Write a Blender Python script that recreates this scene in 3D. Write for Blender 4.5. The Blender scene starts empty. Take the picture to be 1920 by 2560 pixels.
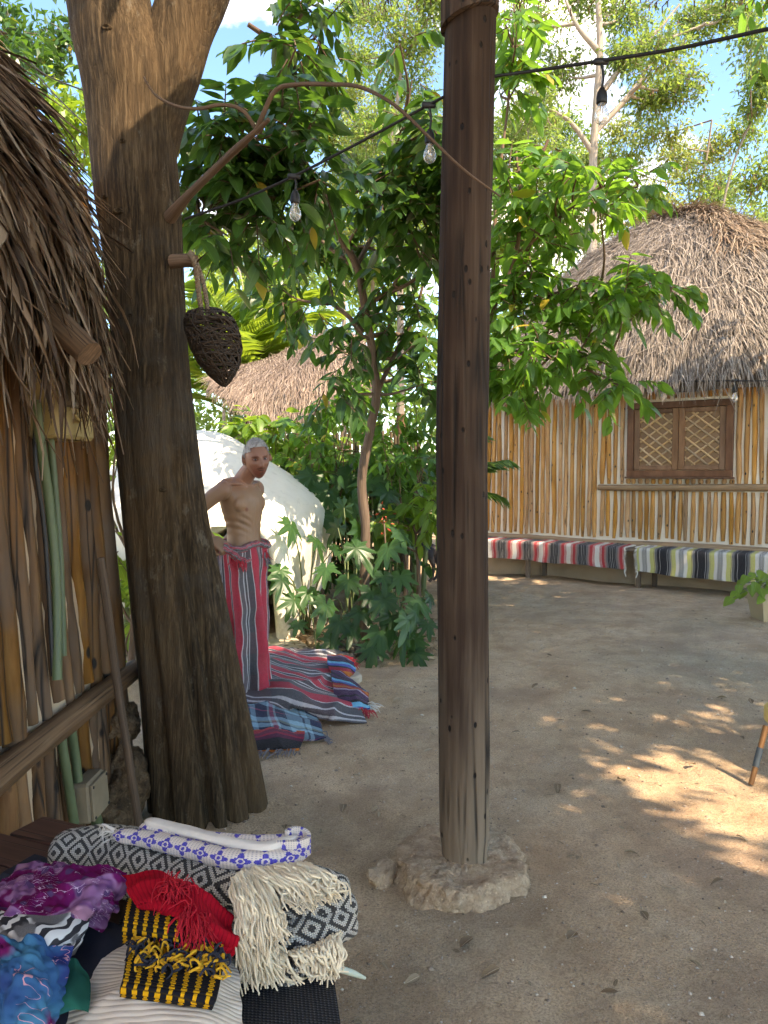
import bpy, math
import numpy as np
from mathutils import Vector, Matrix

# ------------------------------------------------------------------ camera, world, sun, exposure
SC = bpy.context.scene
COL = SC.collection
F, CX, CY, HC = 1900.0, 960.0, 1280.0, 1.5
TH = math.atan(100.0 / F)
cam_d = bpy.data.cameras.new("camera")
cam = bpy.data.objects.new("camera", cam_d)
COL.objects.link(cam)
cam.location = (0, 0, HC)
cam.rotation_euler = (math.pi / 2 - TH, 0, 0)
cam_d.sensor_fit = 'VERTICAL'
cam_d.sensor_height = 36.0
cam_d.lens = F / 2560.0 * 36.0
cam_d.clip_start = 0.05
cam_d.clip_end = 2000
SC.camera = cam

SUN = np.array([0.47, -0.42, 0.776]); SUN /= np.linalg.norm(SUN)     # towards the sun
sun_d = bpy.data.lights.new("sun", 'SUN')
sun_d.energy = 2.3
sun_d.angle = math.radians(0.53)
sun_d.color = (1.0, 0.965, 0.90)
sun = bpy.data.objects.new("sun", sun_d)
COL.objects.link(sun)
sun.location = (6, -6, 12)
sun.rotation_euler = Vector(SUN).to_track_quat('Z', 'Y').to_euler()

W = bpy.data.worlds.new("World")
SC.world = W
W.use_nodes = True
wn = W.node_tree
for n in list(wn.nodes): wn.nodes.remove(n)
out = wn.nodes.new('ShaderNodeOutputWorld')
bg = wn.nodes.new('ShaderNodeBackground')
sky = wn.nodes.new('ShaderNodeTexSky')
sky.sky_type = 'NISHITA'
sky.sun_disc = False
sky.sun_elevation = math.asin(SUN[2])
sky.sun_rotation = math.atan2(SUN[0], SUN[1])
sky.altitude = 1200
sky.air_density = 1.0
sky.dust_density = 0.0
sky.ozone_density = 5.0
tc = wn.nodes.new('ShaderNodeTexCoord')
mp = wn.nodes.new('ShaderNodeMapping')
mp.inputs['Location'].default_value = (0.6, 2.7, 0.0)
mp.inputs['Scale'].default_value = (1.0, 1.0, 1.5)
nz = wn.nodes.new('ShaderNodeTexNoise')
nz.inputs['Scale'].default_value = 2.1
nz.inputs['Detail'].default_value = 9
nz.inputs['Roughness'].default_value = 0.56
rp = wn.nodes.new('ShaderNodeValToRGB')
rp.color_ramp.elements[0].position = 0.53
rp.color_ramp.elements[1].position = 0.66
mx = wn.nodes.new('ShaderNodeMix'); mx.data_type = 'RGBA'
mx.inputs[7].default_value = (9.0, 8.8, 8.6, 1)
wn.links.new(tc.outputs['Generated'], mp.inputs['Vector'])
wn.links.new(mp.outputs[0], nz.inputs['Vector'])
wn.links.new(nz.outputs['Fac'], rp.inputs[0])
wn.links.new(rp.outputs[0], mx.inputs[0])
hs = wn.nodes.new('ShaderNodeHueSaturation'); hs.inputs['Saturation'].default_value = 1.12
wn.links.new(sky.outputs[0], hs.inputs['Color'])
wn.links.new(hs.outputs[0], mx.inputs[6])
wn.links.new(mx.outputs[2], bg.inputs[0])
bg.inputs[1].default_value = 0.115
wn.links.new(bg.outputs[0], out.inputs[0])

SC.view_settings.view_transform = 'Standard'
SC.view_settings.look = 'None'
SC.view_settings.exposure = 2.58
SC.view_settings.gamma = 1.0
SC.view_settings.use_curve_mapping = False
SC.view_settings.use_white_balance = True          # the phone balanced for the bluish open shade
SC.view_settings.white_balance_temperature = 9300
SC.view_settings.white_balance_tint = 14
SC.cycles.max_bounces = 4
SC.cycles.diffuse_bounces = 2
SC.cycles.transparent_max_bounces = 6
SC.cycles.sample_clamp_indirect = 8
SC.cycles.use_adaptive_sampling = True
SC.cycles.adaptive_threshold = 0.04

# ------------------------------------------------------------------ helpers
RNG = np.random.default_rng(7)
cT, sT = math.cos(TH), math.sin(TH)

def P(px, py, Y):
    """point seen at pixel (px, py) of the 1920x2560 photograph, at depth Y metres in front"""
    u = (px - CX) / F; v = (CY - py) / F
    t = Y / (v * sT + cT)
    return np.array([u * t, Y, HC + t * (v * cT - sT)])

def G(px, py, z=0.0):
    """point seen at pixel (px, py) on the level plane z"""
    u = (px - CX) / F; v = (CY - py) / F
    t = (z - HC) / (v * cT - sT)
    return np.array([u * t, t * (v * sT + cT), z])

ORG = {}

def norm(a):
    a = np.asarray(a, float)
    return a / (np.linalg.norm(a, axis=-1, keepdims=True) + 1e-12)

def cat(pts, n):
    """Catmull-Rom resampling to n points"""
    p = np.asarray(pts, float)
    if len(p) == 2:
        t = np.linspace(0, 1, n)[:, None]
        return p[0] * (1 - t) + p[1] * t
    q = np.vstack([2 * p[0] - p[1], p, 2 * p[-1] - p[-2]])
    d = np.r_[0, np.cumsum(np.linalg.norm(np.diff(p[:, :min(3, p.shape[1])], axis=0), axis=1) + 1e-9)]
    s = np.linspace(0, d[-1], n)
    i = np.clip(np.searchsorted(d, s, side='right') - 1, 0, len(p) - 2)
    t = ((s - d[i]) / (d[i + 1] - d[i]))[:, None]
    a, b, c, e = q[i], q[i + 1], q[i + 2], q[i + 3]
    return 0.5 * (2 * b + (c - a) * t + (2 * a - 5 * b + 4 * c - e) * t ** 2 + (3 * b - a - 3 * c + e) * t ** 3)

def vnoise(p, seed=0):
    """cheap smooth value noise in 3-D, -1..1"""
    p = np.asarray(p, float)
    i = np.floor(p).astype(np.int64); f = p - i
    f = f * f * (3 - 2 * f)
    def h(ix, iy, iz):
        n = (ix * 374761393 + iy * 668265263 + iz * 2147483647 + seed * 974711) & 0x7fffffff
        n = ((n ^ (n >> 13)) * 1274126177) & 0x7fffffff
        return ((n ^ (n >> 16)) & 0xffff) / 32767.5 - 1
    r = 0
    for dx in (0, 1):
        for dy in (0, 1):
            for dz in (0, 1):
                w = (f[..., 0] if dx else 1 - f[..., 0]) * (f[..., 1] if dy else 1 - f[..., 1]) * (f[..., 2] if dz else 1 - f[..., 2])
                r = r + w * h(i[..., 0] + dx, i[..., 1] + dy, i[..., 2] + dz)
    return r

def fbm(p, seed=0, oct=3):
    p = np.asarray(p, float); r = 0; a = 1.0
    for k in range(oct):
        r = r + a * vnoise(p * 2 ** k, seed + k); a *= 0.5
    return r

class MB:
    def __init__(s):
        s.v = []; s.uv = []; s.r = []; s.q = []; s.t = []; s.qm = []; s.tm = []; s.n = 0
    def add(s, v, f, uv=None, rnd=0.0, mi=0):
        v = np.asarray(v, float).reshape(-1, 3); m = len(v)
        s.v.append(v)
        s.uv.append(np.zeros((m, 2)) if uv is None else np.asarray(uv, float).reshape(-1, 2))
        s.r.append(np.full(m, rnd) if np.isscalar(rnd) else np.asarray(rnd, float))
        if isinstance(f, np.ndarray):
            groups = [f]
        else:
            groups = [np.array([x for x in f if len(x) == k]) for k in (3, 4)]
        for g in groups:
            if len(g) == 0: continue
            if g.shape[1] == 4: s.q.append(g + s.n); s.qm.append(np.full(len(g), mi))
            else: s.t.append(g + s.n); s.tm.append(np.full(len(g), mi))
        s.n += m
        return s
    def mesh(s, name, mats, org, smooth=True):
        v = np.vstack(s.v) - np.asarray(org, float); uv = np.vstack(s.uv); r = np.concatenate(s.r)
        q = np.vstack(s.q) if s.q else np.zeros((0, 4), int); t = np.vstack(s.t) if s.t else np.zeros((0, 3), int)
        me = bpy.data.meshes.new(name)
        me.vertices.add(len(v)); me.vertices.foreach_set('co', v.astype(np.float32).ravel())
        lv = np.concatenate([q.ravel(), t.ravel()]).astype(np.int32)
        me.loops.add(len(lv)); me.loops.foreach_set('vertex_index', lv)
        npol = len(q) + len(t)
        me.polygons.add(npol)
        st = np.concatenate([np.arange(len(q)) * 4, len(q) * 4 + np.arange(len(t)) * 3]).astype(np.int32)
        me.polygons.foreach_set('loop_start', st)
        me.polygons.foreach_set('loop_total', np.r_[np.full(len(q), 4), np.full(len(t), 3)].astype(np.int32))
        mi = np.concatenate((s.qm + s.tm)) if npol else np.zeros(0)
        mi = np.concatenate([np.concatenate(s.qm) if s.qm else np.zeros(0, int), np.concatenate(s.tm) if s.tm else np.zeros(0, int)])
        me.polygons.foreach_set('material_index', mi.astype(np.int32))
        me.polygons.foreach_set('use_smooth', np.full(npol, bool(smooth)))
        for m in (mats if isinstance(mats, (list, tuple)) else [mats]): me.materials.append(m)
        me.update(calc_edges=True)
        ul = me.uv_layers.new(name='UVMap')
        ul.data.foreach_set('uv', uv[lv].astype(np.float32).ravel())
        a = me.attributes.new('rnd', 'FLOAT', 'POINT'); a.data.foreach_set('value', r.astype(np.float32))
        me.validate()
        return me
    def build(s, name, mats, parent=None, org=None, smooth=True, **tags):
        v = np.vstack(s.v)
        if org is None:
            if parent is not None: org = ORG[parent]
            else: org = np.array([v[:, 0].mean(), v[:, 1].mean(), v[:, 2].min()])
        o = bpy.data.objects.new(name, s.mesh(name, mats, org, smooth))
        link(o, parent, org)
        return tag(o, **tags) if tags else o

def link(o, parent=None, org=(0, 0, 0)):
    COL.objects.link(o)
    org = np.asarray(org, float)
    ORG[o] = org
    if parent is not None:
        o.parent = parent
        o.location = org - ORG[parent]
    else:
        o.location = org
    return o

def tag(o, label=None, cat=None, group=None, kind=None):
    if label: o['label'] = label
    if cat: o['category'] = cat
    if group: o['group'] = group
    if kind: o['kind'] = kind
    return o

def thing(name, label, cat, org, group=None):
    o = bpy.data.objects.new(name, None)
    o.empty_display_size = 0.1
    link(o, None, org)
    return tag(o, label, cat, group)

def inst(name, me, parent, M, world_org):
    """object sharing mesh me with 3x3 basis M (columns) at world_org, child of an unrotated parent"""
    o = bpy.data.objects.new(name, me)
    COL.objects.link(o)
    w = np.asarray(world_org, float); ORG[o] = w
    l = w - ORG[parent] if parent is not None else w
    if parent is not None: o.parent = parent
    m4 = Matrix([[M[0][0], M[0][1], M[0][2], l[0]], [M[1][0], M[1][1], M[1][2], l[1]], [M[2][0], M[2][1], M[2][2], l[2]], [0, 0, 0, 1]])
    o.matrix_local = m4
    return o

def frames(p):
    p = np.asarray(p, float)
    t = norm(np.gradient(p, axis=0))
    ref = np.array([0, 1.0, 0]) if abs(t[0][1]) < 0.9 else np.array([1.0, 0, 0])
    a = np.zeros_like(p)
    a[0] = norm(ref - t[0] * (ref @ t[0]))
    for i in range(1, len(p)):
        x = a[i - 1] - t[i] * (a[i - 1] @ t[i])
        a[i] = norm(x)
    return t, a, np.cross(t, a)

def tube(mb, pts, rad, seg=8, caps=True, wob=0.0, seed=0, rnd=0.0, mi=0, flat=1.0, capmi=None, wf=6.0):
    p = np.asarray(pts, float); n = len(p)
    r = np.full(n, rad) if np.isscalar(rad) else np.interp(np.linspace(0, 1, n), np.linspace(0, 1, len(rad)), rad)
    t, a, b = frames(p)
    th = np.linspace(0, 2 * np.pi, seg + 1)
    ca, sa = np.cos(th), np.sin(th)
    d = ca[None, :, None] * a[:, None, :] + sa[None, :, None] * b[:, None, :] * flat
    rr = np.repeat(r[:, None], seg + 1, 1)
    L = np.r_[0, np.cumsum(np.linalg.norm(np.diff(p, axis=0), axis=1))]
    if wob:
        q = np.stack([ca[None, :] * 1.3 + 0 * L[:, None], sa[None, :] * 1.3 + 0 * L[:, None], np.repeat(L[:, None] * wf, seg + 1, 1)], -1)
        rr = rr * (1 + wob * vnoise(q + seed * 7.31, seed))
    v = p[:, None, :] + d * rr[..., None]
    idx = np.arange(n * (seg + 1)).reshape(n, seg + 1)
    f = np.stack([idx[:-1, :-1], idx[:-1, 1:], idx[1:, 1:], idx[1:, :-1]], -1).reshape(-1, 4)
    uv = np.stack([np.repeat(np.linspace(0, 1, seg + 1)[None], n, 0), np.repeat(L[:, None], seg + 1, 1)], -1)
    mb.add(v, f, uv, rnd, mi)
    if caps:
        for e, flip in ((0, True), (n - 1, False)):
            cv = np.vstack([v[e, :-1], p[e]]); k = seg
            tr = [(i, (i + 1) % k, k) if not flip else ((i + 1) % k, i, k) for i in range(k)]
            mb.add(cv, np.array(tr), np.c_[0.5 + 0.5 * np.r_[ca[:-1], 0], 0.5 + 0.5 * np.r_[sa[:-1], 0]], rnd, mi if capmi is None else capmi)
    return mb

def grid(mb, pos, uv=None, rnd=0.0, mi=0, thick=0.0, closed_u=False):
    """pos (n,m,3) surface; optional thickness"""
    n, m = pos.shape[:2]
    idx = np.arange(n * m).reshape(n, m)
    f = np.stack([idx[:-1, :-1], idx[:-1, 1:], idx[1:, 1:], idx[1:, :-1]], -1).reshape(-1, 4)
    if uv is None:
        uv = np.stack(np.meshgrid(np.linspace(0, 1, m), np.linspace(0, 1, n)), -1)
    if thick:
        du = np.gradient(pos, axis=1); dv = np.gradient(pos, axis=0)
        nr = norm(np.cross(du, dv))
        top = pos + nr * thick * 0.5; bot = pos - nr * thick * 0.5
        mb.add(top, f, uv, rnd, mi)
        mb.add(bot, f[:, ::-1], uv, rnd, mi)
        for e in (idx[0], idx[-1][::-1], idx[:, 0][::-1], idx[:, -1]):
            a = top.reshape(-1, 3)[e]; b = bot.reshape(-1, 3)[e]; k = len(e)
            fe = np.array([(i, i + 1, k + i + 1, k + i) for i in range(k - 1)])
            mb.add(np.vstack([a, b]), fe[:, ::-1], np.vstack([uv.reshape(-1, 2)[e]] * 2), rnd, mi)
    else:
        mb.add(pos, f, uv, rnd, mi)
    return mb

def box(mb, c, size, R=None, bev=0.0, rnd=0.0, mi=0, jit=0.0, rng=RNG):
    """box with chamfered edges: c centre, size full lengths, R 3x3 columns"""
    h = np.asarray(size, float) / 2
    b = min(bev, h.min() * 0.45)
    R = np.eye(3) if R is None else np.asarray(R, float)
    if b <= 0:
        v = np.array([[x, y, z] for x in (-1, 1) for y in (-1, 1) for z in (-1, 1)]) * h
        f = np.array([(0, 1, 3, 2), (4, 6, 7, 5), (0, 4, 5, 1), (2, 3, 7, 6), (0, 2, 6, 4), (1, 5, 7, 3)])
        nf = [(-1, 0, 0), (1, 0, 0), (0, -1, 0), (0, 1, 0), (0, 0, -1), (0, 0, 1)]
        vv = []; ff = []; uvs = []
        for k, q in enumerate(f):
            p = v[q]; ax = [i for i in range(3) if nf[k][i] == 0]
            ax.sort(key=lambda i: h[i])
            vv.append(p); ff.append(np.arange(4) + 4 * k); uvs.append(p[:, ax])
        vv = np.vstack(vv)
        mb.add(np.asarray(c) + vv @ R.T, np.array(ff), np.vstack(uvs), rnd, mi)
        return mb
    vs = []; fs = []
    sg = (-1, 1)
    key = {}
    for x in sg:
        for y in sg:
            for z in sg:
                s = np.array([x, y, z])
                for ax in range(3):
                    p = s * (h - b); p[ax] = s[ax] * h[ax]
                    key[(x, y, z, ax)] = len(vs); vs.append(p)
    for ax in range(3):
        o = [i for i in range(3) if i != ax]
        for s in sg:
            q = []
            for a_, b_ in ((-1, -1), (1, -1), (1, 1), (-1, 1)):
                k = [0, 0, 0]; k[ax] = s; k[o[0]] = a_; k[o[1]] = b_
                q.append(key[(k[0], k[1], k[2], ax)])
            if (s > 0) != (ax == 1): fs.append(tuple(q))
            else: fs.append(tuple(q[::-1]))
    for ax in range(3):
        o = [i for i in range(3) if i != ax]
        for a_ in sg:
            for b_ in sg:
                k = [[0, 0, 0], [0, 0, 0]]
                for j, e in enumerate(sg):
                    k[j][ax] = e; k[j][o[0]] = a_; k[j][o[1]] = b_
                q = [key[(*k[0], o[0])], key[(*k[1], o[0])], key[(*k[1], o[1])], key[(*k[0], o[1])]]
                p = np.array([vs[i] for i in q]); nn = np.cross(p[1] - p[0], p[2] - p[0])
                fs.append(tuple(q) if nn @ p.mean(0) > 0 else tuple(q[::-1]))
    for x in sg:
        for y in sg:
            for z in sg:
                q = [key[(x, y, z, a_)] for a_ in range(3)]
                p = np.array([vs[i] for i in q]); nn = np.cross(p[1] - p[0], p[2] - p[0])
                fs.append(tuple(q) if nn @ p.mean(0) > 0 else tuple(q[::-1]))
    v = np.array(vs)
    if jit: v = v + rng.normal(0, jit, v.shape)
    L = int(np.argmax(h)); o = [i for i in range(3) if i != L]
    uv = np.c_[v[:, o[0]] + v[:, o[1]], v[:, L]]
    mb.add(np.asarray(c) + v @ R.T, fs, uv, rnd, mi)
    return mb

def rotz(a):
    c, s = math.cos(a), math.sin(a)
    return np.array([[c, -s, 0], [s, c, 0], [0, 0, 1.0]])

def basis(d, n):
    """columns side, dir, normal"""
    d = norm(d); s = norm(np.cross(d, n)); n2 = np.cross(s, d)
    return np.stack([s, d, n2], -1)

def scatter(mb, tv, tf, tuv, org, M, scale, rnd):
    """copies of a template: org (N,3), M (N,3,3) columns side/dir/normal, scale (N,) or (N,3)"""
    N = len(org); k = len(tv)
    sc = np.asarray(scale, float)
    if sc.ndim == 1: sc = np.repeat(sc[:, None], 3, 1)
    v = np.einsum('nij,nkj->nki', M, tv[None] * sc[:, None, :]) + org[:, None, :]
    f = (tf[None] + (np.arange(N) * k)[:, None, None]).reshape(-1, tf.shape[1])
    mb.add(v.reshape(-1, 3), f, np.tile(tuv, (N, 1)), np.repeat(rnd, k))
    return mb

# ------------------------------------------------------------------ materials
class NT:
    def __init__(s, name):
        s.m = bpy.data.materials.new(name); s.m.use_nodes = True
        s.t = s.m.node_tree
        for n in list(s.t.nodes): s.t.nodes.remove(n)
        s.out = s.t.nodes.new('ShaderNodeOutputMaterial')
    def set(s, sock, v):
        if isinstance(v, bpy.types.NodeSocket): s.t.links.new(v, sock)
        elif v is not None:
            try: sock.default_value = v
            except Exception:
                sock.default_value = (*v, 1) if len(v) == 3 else v
    def n(s, typ, out=0, ins=None, **at):
        nd = s.t.nodes.new('ShaderNode' + typ)
        for k, v in at.items(): setattr(nd, k, v)
        for k, v in (ins or {}).items(): s.set(nd.inputs[k], v)
        return nd.outputs[out]
    def uv(s): return s.n('UVMap', uv_map='UVMap')
    def obj(s): return s.n('TexCoord', 'Object')
    def pos(s): return s.n('NewGeometry', 'Position')
    def map(s, v, sc=(1, 1, 1), loc=(0, 0, 0), rot=(0, 0, 0)):
        return s.n('Mapping', 0, {'Vector': v, 'Scale': sc, 'Location': loc, 'Rotation': rot})
    def noise(s, v, scale=5, det=4, rough=0.55, out='Fac', dist=0):
        return s.n('TexNoise', out, {'Vector': v, 'Scale': scale, 'Detail': det, 'Roughness': rough, 'Distortion': dist})
    def vor(s, v, scale=5, feature='F1', out='Distance', rand=1.0):
        return s.n('TexVoronoi', out, {'Vector': v, 'Scale': scale, 'Randomness': rand}, feature=feature)
    def rnd(s): return s.n('Attribute', 'Fac', attribute_name='rnd')
    def orand(s): return s.n('ObjectInfo', 'Random')
    def anyrnd(s):
        return s.math('FRACT', s.math('ADD', s.rnd(), s.orand()))
    def math(s, op, a, b=None, c=None, clamp=False):
        i = {0: a}
        if b is not None: i[1] = b
        if c is not None: i[2] = c
        return s.n('Math', 0, i, operation=op, use_clamp=clamp)
    def mix(s, f, a, b, mode='MIX'):
        nd = s.t.nodes.new('ShaderNodeMix'); nd.data_type = 'RGBA'; nd.blend_type = mode; nd.clamp_factor = True
        s.set(nd.inputs[0], f); s.set(nd.inputs[6], a); s.set(nd.inputs[7], b)
        return nd.outputs[2]
    def ramp(s, f, stops, interp='LINEAR'):
        nd = s.t.nodes.new('ShaderNodeValToRGB'); r = nd.color_ramp; r.interpolation = interp
        while len(r.elements) < len(stops): r.elements.new(0.5)
        for e, (p, c) in zip(r.elements, stops):
            e.position = p
            if np.isscalar(c): c = (c, c, c)
            e.color = (*c, 1) if len(c) == 3 else c
        s.set(nd.inputs[0], f)
        return nd.outputs[0]
    def sep(s, v):
        nd = s.t.nodes.new('ShaderNodeSeparateXYZ'); s.set(nd.inputs[0], v); return nd.outputs
    def comb(s, x, y, z=0.0): return s.n('CombineXYZ', 0, {0: x, 1: y, 2: z})
    def bump(s, h, st=0.5, d=0.01, nrm=None):
        i = {'Height': h, 'Strength': st, 'Distance': d}
        if nrm is not None: i['Normal'] = nrm
        return s.n('Bump', 0, i)
    def hsv(s, c, h=0.5, sa=1.0, v=1.0): return s.n('HueSaturation', 0, {'Color': c, 'Hue': h, 'Saturation': sa, 'Value': v})
    def pbr(s, col, rough=0.7, nrm=None, spec=0.35, **kw):
        i = {'Base Color': col, 'Roughness': rough, 'Specular IOR Level': spec}
        if nrm is not None: i['Normal'] = nrm
        i.update(kw)
        sh = s.n('BsdfPrincipled', 0, i)
        s.t.links.new(sh, s.out.inputs[0])
        return s.m
    def leafy(s, col, tcol, rough=0.4, tr=0.4, nrm=None, spec=0.4):
        i = {'Base Color': col, 'Roughness': rough, 'Specular IOR Level': spec}
        if nrm is not None: i['Normal'] = nrm
        a = s.n('BsdfPrincipled', 0, i)
        b = s.n('BsdfTranslucent', 0, {'Color': tcol})
        m = s.n('MixShader', 0, {0: tr, 1: a, 2: b})
        s.t.links.new(m, s.out.inputs[0])
        return s.m

def m_leaf(name, dark, light, trans, rough=0.38, tr=0.4, vein=True, spec=0.4, yellow=0.0):
    t = NT(name)
    r = t.anyrnd()
    c = t.mix(r, dark, light)
    x, y, z = t.sep(t.uv())
    if vein:
        mid = t.math('LESS_THAN', t.math('ABSOLUTE', t.math('SUBTRACT', x, 0.5)), 0.035)
        side = t.n('TexWave', 'Fac', {'Vector': t.comb(t.math('ABSOLUTE', t.math('SUBTRACT', x, 0.5)), t.math('SUBTRACT', y, t.math('MULTIPLY', t.math('ABSOLUTE', t.math('SUBTRACT', x, 0.5)), 0.5))), 'Scale': 3.2, 'Distortion': 0.3}, bands_direction='Y')
        c = t.mix(t.math('MULTIPLY', t.math('GREATER_THAN', side, 0.9), 0.22), c, light)
        c = t.mix(t.math('MULTIPLY', mid, 0.6), c, [min(1, v * 2.0) for v in light])
    c = t.mix(t.math('MULTIPLY', t.noise(t.pos(), 9, 2), 0.35), c, [v * 0.55 for v in dark])
    if yellow:
        c = t.mix(t.math('GREATER_THAN', t.math('FRACT', t.math('MULTIPLY', r, 17.3)), 1 - yellow), c, (0.42, 0.30, 0.05))
    return t.leafy(c, t.mix(r, trans, [v * 1.25 for v in trans]), rough, tr, None, spec)

def m_wood(name, stops, grain=(18, 18, 1.6), rough=0.75, bump=0.35, holes=0.0, crack=0.0, bscale=1.0, use='obj', weather=None, dist=0.004, bounce_tint=None):
    """weathered round wood; grain runs along the object's Z unless mapping by uv"""
    t = NT(name)
    if use == 'uv':
        x, y, z = t.sep(t.uv())
        r2 = t.math('MULTIPLY', x, 6.2832)
        base = t.comb(t.math('MULTIPLY', t.math('COSINE', r2), 0.16), t.math('MULTIPLY', t.math('SINE', r2), 0.16), y)
    else: base = t.obj()
    base = t.n('VectorMath', 0, {0: base, 1: t.comb(t.math('MULTIPLY', t.anyrnd(), 31.0), t.math('MULTIPLY', t.anyrnd(), 17.0), 0.0)}, operation='ADD')
    g = t.noise(t.map(base, grain), 1.0 * bscale, 6, 0.6)
    g2 = t.noise(base, 3.0, 3, 0.5)
    c = t.ramp(t.math('ADD', t.math('MULTIPLY', g, 0.7), t.math('MULTIPLY', g2, 0.3)), stops)
    c = t.hsv(c, 0.5, t.math('ADD', 0.85, t.math('MULTIPLY', t.anyrnd(), 0.3)), t.math('ADD', 0.72, t.math('MULTIPLY', t.math('FRACT', t.math('MULTIPLY', t.anyrnd(), 7.7)), 0.55)))
    h = g
    if bounce_tint:       # bounced light painted into the foot: paler tan downwards, broken by noise
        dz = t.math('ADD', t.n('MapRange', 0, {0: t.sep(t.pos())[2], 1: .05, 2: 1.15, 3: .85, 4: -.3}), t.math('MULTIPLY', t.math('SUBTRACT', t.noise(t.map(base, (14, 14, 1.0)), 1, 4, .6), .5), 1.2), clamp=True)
        c = t.mix(t.math('MULTIPLY', dz, .75), c, bounce_tint)
    if weather:
        c = t.mix(t.ramp(t.noise(base, 1.7, 4), [(0.45, 0.0), (0.7, 1.0)]), c, weather)
    if crack:
        cr = t.vor(t.map(base, (grain[0] * 0.55, grain[1] * 0.55, 0.55)), 1.0, 'DISTANCE_TO_EDGE')
        cm = t.ramp(cr, [(0.0, 1.0), (0.05 * crack, 0.0)])
        cm = t.math('MULTIPLY', cm, t.ramp(t.noise(t.map(base, (4, 4, 1.5)), 1, 2), [(0.42, 0.0), (0.56, 1.0)]))
        c = t.mix(cm, c, (0.012, 0.009, 0.007))
        h = t.math('SUBTRACT', h, t.math('MULTIPLY', cm, 1.2))
    if holes:
        hv = t.vor(t.map(base, (1, 1, 0.55)), holes, 'F1')
        hm = t.ramp(hv, [(0.10, 1.0), (0.15, 0.0)])
        c = t.mix(hm, c, (0.012, 0.009, 0.007))
        h = t.math('SUBTRACT', h, hm)
    return t.pbr(c, rough, t.bump(h, bump, dist), 0.25)

def m_plain(name, col, rough=0.6, var=0.25, scale=8, bump=0.2, metal=0.0, spec=0.35, dist=0.003):
    t = NT(name)
    n = t.noise(t.obj(), scale, 5, 0.6)
    c = t.mix(n, [v * (1 - var) for v in col], [min(1, v * (1 + var)) for v in col])
    return t.pbr(c, rough, t.bump(t.noise(t.obj(), scale * 6, 3), bump, dist), spec, **({'Metallic': metal} if metal else {}))

def m_stripes(name, period, stops, axis='x', fuzz=0.004, weave=260.0, cross=None, rough=0.95, bump=0.35, bands=None):
    """woven cloth: repeating stripes over one UV axis (metres), yarn relief"""
    t = NT(name)
    x, y, z = t.sep(t.uv())
    if axis == 'y': x, y = y, x
    xx = t.math('ADD', x, t.math('MULTIPLY', t.math('SUBTRACT', t.noise(t.uv(), 300, 2), 0.5), fuzz))
    u = t.math('FRACT', t.math('DIVIDE', xx, period))
    c = t.ramp(u, stops, 'CONSTANT')
    if cross:
        v = t.math('FRACT', t.math('DIVIDE', y, cross[0]))
        c2 = t.ramp(v, cross[1], 'CONSTANT')
        c = t.mix(cross[2], c, c2)
    if bands:
        bx, by, per, ca, cb = bands
        inb = t.math('MULTIPLY', t.math('GREATER_THAN', u, bx), t.math('LESS_THAN', u, by))
        q = t.math('DIVIDE', t.math('SUBTRACT', u, (bx + by) / 2), (by - bx) / 2)
        w = t.math('MULTIPLY', t.math('ABSOLUTE', t.math('SUBTRACT', t.math('FRACT', t.math('DIVIDE', y, per)), 0.5)), 2.0)
        dd = t.math('ABSOLUTE', t.math('SUBTRACT', t.math('ADD', t.math('ABSOLUTE', q), w), 0.95))
        on = t.math('LESS_THAN', t.math('ABSOLUTE', t.math('SUBTRACT', dd, 0.38)), 0.2)
        c = t.mix(inb, c, t.mix(on, ca, cb))
    flk = t.noise(t.uv(), 420, 2, 0.7)
    c = t.mix(t.math('MULTIPLY', t.ramp(flk, [(0.5, 0.0), (0.75, 1.0)]), 0.22), c, (0.55, 0.53, 0.5))
    c = t.mix(t.math('MULTIPLY', t.noise(t.uv(), 60, 3), 0.45), c, (0.02, 0.018, 0.02))
    wv = t.math('MULTIPLY', t.math('SINE', t.math('MULTIPLY', x, weave * 6.28 / 2)), t.math('SINE', t.math('MULTIPLY', y, weave * 6.28 / 2)))
    h = t.math('ADD', wv, t.math('MULTIPLY', t.noise(t.uv(), 180, 3), 1.5))
    return t.pbr(c, rough, t.bump(h, bump, 0.002), 0.1, **{'Sheen Weight': 0.05})
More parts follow.
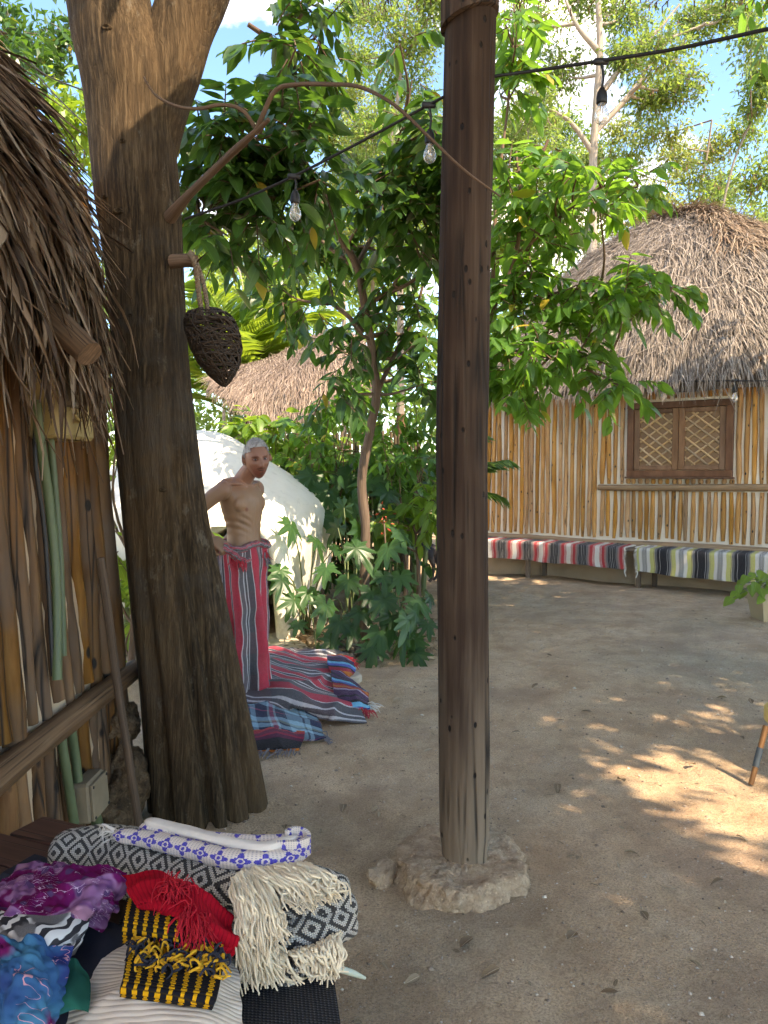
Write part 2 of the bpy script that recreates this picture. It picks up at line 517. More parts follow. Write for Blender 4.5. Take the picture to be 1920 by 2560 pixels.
# ------------------------------------------------------------------ material library
def m_ground():
    t = NT('packed_dirt')
    p = t.pos()
    big = t.noise(p, 0.55, 4, 0.55)
    mid = t.noise(p, 2.6, 5, 0.6)
    fine = t.noise(p, 130, 4, 0.75)
    c = t.ramp(mid, [(0.30, (0.46, 0.295, 0.175)), (0.5, (0.62, 0.435, 0.275)), (0.72, (0.70, 0.52, 0.35))])
    c = t.mix(t.math('MULTIPLY', t.ramp(big, [(0.50, 0.0), (0.62, 1.0)]), 0.5), c, (0.36, 0.33, 0.235))          # algae film
    c = t.mix(t.math('MULTIPLY', t.ramp(t.noise(p, 1.1, 3), [(0.52, 0.0), (0.66, 1.0)]), 0.5), c, (0.40, 0.24, 0.16))
    c = t.mix(t.math('MULTIPLY', t.ramp(fine, [(0.38, 1.0), (0.55, 0.0)]), 0.6), c, (0.20, 0.13, 0.085))
    c = t.mix(t.math('MULTIPLY', t.ramp(t.noise(p, 9, 5, .7), [(0.46, 0.0), (0.66, 1.0)]), 0.4), c, (0.30, 0.20, 0.13))
    peb = t.vor(p, 130, 'F1')
    pc = t.vor(p, 130, 'F1', 'Color')
    pm = t.math('MULTIPLY', t.ramp(peb, [(0.22, 1.0), (0.34, 0.0)]), t.ramp(t.noise(p, 3.3, 3), [(0.34, 0.0), (0.6, 1.0)]))
    c = t.mix(t.math('MULTIPLY', pm, 0.75), c, t.mix(t.sep(pc)[0], (0.22, 0.15, 0.10), (0.62, 0.52, 0.42)))
    h = t.math('ADD', t.math('ADD', t.math('MULTIPLY', mid, 2.0), t.math('MULTIPLY', t.noise(p, 11, 4, .6), 2.2)), t.math('ADD', t.math('MULTIPLY', fine, 0.8), t.math('MULTIPLY', pm, 0.8)))
    return t.pbr(c, 0.93, t.bump(h, 0.9, 0.016), 0.15)

def m_plaster(name, col, stain=(0.45, 0.40, 0.30), amt=0.4, bump=0.25, cracks=True, dirt=None):
    t = NT(name)
    p = t.pos()
    n = t.noise(p, 2.2, 6, 0.6)
    c = t.mix(t.math('MULTIPLY', t.ramp(n, [(0.48, 0.0), (0.75, 1.0)]), amt), col, stain)
    if cracks:
        cr = t.vor(t.n('VectorMath', 0, {0: p, 1: t.noise(p, 3, 3, out='Color')}, operation='ADD'), 2.2, 'DISTANCE_TO_EDGE')
        cm = t.math('MULTIPLY', t.ramp(cr, [(0.0, 1.0), (0.008, 0.0)]), t.ramp(t.noise(p, 1.3, 2), [(0.5, 0.0), (0.6, 1.0)]))
        c = t.mix(t.math('MULTIPLY', cm, 0.6), c, (0.12, 0.11, 0.10))
    if dirt:
        zz = t.sep(p)[2]
        dm = t.math('MULTIPLY', t.n('MapRange', 0, {0: zz, 1: .05, 2: .45, 3: 1.0, 4: 0.0}), t.ramp(t.noise(p, 6, 5, .7), [(.40, 0.0), (.62, 1.0)]))
        c = t.mix(t.math('MULTIPLY', dm, .7), c, dirt)
        st = t.ramp(t.noise(t.map(p, (9, 9, 1.2)), 1, 4, .6), [(.56, 0.0), (.70, 1.0)])
        c = t.mix(t.math('MULTIPLY', st, .35), c, (0.42, 0.38, 0.30))
    sp = t.ramp(t.vor(p, 26, 'F1'), [(0.06, 1.0), (0.10, 0.0)])
    c = t.mix(t.math('MULTIPLY', sp, 0.35), c, (0.2, 0.18, 0.15))
    return t.pbr(c, 0.7, t.bump(t.math('ADD', n, t.math('MULTIPLY', t.noise(p, 40, 4), 0.4)), bump, 0.012), 0.3)

def m_rock(name, a, b, c_):
    t = NT(name); p = t.pos()
    n1 = t.noise(p, 14, 6, .7); n2 = t.noise(p, 70, 5, .75); v = t.vor(p, 55, 'F1')
    c = t.ramp(n1, [(.35, b), (.5, a), (.68, c_)])
    c = t.mix(t.math('MULTIPLY', t.ramp(n2, [(.36, 1.0), (.52, 0.0)]), .45), c, [q * .5 for q in b])
    c = t.mix(t.math('MULTIPLY', t.ramp(v, [(.12, 1.0), (.2, 0.0)]), .5), c, [min(1, q * 1.35) for q in c_])
    h = t.math('ADD', t.math('MULTIPLY', n1, 2.0), t.math('ADD', n2, t.math('MULTIPLY', v, .6)))
    return t.pbr(c, .95, t.bump(h, .8, .018), .1)

def m_bark():
    t = NT('tree_bark')
    p = t.pos()
    w = t.n('VectorMath', 0, {0: p, 1: t.n('VectorMath', 0, {0: t.noise(p, 5, 3, out='Color'), 'Scale': 0.025}, operation='SCALE')}, operation='ADD')
    r1 = t.noise(t.map(w, (75, 75, 4.5)), 1, 7, 0.68)
    r2 = t.noise(t.map(w, (22, 22, 3)), 1, 4, 0.6)
    big = t.noise(t.map(p, (3, 3, 1.2)), 1, 4, 0.6)
    c = t.ramp(r1, [(0.34, (0.011, 0.0075, 0.0045)), (0.5, (0.042, 0.027, 0.014)), (0.66, (0.11, 0.075, 0.042))])
    c = t.mix(t.math('MULTIPLY', t.ramp(big, [(0.42, 0.0), (0.66, 1.0)]), 0.55), c, (0.12, 0.072, 0.036))
    c = t.mix(t.math('MULTIPLY', t.ramp(t.noise(p, 1.6, 5, 0.7), [(0.52, 0.0), (0.64, 1.0)]), 0.6), c, (0.055, 0.05, 0.043))
    lich = t.ramp(t.noise(t.map(p, (1, 1, 0.6)), 9, 6, 0.75), [(0.60, 0.0), (0.68, 1.0)])
    c = t.mix(t.math('MULTIPLY', lich, 0.3), c, (0.24, 0.215, 0.17))
    cr = t.ramp(t.vor(t.map(w, (75, 75, 7)), 1, 'DISTANCE_TO_EDGE'), [(0.0, 1.0), (0.10, 0.0)])
    c = t.mix(t.math('MULTIPLY', cr, 0.12), c, (0.018, 0.014, 0.01))
    h = t.math('SUBTRACT', t.math('ADD', r1, t.math('MULTIPLY', r2, 1.2)), t.math('MULTIPLY', cr, 0.15))
    return t.pbr(c, 0.9, t.bump(h, 0.9, 0.014), 0.2)

def m_thatch(name, stops, rough=0.85, uvgrain=True):
    t = NT(name)
    r = t.anyrnd()
    c = t.ramp(r, stops)
    x, y, z = t.sep(t.uv())
    g = t.noise(t.comb(t.math('MULTIPLY', x, 9.0), t.math('MULTIPLY', y, 1.2), t.math('MULTIPLY', r, 40.0)), 1.6, 4, 0.65)
    c = t.mix(t.math('MULTIPLY', t.ramp(g, [(0.35, 1.0), (0.6, 0.0)]), 0.6), c, [v * 0.3 for v in stops[0][1]])
    c = t.mix(t.math('MULTIPLY', t.noise(t.pos(), 1.8, 3), 0.35), c, (0.07, 0.05, 0.038))
    return t.leafy(c, c, rough, 0.12, t.bump(g, 0.4, 0.003), 0.2)

M = {}
M['ground'] = m_ground()
M['bark'] = m_bark()
M['post'] = m_wood('post_wood', [(0.28, (0.015, 0.009, 0.0065)), (0.48, (0.044, 0.027, 0.019)), (0.7, (0.095, 0.066, 0.047))], (34, 34, 1.1), 0.88, 1.0, holes=19, crack=1.8, dist=0.006, bounce_tint=(0.30, 0.225, 0.155))
M['pole'] = m_wood('wall_pole_wood', [(0.25, (0.17, 0.078, 0.027)), (0.5, (0.39, 0.205, 0.078)), (0.75, (0.56, 0.34, 0.16))], (30, 30, 2.2), 0.62, 0.35, holes=13, crack=0.5, dist=0.003)
M['pole_dark'] = m_wood('weathered_pole_wood', [(0.25, (0.034, 0.014, 0.005)), (0.5, (0.145, 0.064, 0.020)), (0.75, (0.30, 0.155, 0.058))], (22, 22, 1.6), 0.65, 0.5, holes=9, crack=0.9, dist=0.005, weather=(0.12, 0.080, 0.055))
M['log'] = m_wood('rail_log_wood', [(0.25, (0.10, 0.06, 0.035)), (0.5, (0.25, 0.165, 0.10)), (0.75, (0.40, 0.29, 0.19))], (22, 22, 1.2), 0.7, 0.4, crack=0.7, use='uv')
M['rail'] = m_wood('tan_rail_wood', [(0.25, (0.15, 0.085, 0.045)), (0.5, (0.33, 0.21, 0.115)), (0.75, (0.48, 0.33, 0.20))], (22, 22, 1.2), 0.65, 0.35, crack=0.5, use='uv')
M['log_dark'] = m_wood('dark_log_wood', [(0.25, (0.035, 0.022, 0.014)), (0.5, (0.12, 0.07, 0.04)), (0.75, (0.24, 0.15, 0.09))], (22, 22, 1.2), 0.7, 0.5, crack=0.9, use='uv')
M['branch'] = m_wood('branch_bark', [(0.25, (0.05, 0.033, 0.023)), (0.5, (0.13, 0.085, 0.058)), (0.75, (0.23, 0.165, 0.12))], (30, 30, 6), 0.85, 0.5, use='uv')
M['branch_pale'] = m_wood('pale_branch_bark', [(0.25, (0.13, 0.105, 0.085)), (0.5, (0.26, 0.215, 0.175)), (0.75, (0.42, 0.37, 0.32))], (20, 20, 5), 0.85, 0.4, use='uv')
M['mortar'] = m_plaster('lime_mortar', (0.80, 0.75, 0.66), (0.55, 0.46, 0.36), 0.3, 0.5, False)
M['mortar_tan'] = m_plaster('tan_mud_mortar', (0.50, 0.36, 0.235), (0.22, 0.14, 0.085), 0.6, 0.7, False)
M['clay'] = m_plaster('clay_plinth', (0.42, 0.31, 0.21), (0.24, 0.16, 0.10), 0.6, 0.4, False)
M['dome'] = m_plaster('white_plaster', (0.72, 0.67, 0.57), (0.46, 0.41, 0.31), 0.4, 0.25, True, (0.33, 0.24, 0.15))
M['slab'] = m_plaster('concrete_slab', (0.42, 0.36, 0.28), (0.30, 0.24, 0.17), 0.5, 0.3)
M['stone'] = m_rock('rough_stone', (0.50, 0.36, 0.24), (0.36, 0.24, 0.155), (0.60, 0.46, 0.32))
M['dark_stone'] = m_rock('dark_rough_stone', (0.17, 0.11, 0.065), (0.07, 0.045, 0.028), (0.27, 0.18, 0.11))
M['grey_stone'] = m_rock('grey_stone', (0.20, 0.175, 0.15), (0.10, 0.085, 0.07), (0.30, 0.265, 0.225))
M['grass_thatch'] = m_thatch('grey_grass_thatch', [(0.0, (0.14, 0.115, 0.098)), (0.5, (0.32, 0.27, 0.23)), (1.0, (0.54, 0.465, 0.40))])
M['new_thatch'] = m_thatch('newer_tan_thatch', [(0.0, (0.17, 0.10, 0.065)), (0.5, (0.34, 0.245, 0.17)), (1.0, (0.50, 0.39, 0.285))])
M['old_thatch'] = m_thatch('reddish_old_thatch', [(0.0, (0.19, 0.135, 0.11)), (0.5, (0.38, 0.285, 0.23)), (1.0, (0.58, 0.46, 0.37))])
M['palm_thatch'] = m_thatch('dry_palm_thatch', [(0.0, (0.06, 0.032, 0.018)), (0.35, (0.15, 0.088, 0.052)), (0.7, (0.27, 0.175, 0.108)), (1.0, (0.46, 0.34, 0.235))], 0.6)
M['under_thatch'] = m_plain('thatch_underlayer', (0.10, 0.07, 0.048), 0.95, 0.5, 14, 0.8)
M['window'] = m_wood('window_frame_wood', [(0.25, (0.05, 0.022, 0.012)), (0.5, (0.12, 0.055, 0.03)), (0.75, (0.21, 0.105, 0.06))], (14, 14, 3), 0.5, 0.2)
M['window2'] = m_wood('shutter_wood', [(0.25, (0.09, 0.045, 0.025)), (0.5, (0.17, 0.09, 0.05)), (0.75, (0.27, 0.155, 0.09))], (14, 14, 3), 0.5, 0.2)
M['panel'] = m_plain('shutter_panel_wood', (0.25, 0.15, 0.085), 0.6, 0.3, 6, 0.2)
M['slat'] = m_wood('peeled_stick_wood', [(0.25, (0.30, 0.19, 0.10)), (0.5, (0.45, 0.31, 0.18)), (0.75, (0.58, 0.43, 0.27))], (20, 20, 3), 0.6, 0.2, use='uv')
M['bamboo'] = m_wood('fence_bamboo', [(0.25, (0.05, 0.035, 0.02)), (0.5, (0.11, 0.08, 0.048)), (0.75, (0.20, 0.15, 0.09))], (14, 14, 1.5), 0.7, 0.3)
M['black'] = m_plain('black_rubber', (0.015, 0.015, 0.016), 0.5, 0.3, 20, 0.1)

# ------------------------------------------------------------------ ground
def nonuni(a, b, fine, coarse, f0, f1):
    x = [a]
    while x[-1] < b:
        d = max(f0 - x[-1], x[-1] - f1, 0)
        x.append(x[-1] + fine + d * coarse)
    return np.array(x)

gx = nonuni(-260, 260, 0.06, 0.16, -2.2, 4.6)
gy = nonuni(-40, 420, 0.06, 0.12, 1.2, 10.5)
GX, GY = np.meshgrid(gx, gy)
def ground_z(x, y):
    q = np.stack([x, y, 0 * x], -1)
    z = 0.012 * fbm(q * 1.3, 3, 3) + 0.006 * vnoise(q * 6.0, 9)
    return np.minimum(z - 0.006, 0.02)
mb = MB()
grid(mb, np.stack([GX, GY, ground_z(GX, GY)], -1), np.stack([GX, GY], -1))
mb.build('ground', M['ground'], None, (0, 0, 0), True, kind='structure', label='packed tan dirt of the courtyard with gravel and leaf litter')

# ------------------------------------------------------------------ right hut (the pole-walled hut with bench and window)
HT = np.array([0.819, -0.573, 0.0]); HN = np.array([-0.573, -0.819, 0.0])      # along the wall, outwards
HA = np.array([3.46, 10.28, 0.0])
def hw(s, d, z): return HA + HT * s + HN * d + np.array([0, 0, z])
RH = np.stack([HT, -HN, np.array([0, 0, 1.0])], -1)
def s_at(px, d=0.0):
    u = (px - CX) / F
    b = HA + HN * d
    return (u * b[1] - b[0]) / (HT[0] - u * HT[1])
def z_at(px, py, d=0.0):
    b = hw(s_at(px, d), d, 0); return P(px, py, b[1])[2]

hut = thing('pole_hut', 'oval hut of upright tan poles in white mortar under grey grass thatch', 'hut', hw(0, -2.6, 0))
s0, s1 = s_at(1130), s_at(2120)
mb = MB()
sv = np.linspace(s0, s1, 60); zv = np.linspace(0.30, 2.95, 30)
S_, Z_ = np.meshgrid(sv, zv)
pp = hw(0, 0, 0) + S_[..., None] * HT + Z_[..., None] * np.array([0, 0, 1.0]) + (0.006 * vnoise(np.stack([S_ * 9, Z_ * 5, 0 * S_], -1), 4))[..., None] * HN
grid(mb, pp, np.stack([S_, Z_], -1), thick=0.0)
for sa, sb in ((s0, s0), (s1, s1)):
    q = np.array([[hw(sa, 0, 0.3), hw(sa, -3.0, 0.3)], [hw(sa, 0, 2.95), hw(sa, -3.0, 2.95)]])
    grid(mb, q)
mb.build('mortar_wall', M['mortar'], hut)
mb = MB()
pl = np.stack([np.stack([hw(s, 0.02 + 0.05 * (1 - z / 0.42) + 0.012 * vnoise(np.array([s * 4, z * 6, 0.3]), 5), z) for s in np.linspace(s0, s1, 60)]) for z in np.linspace(-0.05, 0.44, 7)])
grid(mb, pl)
mb.build('clay_plinth', M['clay'], hut, label='bare clay plinth under the bench')

rail_s = s_at(1502)
rng = np.random.default_rng(11)
ws0, ws1 = s_at(1569), s_at(1832)
wz0, wz1 = z_at(1700, 1192), z_at(1700, 1003)
rail_z = z_at(1700, 1220)
top_z = 2.92
def wall_pole(s, za, zb, r, k):
    n = max(4, int((zb - za) * 7))
    z = np.linspace(za, zb, n)
    sw = s + 0.011 * vnoise(np.stack([z * 2.1, 0 * z + k * 3.7, 0 * z], -1), 8) + rng.normal(0, 0.006) * (z - za)
    pts = np.stack([hw(a, 0.008, b) for a, b in zip(sw, z)])
    mb = MB()
    rr = r * (1 + 0.16 * vnoise(np.stack([z * 3.3, 0 * z + k * 1.9, 0 * z + 4], -1), 2))
    rr[0] *= 0.72; rr[-1] *= 0.8
    tube(mb, pts, rr, 8, True, 0.10, k, rnd=rng.random())
    o = bpy.data.objects.new('pole', mb.mesh('pole', M['pole'], pts[0]))
    link(o, hut, pts[0])
s = s0 + 0.05; k = 0
while s < s1 - 0.05:
    r = rng.uniform(0.029, 0.0365)
    k += 1
    base_z = 0.60 + rng.uniform(-0.02, 0.02)
    if s < rail_s - 0.01:
        wall_pole(s, base_z, top_z, r, k)
    else:
        wall_pole(s, base_z, rail_z - 0.045, r, k)
        if s < ws0 - 0.03 or s > ws1 + 0.03:
            wall_pole(s, rail_z + 0.045, top_z, r, k + 500)
        else:
            wall_pole(s, rail_z + 0.05, wz0 - 0.03, r, k + 500)
            wall_pole(s, wz1 + 0.04, top_z, r, k + 900)
    s += rng.uniform(0.078, 0.098)
mb = MB()
tube(mb, cat([hw(rail_s - 0.02, 0.05, rail_z - 0.005), hw(rail_s + 0.8, 0.055, rail_z), hw(s1, 0.05, rail_z + 0.03)], 26), [0.04, 0.047, 0.044], 12, True, 0.08, 3)
mb.build('rail', M['rail'], hut, label='horizontal pole rail under the window')
mb = MB()
tube(mb, cat([hw(s0 - .05, 0.04, z_at(1180, 1338)), hw(s_at(1330), 0.045, z_at(1330, 1345)), hw(s_at(1500), 0.045, z_at(1500, 1357)), hw(s_at(1700), 0.045, z_at(1700, 1366)), hw(s1, 0.045, z_at(1920, 1381))], 36), [0.05, 0.055, 0.05, 0.06, 0.055], 12, True, 0.1, 5)
mb.build('base_log', M['log'], hut, label='grey log lying along the foot of the wall')

# window: frame, two shutters with lattice of peeled sticks
win = bpy.data.objects.new('window', None); link(win, hut, hw((ws0 + ws1) / 2, 0, wz0)); win['label'] = 'dark brown window with two closed lattice shutters'
def hbox(a, b, za, zb, d0, d1, mat, name, bev=0.006, parent=None, rnd=0.3):
    mb = MB(); box(mb, hw((a + b) / 2, (d0 + d1) / 2, (za + zb) / 2), (abs(b - a), abs(d1 - d0), zb - za), RH, bev, rnd)
    o = mb.build(name, mat, parent if parent is not None else win, hw((a + b) / 2, (d0 + d1) / 2, za), False)
    return o
fw = 0.085
hbox(ws0, ws1, wz1 - fw, wz1, -0.02, 0.075, M['window'], 'frame_rail')
hbox(ws0, ws1, wz0, wz0 + fw, -0.02, 0.075, M['window'], 'frame_rail')
hbox(ws0, ws0 + fw, wz0 + fw, wz1 - fw, -0.02, 0.073, M['window'], 'frame_stile')
hbox(ws1 - fw, ws1, wz0 + fw, wz1 - fw, -0.02, 0.073, M['window'], 'frame_stile')
hbox(ws0 - 0.02, ws1 + 0.02, wz0 - 0.025, wz0, 0.0, 0.095, M['window'], 'sill')
ms = (ws0 + ws1) / 2
for a, b in ((ws0 + fw + 0.004, ms - 0.003), (ms + 0.003, ws1 - fw - 0.004)):
    za, zb = wz0 + fw + 0.004, wz1 - fw - 0.004; st = 0.075
    hbox(a + .03, b - .03, za + .03, zb - .03, -0.012, 0.014, M['panel'], 'shutter_panel', 0.0)
    hbox(a, a + st, za, zb, -0.01, 0.05, M['window2'], 'shutter_stile', rnd=rng.random())
    hbox(b - st, b, za, zb, -0.01, 0.05, M['window2'], 'shutter_stile', rnd=rng.random())
    hbox(a + st, b - st, za, za + st * .8, -0.01, 0.048, M['window2'], 'shutter_rail', rnd=rng.random())
    hbox(a + st, b - st, zb - st * .8, zb, -0.01, 0.048, M['window2'], 'shutter_rail', rnd=rng.random())
    la, lb, lza, lzb = a + st, b - st, za + st * .8, zb - st * .8
    Wd, Hd = lb - la, lzb - lza
    for dirn, dd in ((1, 0.021), (-1, 0.033)):
        ang = 0.62 if dirn == 1 else 0.68
        for c in np.arange(-1.6, 1.6, 0.128):
            # line z = tan*(s) + c clipped to the opening
            tn = math.tan(ang) * dirn
            off = c + rng.normal(0, 0.006)
            pts = []
            for xx in np.linspace(0, Wd, 60):
                zz = tn * xx + off + (Hd if dirn < 0 else 0)
                if 0 <= zz <= Hd: pts.append((xx, zz))
            if len(pts) < 6: continue
            p0, p1 = pts[0], pts[-1]
            mb = MB()
            tube(mb, cat([hw(la + p0[0], dd, lza + p0[1]), hw(la + (p0[0] + p1[0]) / 2, dd + 0.002, lza + (p0[1] + p1[1]) / 2 + rng.normal(0, .003)), hw(la + p1[0], dd, lza + p1[1])], 5), 0.0135, 7, True, 0.08, int(rng.integers(99)), rnd=rng.random())
            o0 = hw(la + p0[0], dd, lza + p0[1])
            mb.build('lattice_stick', M['slat'], win, o0)

# thatched roof: under-layer, courses of grass, ridge
ROOF_C = HA - 0.175 * HT - HN * 2.6
def roof_r(phi):
    c, s = np.abs(np.cos(phi)) / 3.5, np.abs(np.sin(phi)) / 2.98
    return (c ** 2.7 + s ** 2.7) ** (-1 / 2.7)
def roof_pt(phi, r):
    R = roof_r(phi) * r
    z = 5.58 - 2.84 * r ** 1.62 + 0.05 * vnoise(np.stack([R * np.cos(phi) * 1.3, R * np.sin(phi) * 1.3, 0 * R], -1), 6)
    return ROOF_C + (R * np.cos(phi))[..., None] * HT + (R * np.sin(phi))[..., None] * HN + z[..., None] * np.array([0, 0, 1.0])
ph, rr = np.meshgrid(np.linspace(-0.7, np.pi + 0.7, 60), np.linspace(0.0, 1.0, 16))
mb = MB()
b = roof_pt(ph, rr); b[..., 2] -= 0.05
grid(mb, b)
inner = b.copy(); inner[..., 2] -= 0.16
grid(mb, inner)
roof = mb.build('thatch_roof', M['under_thatch'], hut, ROOF_C, label='grey weathered grass thatch roof')
BL = np.array([[-.5, 0, 0], [.5, 0, 0], [-.55, .35, .06], [.45, .35, .06], [-.45, .7, .05], [.4, .7, .05], [-.12, 1, -.04], [.12, 1, -.04]])
BF = np.array([(0, 1, 3, 2), (2, 3, 5, 4), (4, 5, 7, 6)]); BUV = np.array([[0, 0], [1, 0], [0, .35], [1, .35], [0, .7], [1, .7], [.4, 1], [.6, 1]])
def surf_strands(fn, a0, a1, r0, r1, N, length, width, rng, course=0.0, lift=0.10, yaw=0.16, pw=1.0, drop=0.0):
    a = rng.uniform(a0, a1, N); r = r0 + (r1 - r0) * rng.random(N) ** pw
    if course: r = np.round(r / course) * course + rng.normal(0, course * 0.16, N)
    r = np.clip(r, 0.01, 1.02)
    e = 1e-3
    p = fn(a, r); dr = norm(fn(a, r + e) - p); da = norm(fn(a + e, r) - p)
    n = norm(np.cross(da, dr)); n = np.where((n[:, 2] < 0)[:, None], -n, n)
    y = rng.normal(0, yaw, N)[:, None]
    d = norm(dr * np.cos(y) + da * np.sin(y) + n * rng.normal(lift * .5, lift * .6, N)[:, None] - np.array([0, 0, 1.0]) * (rng.random(N) * drop * (r > 0.93))[:, None])
    Mx = basis(d, n)
    L = length * rng.uniform(0.6, 1.35, N); Wd = width * rng.uniform(0.6, 1.5, N)
    return p + n * rng.uniform(-0.01, 0.045, N)[:, None], Mx, np.stack([Wd, L, L * rng.uniform(0.4, 1.6, N)], -1)
rng = np.random.default_rng(21)
mb = MB()
o_, m_, s_ = surf_strands(roof_pt, -0.6, np.pi + 0.6, 0.05, 1.0, 60000, 0.28, 0.0085, rng, 0.05, pw=0.62, drop=0.9)
scatter(mb, BL, BF, BUV, o_, m_, s_, rng.random(len(o_)))
o_, m_, s_ = surf_strands(roof_pt, -0.4, np.pi + 0.4, 0.05, 1.0, 3500, 0.5, 0.010, rng, 0, 0.30, 0.55, pw=0.7, drop=0.9)
scatter(mb, BL, BF, BUV, o_, m_, s_, rng.random(len(o_)))
mb.build('grass_strands', M['grass_thatch'], roof, ROOF_C, kind='stuff')
mb = MB()
o_, m_, s_ = surf_strands(roof_pt, 0.1, 0.95, 0.02, 0.5, 3000, 0.5, 0.011, rng, 0, 0.16, 0.35)
scatter(mb, BL, BF, BUV, o_ + np.array([0, 0, .05]), m_, s_, rng.random(len(o_)))
o_, m_, s_ = surf_strands(roof_pt, -0.3, np.pi + .3, 0.0, 0.10, 900, 0.4, 0.011, rng, 0, 0.4, 0.7)
scatter(mb, BL, BF, BUV, o_ + np.array([0, 0, .05]), m_, s_, rng.random(len(o_)))
mb.build('ridge_thatch', M['new_thatch'], roof, ROOF_C, kind='stuff', label='newer tan thatch bundled over the ridge')
# eave purlin
mb = MB()
tube(mb, cat([hw(s0 - .2, 0.12, 2.86), hw(0, 0.13, 2.86), hw(s1, 0.12, 2.88)], 12), 0.045, 8)
mb.build('eave_purlin', M['log_dark'], hut)

# ------------------------------------------------------------------ middle hut behind the trees
mid = thing('thatched_shelter', 'open shelter with sagging reddish thatch roof behind the dome', 'shelter', (-0.8, 11.2, 0))
ctrl = [[(650, 925, 12.6), (710, 885, 12.6), (770, 850, 12.6), (825, 830, 12.6), (870, 835, 12.6), (900, 855, 12.6)],
        [(600, 925, 11.6), (725, 905, 11.4), (800, 872, 11.2), (855, 865, 11.2), (890, 868, 11.2), (920, 880, 11.2)],
        [(550, 940, 11.0), (650, 950, 10.6), (745, 950, 10.2), (830, 910, 10.4), (890, 895, 10.6), (930, 900, 10.6)],
        [(525, 950, 10.6), (605, 998, 10.1), (700, 1052, 9.7), (845, 968, 10.0), (905, 945, 10.2), (940, 940, 10.2)]]
cw = np.array([[P(*q) for q in row] for row in ctrl])
def bilin(cg, n, m):
    rows = np.stack([cat(r, m) for r in cg])
    return np.stack([cat(rows[:, j], n) for j in range(m)], 1)
fineR = bilin(cw, 40, 60)
def mid_pt(a, r):
    a = np.clip(a, 0, 0.9999) * 58.99; r = np.clip(r, 0, 0.9999) * 38.99
    i = a.astype(int); j = r.astype(int); fa = (a - i)[..., None]; fr = (r - j)[..., None]
    p = fineR
    return (p[j, i] * (1 - fa) + p[j, i + 1] * fa) * (1 - fr) + (p[j + 1, i] * (1 - fa) + p[j + 1, i + 1] * fa) * fr
mb = MB(); g_ = fineR.copy(); g_[..., 2] -= 0.04; grid(mb, g_)
g_ = fineR.copy(); g_[..., 2] -= 0.14; grid(mb, g_)
o0 = np.array([-0.8, 11.2, 0.0])
mroof = mb.build('thatch_roof', M['under_thatch'], mid, o0)
mb = MB()
def mid_surf(a, r): return mid_pt(np.clip(a, 0, .998), np.clip(r, 0, .998))
o_, m_, s_ = surf_strands(mid_surf, 0, 0.99, 0.0, 0.98, 24000, 0.32, 0.0085, rng, 0, 0.08, 0.22, drop=0.8)
scatter(mb, BL, BF, BUV, o_, m_, s_, rng.random(len(o_)))
mb.build('grass_strands', M['old_thatch'], mroof, o0, kind='stuff')
for a, b, r in (((840, 1010, 10.2), (760, 1090, 10.2), .05), ((880, 950, 10.1), (790, 985, 10.0), .055)):
    mb = MB(); tube(mb, cat([P(*a), P(*b)], 6), r, 8); mb.build('rafter', M['log'], mid)
for px, Y in ((620, 10.4), (800, 10.2), (1000, 10.6)):
    q = P(px, 1000, Y); mb = MB(); tube(mb, cat([(q[0], q[1], -0.05), (q[0] + .02, q[1], 2.3)], 8), 0.07, 8, True, .1, 3); mb.build('post', M['log_dark'], mid)
mb = MB()
a = P(560, 1000, 12.2); b = P(1130, 1000, 12.2)
xs = np.linspace(a[0], b[0], 24)
grid(mb, np.stack([np.stack([[x, 12.2 + 0.03 * math.sin(x * 9), z] for x in xs]) for z in (0, 0.8, 1.6, 2.7)]))
pass

# bamboo fence behind the plants
fen = thing('bamboo_fence', 'dark upright bamboo fence behind the garden plants', 'fence', (0.2, 9.7, 0))
rng = np.random.default_rng(5)
for k, x in enumerate(np.arange(-2.2, 0.50, 0.052)):
    y = 9.75 + 0.02 * math.sin(k * 1.7)
    h = 2.0 + rng.normal(0, 0.03)
    mb = MB(); z = np.linspace(-0.03, h, 8)
    tube(mb, np.stack([x + rng.normal(0, .004, 8), np.full(8, y), z], -1), 0.024, 6, True, .05, k, rnd=rng.random())
    mb.build('bamboo_pole', M['bamboo'], fen, (x, y, 0))
for z in (0.5, 1.6):
    mb = MB(); tube(mb, cat([(-2.25, 9.715, z), (.52, 9.715, z)], 12), 0.022, 6); mb.build('cross_bar', M['bamboo'], fen)

# ------------------------------------------------------------------ white plaster dome with arched doorway
DC = np.array([-1.85, 7.72, 0.0])
prof = cat([(0.0, 1.93), (0.28, 1.87), (0.75, 1.58), (1.16, 1.30), (1.28, 1.17), (1.335, 1.0), (1.33, .72), (1.26, .42), (1.12, .16), (1.0, -0.03)], 70)
th = np.linspace(0, 2 * np.pi, 241)
dpos = np.stack([np.stack([DC[0] + r * np.cos(th), DC[1] + r * np.sin(th), z + 0 * th], -1) for r, z in prof])
dpos = dpos + 0.018 * fbm(dpos * 1.2, 3, 2)[..., None] * norm(dpos - DC - np.array([0, 0, .6]))
DX, DR, DZ = -1.30, 0.31, 0.70      # door centre, half width, springing height
mb = MB()
n, m = dpos.shape[:2]; idx = np.arange(n * m).reshape(n, m)
f = np.stack([idx[:-1, :-1], idx[:-1, 1:], idx[1:, 1:], idx[1:, :-1]], -1).reshape(-1, 4)
c = dpos.reshape(-1, 3)[f].mean(1)
inside = (c[:, 1] < DC[1]) & (np.abs(c[:, 0] - DX) < DR + .04) & ((c[:, 2] < DZ) | ((c[:, 0] - DX) ** 2 + (c[:, 2] - DZ) ** 2 < (DR + .04) ** 2))
mb.add(dpos, f[~inside], np.stack(np.meshgrid(th, prof[:, 1]), -1))
dome = thing('plaster_dome', 'low white plaster dome with an arched doorway behind the man', 'dome', DC)
mb.build('shell', M['dome'], dome)
ang = np.linspace(np.pi, 0, 28)
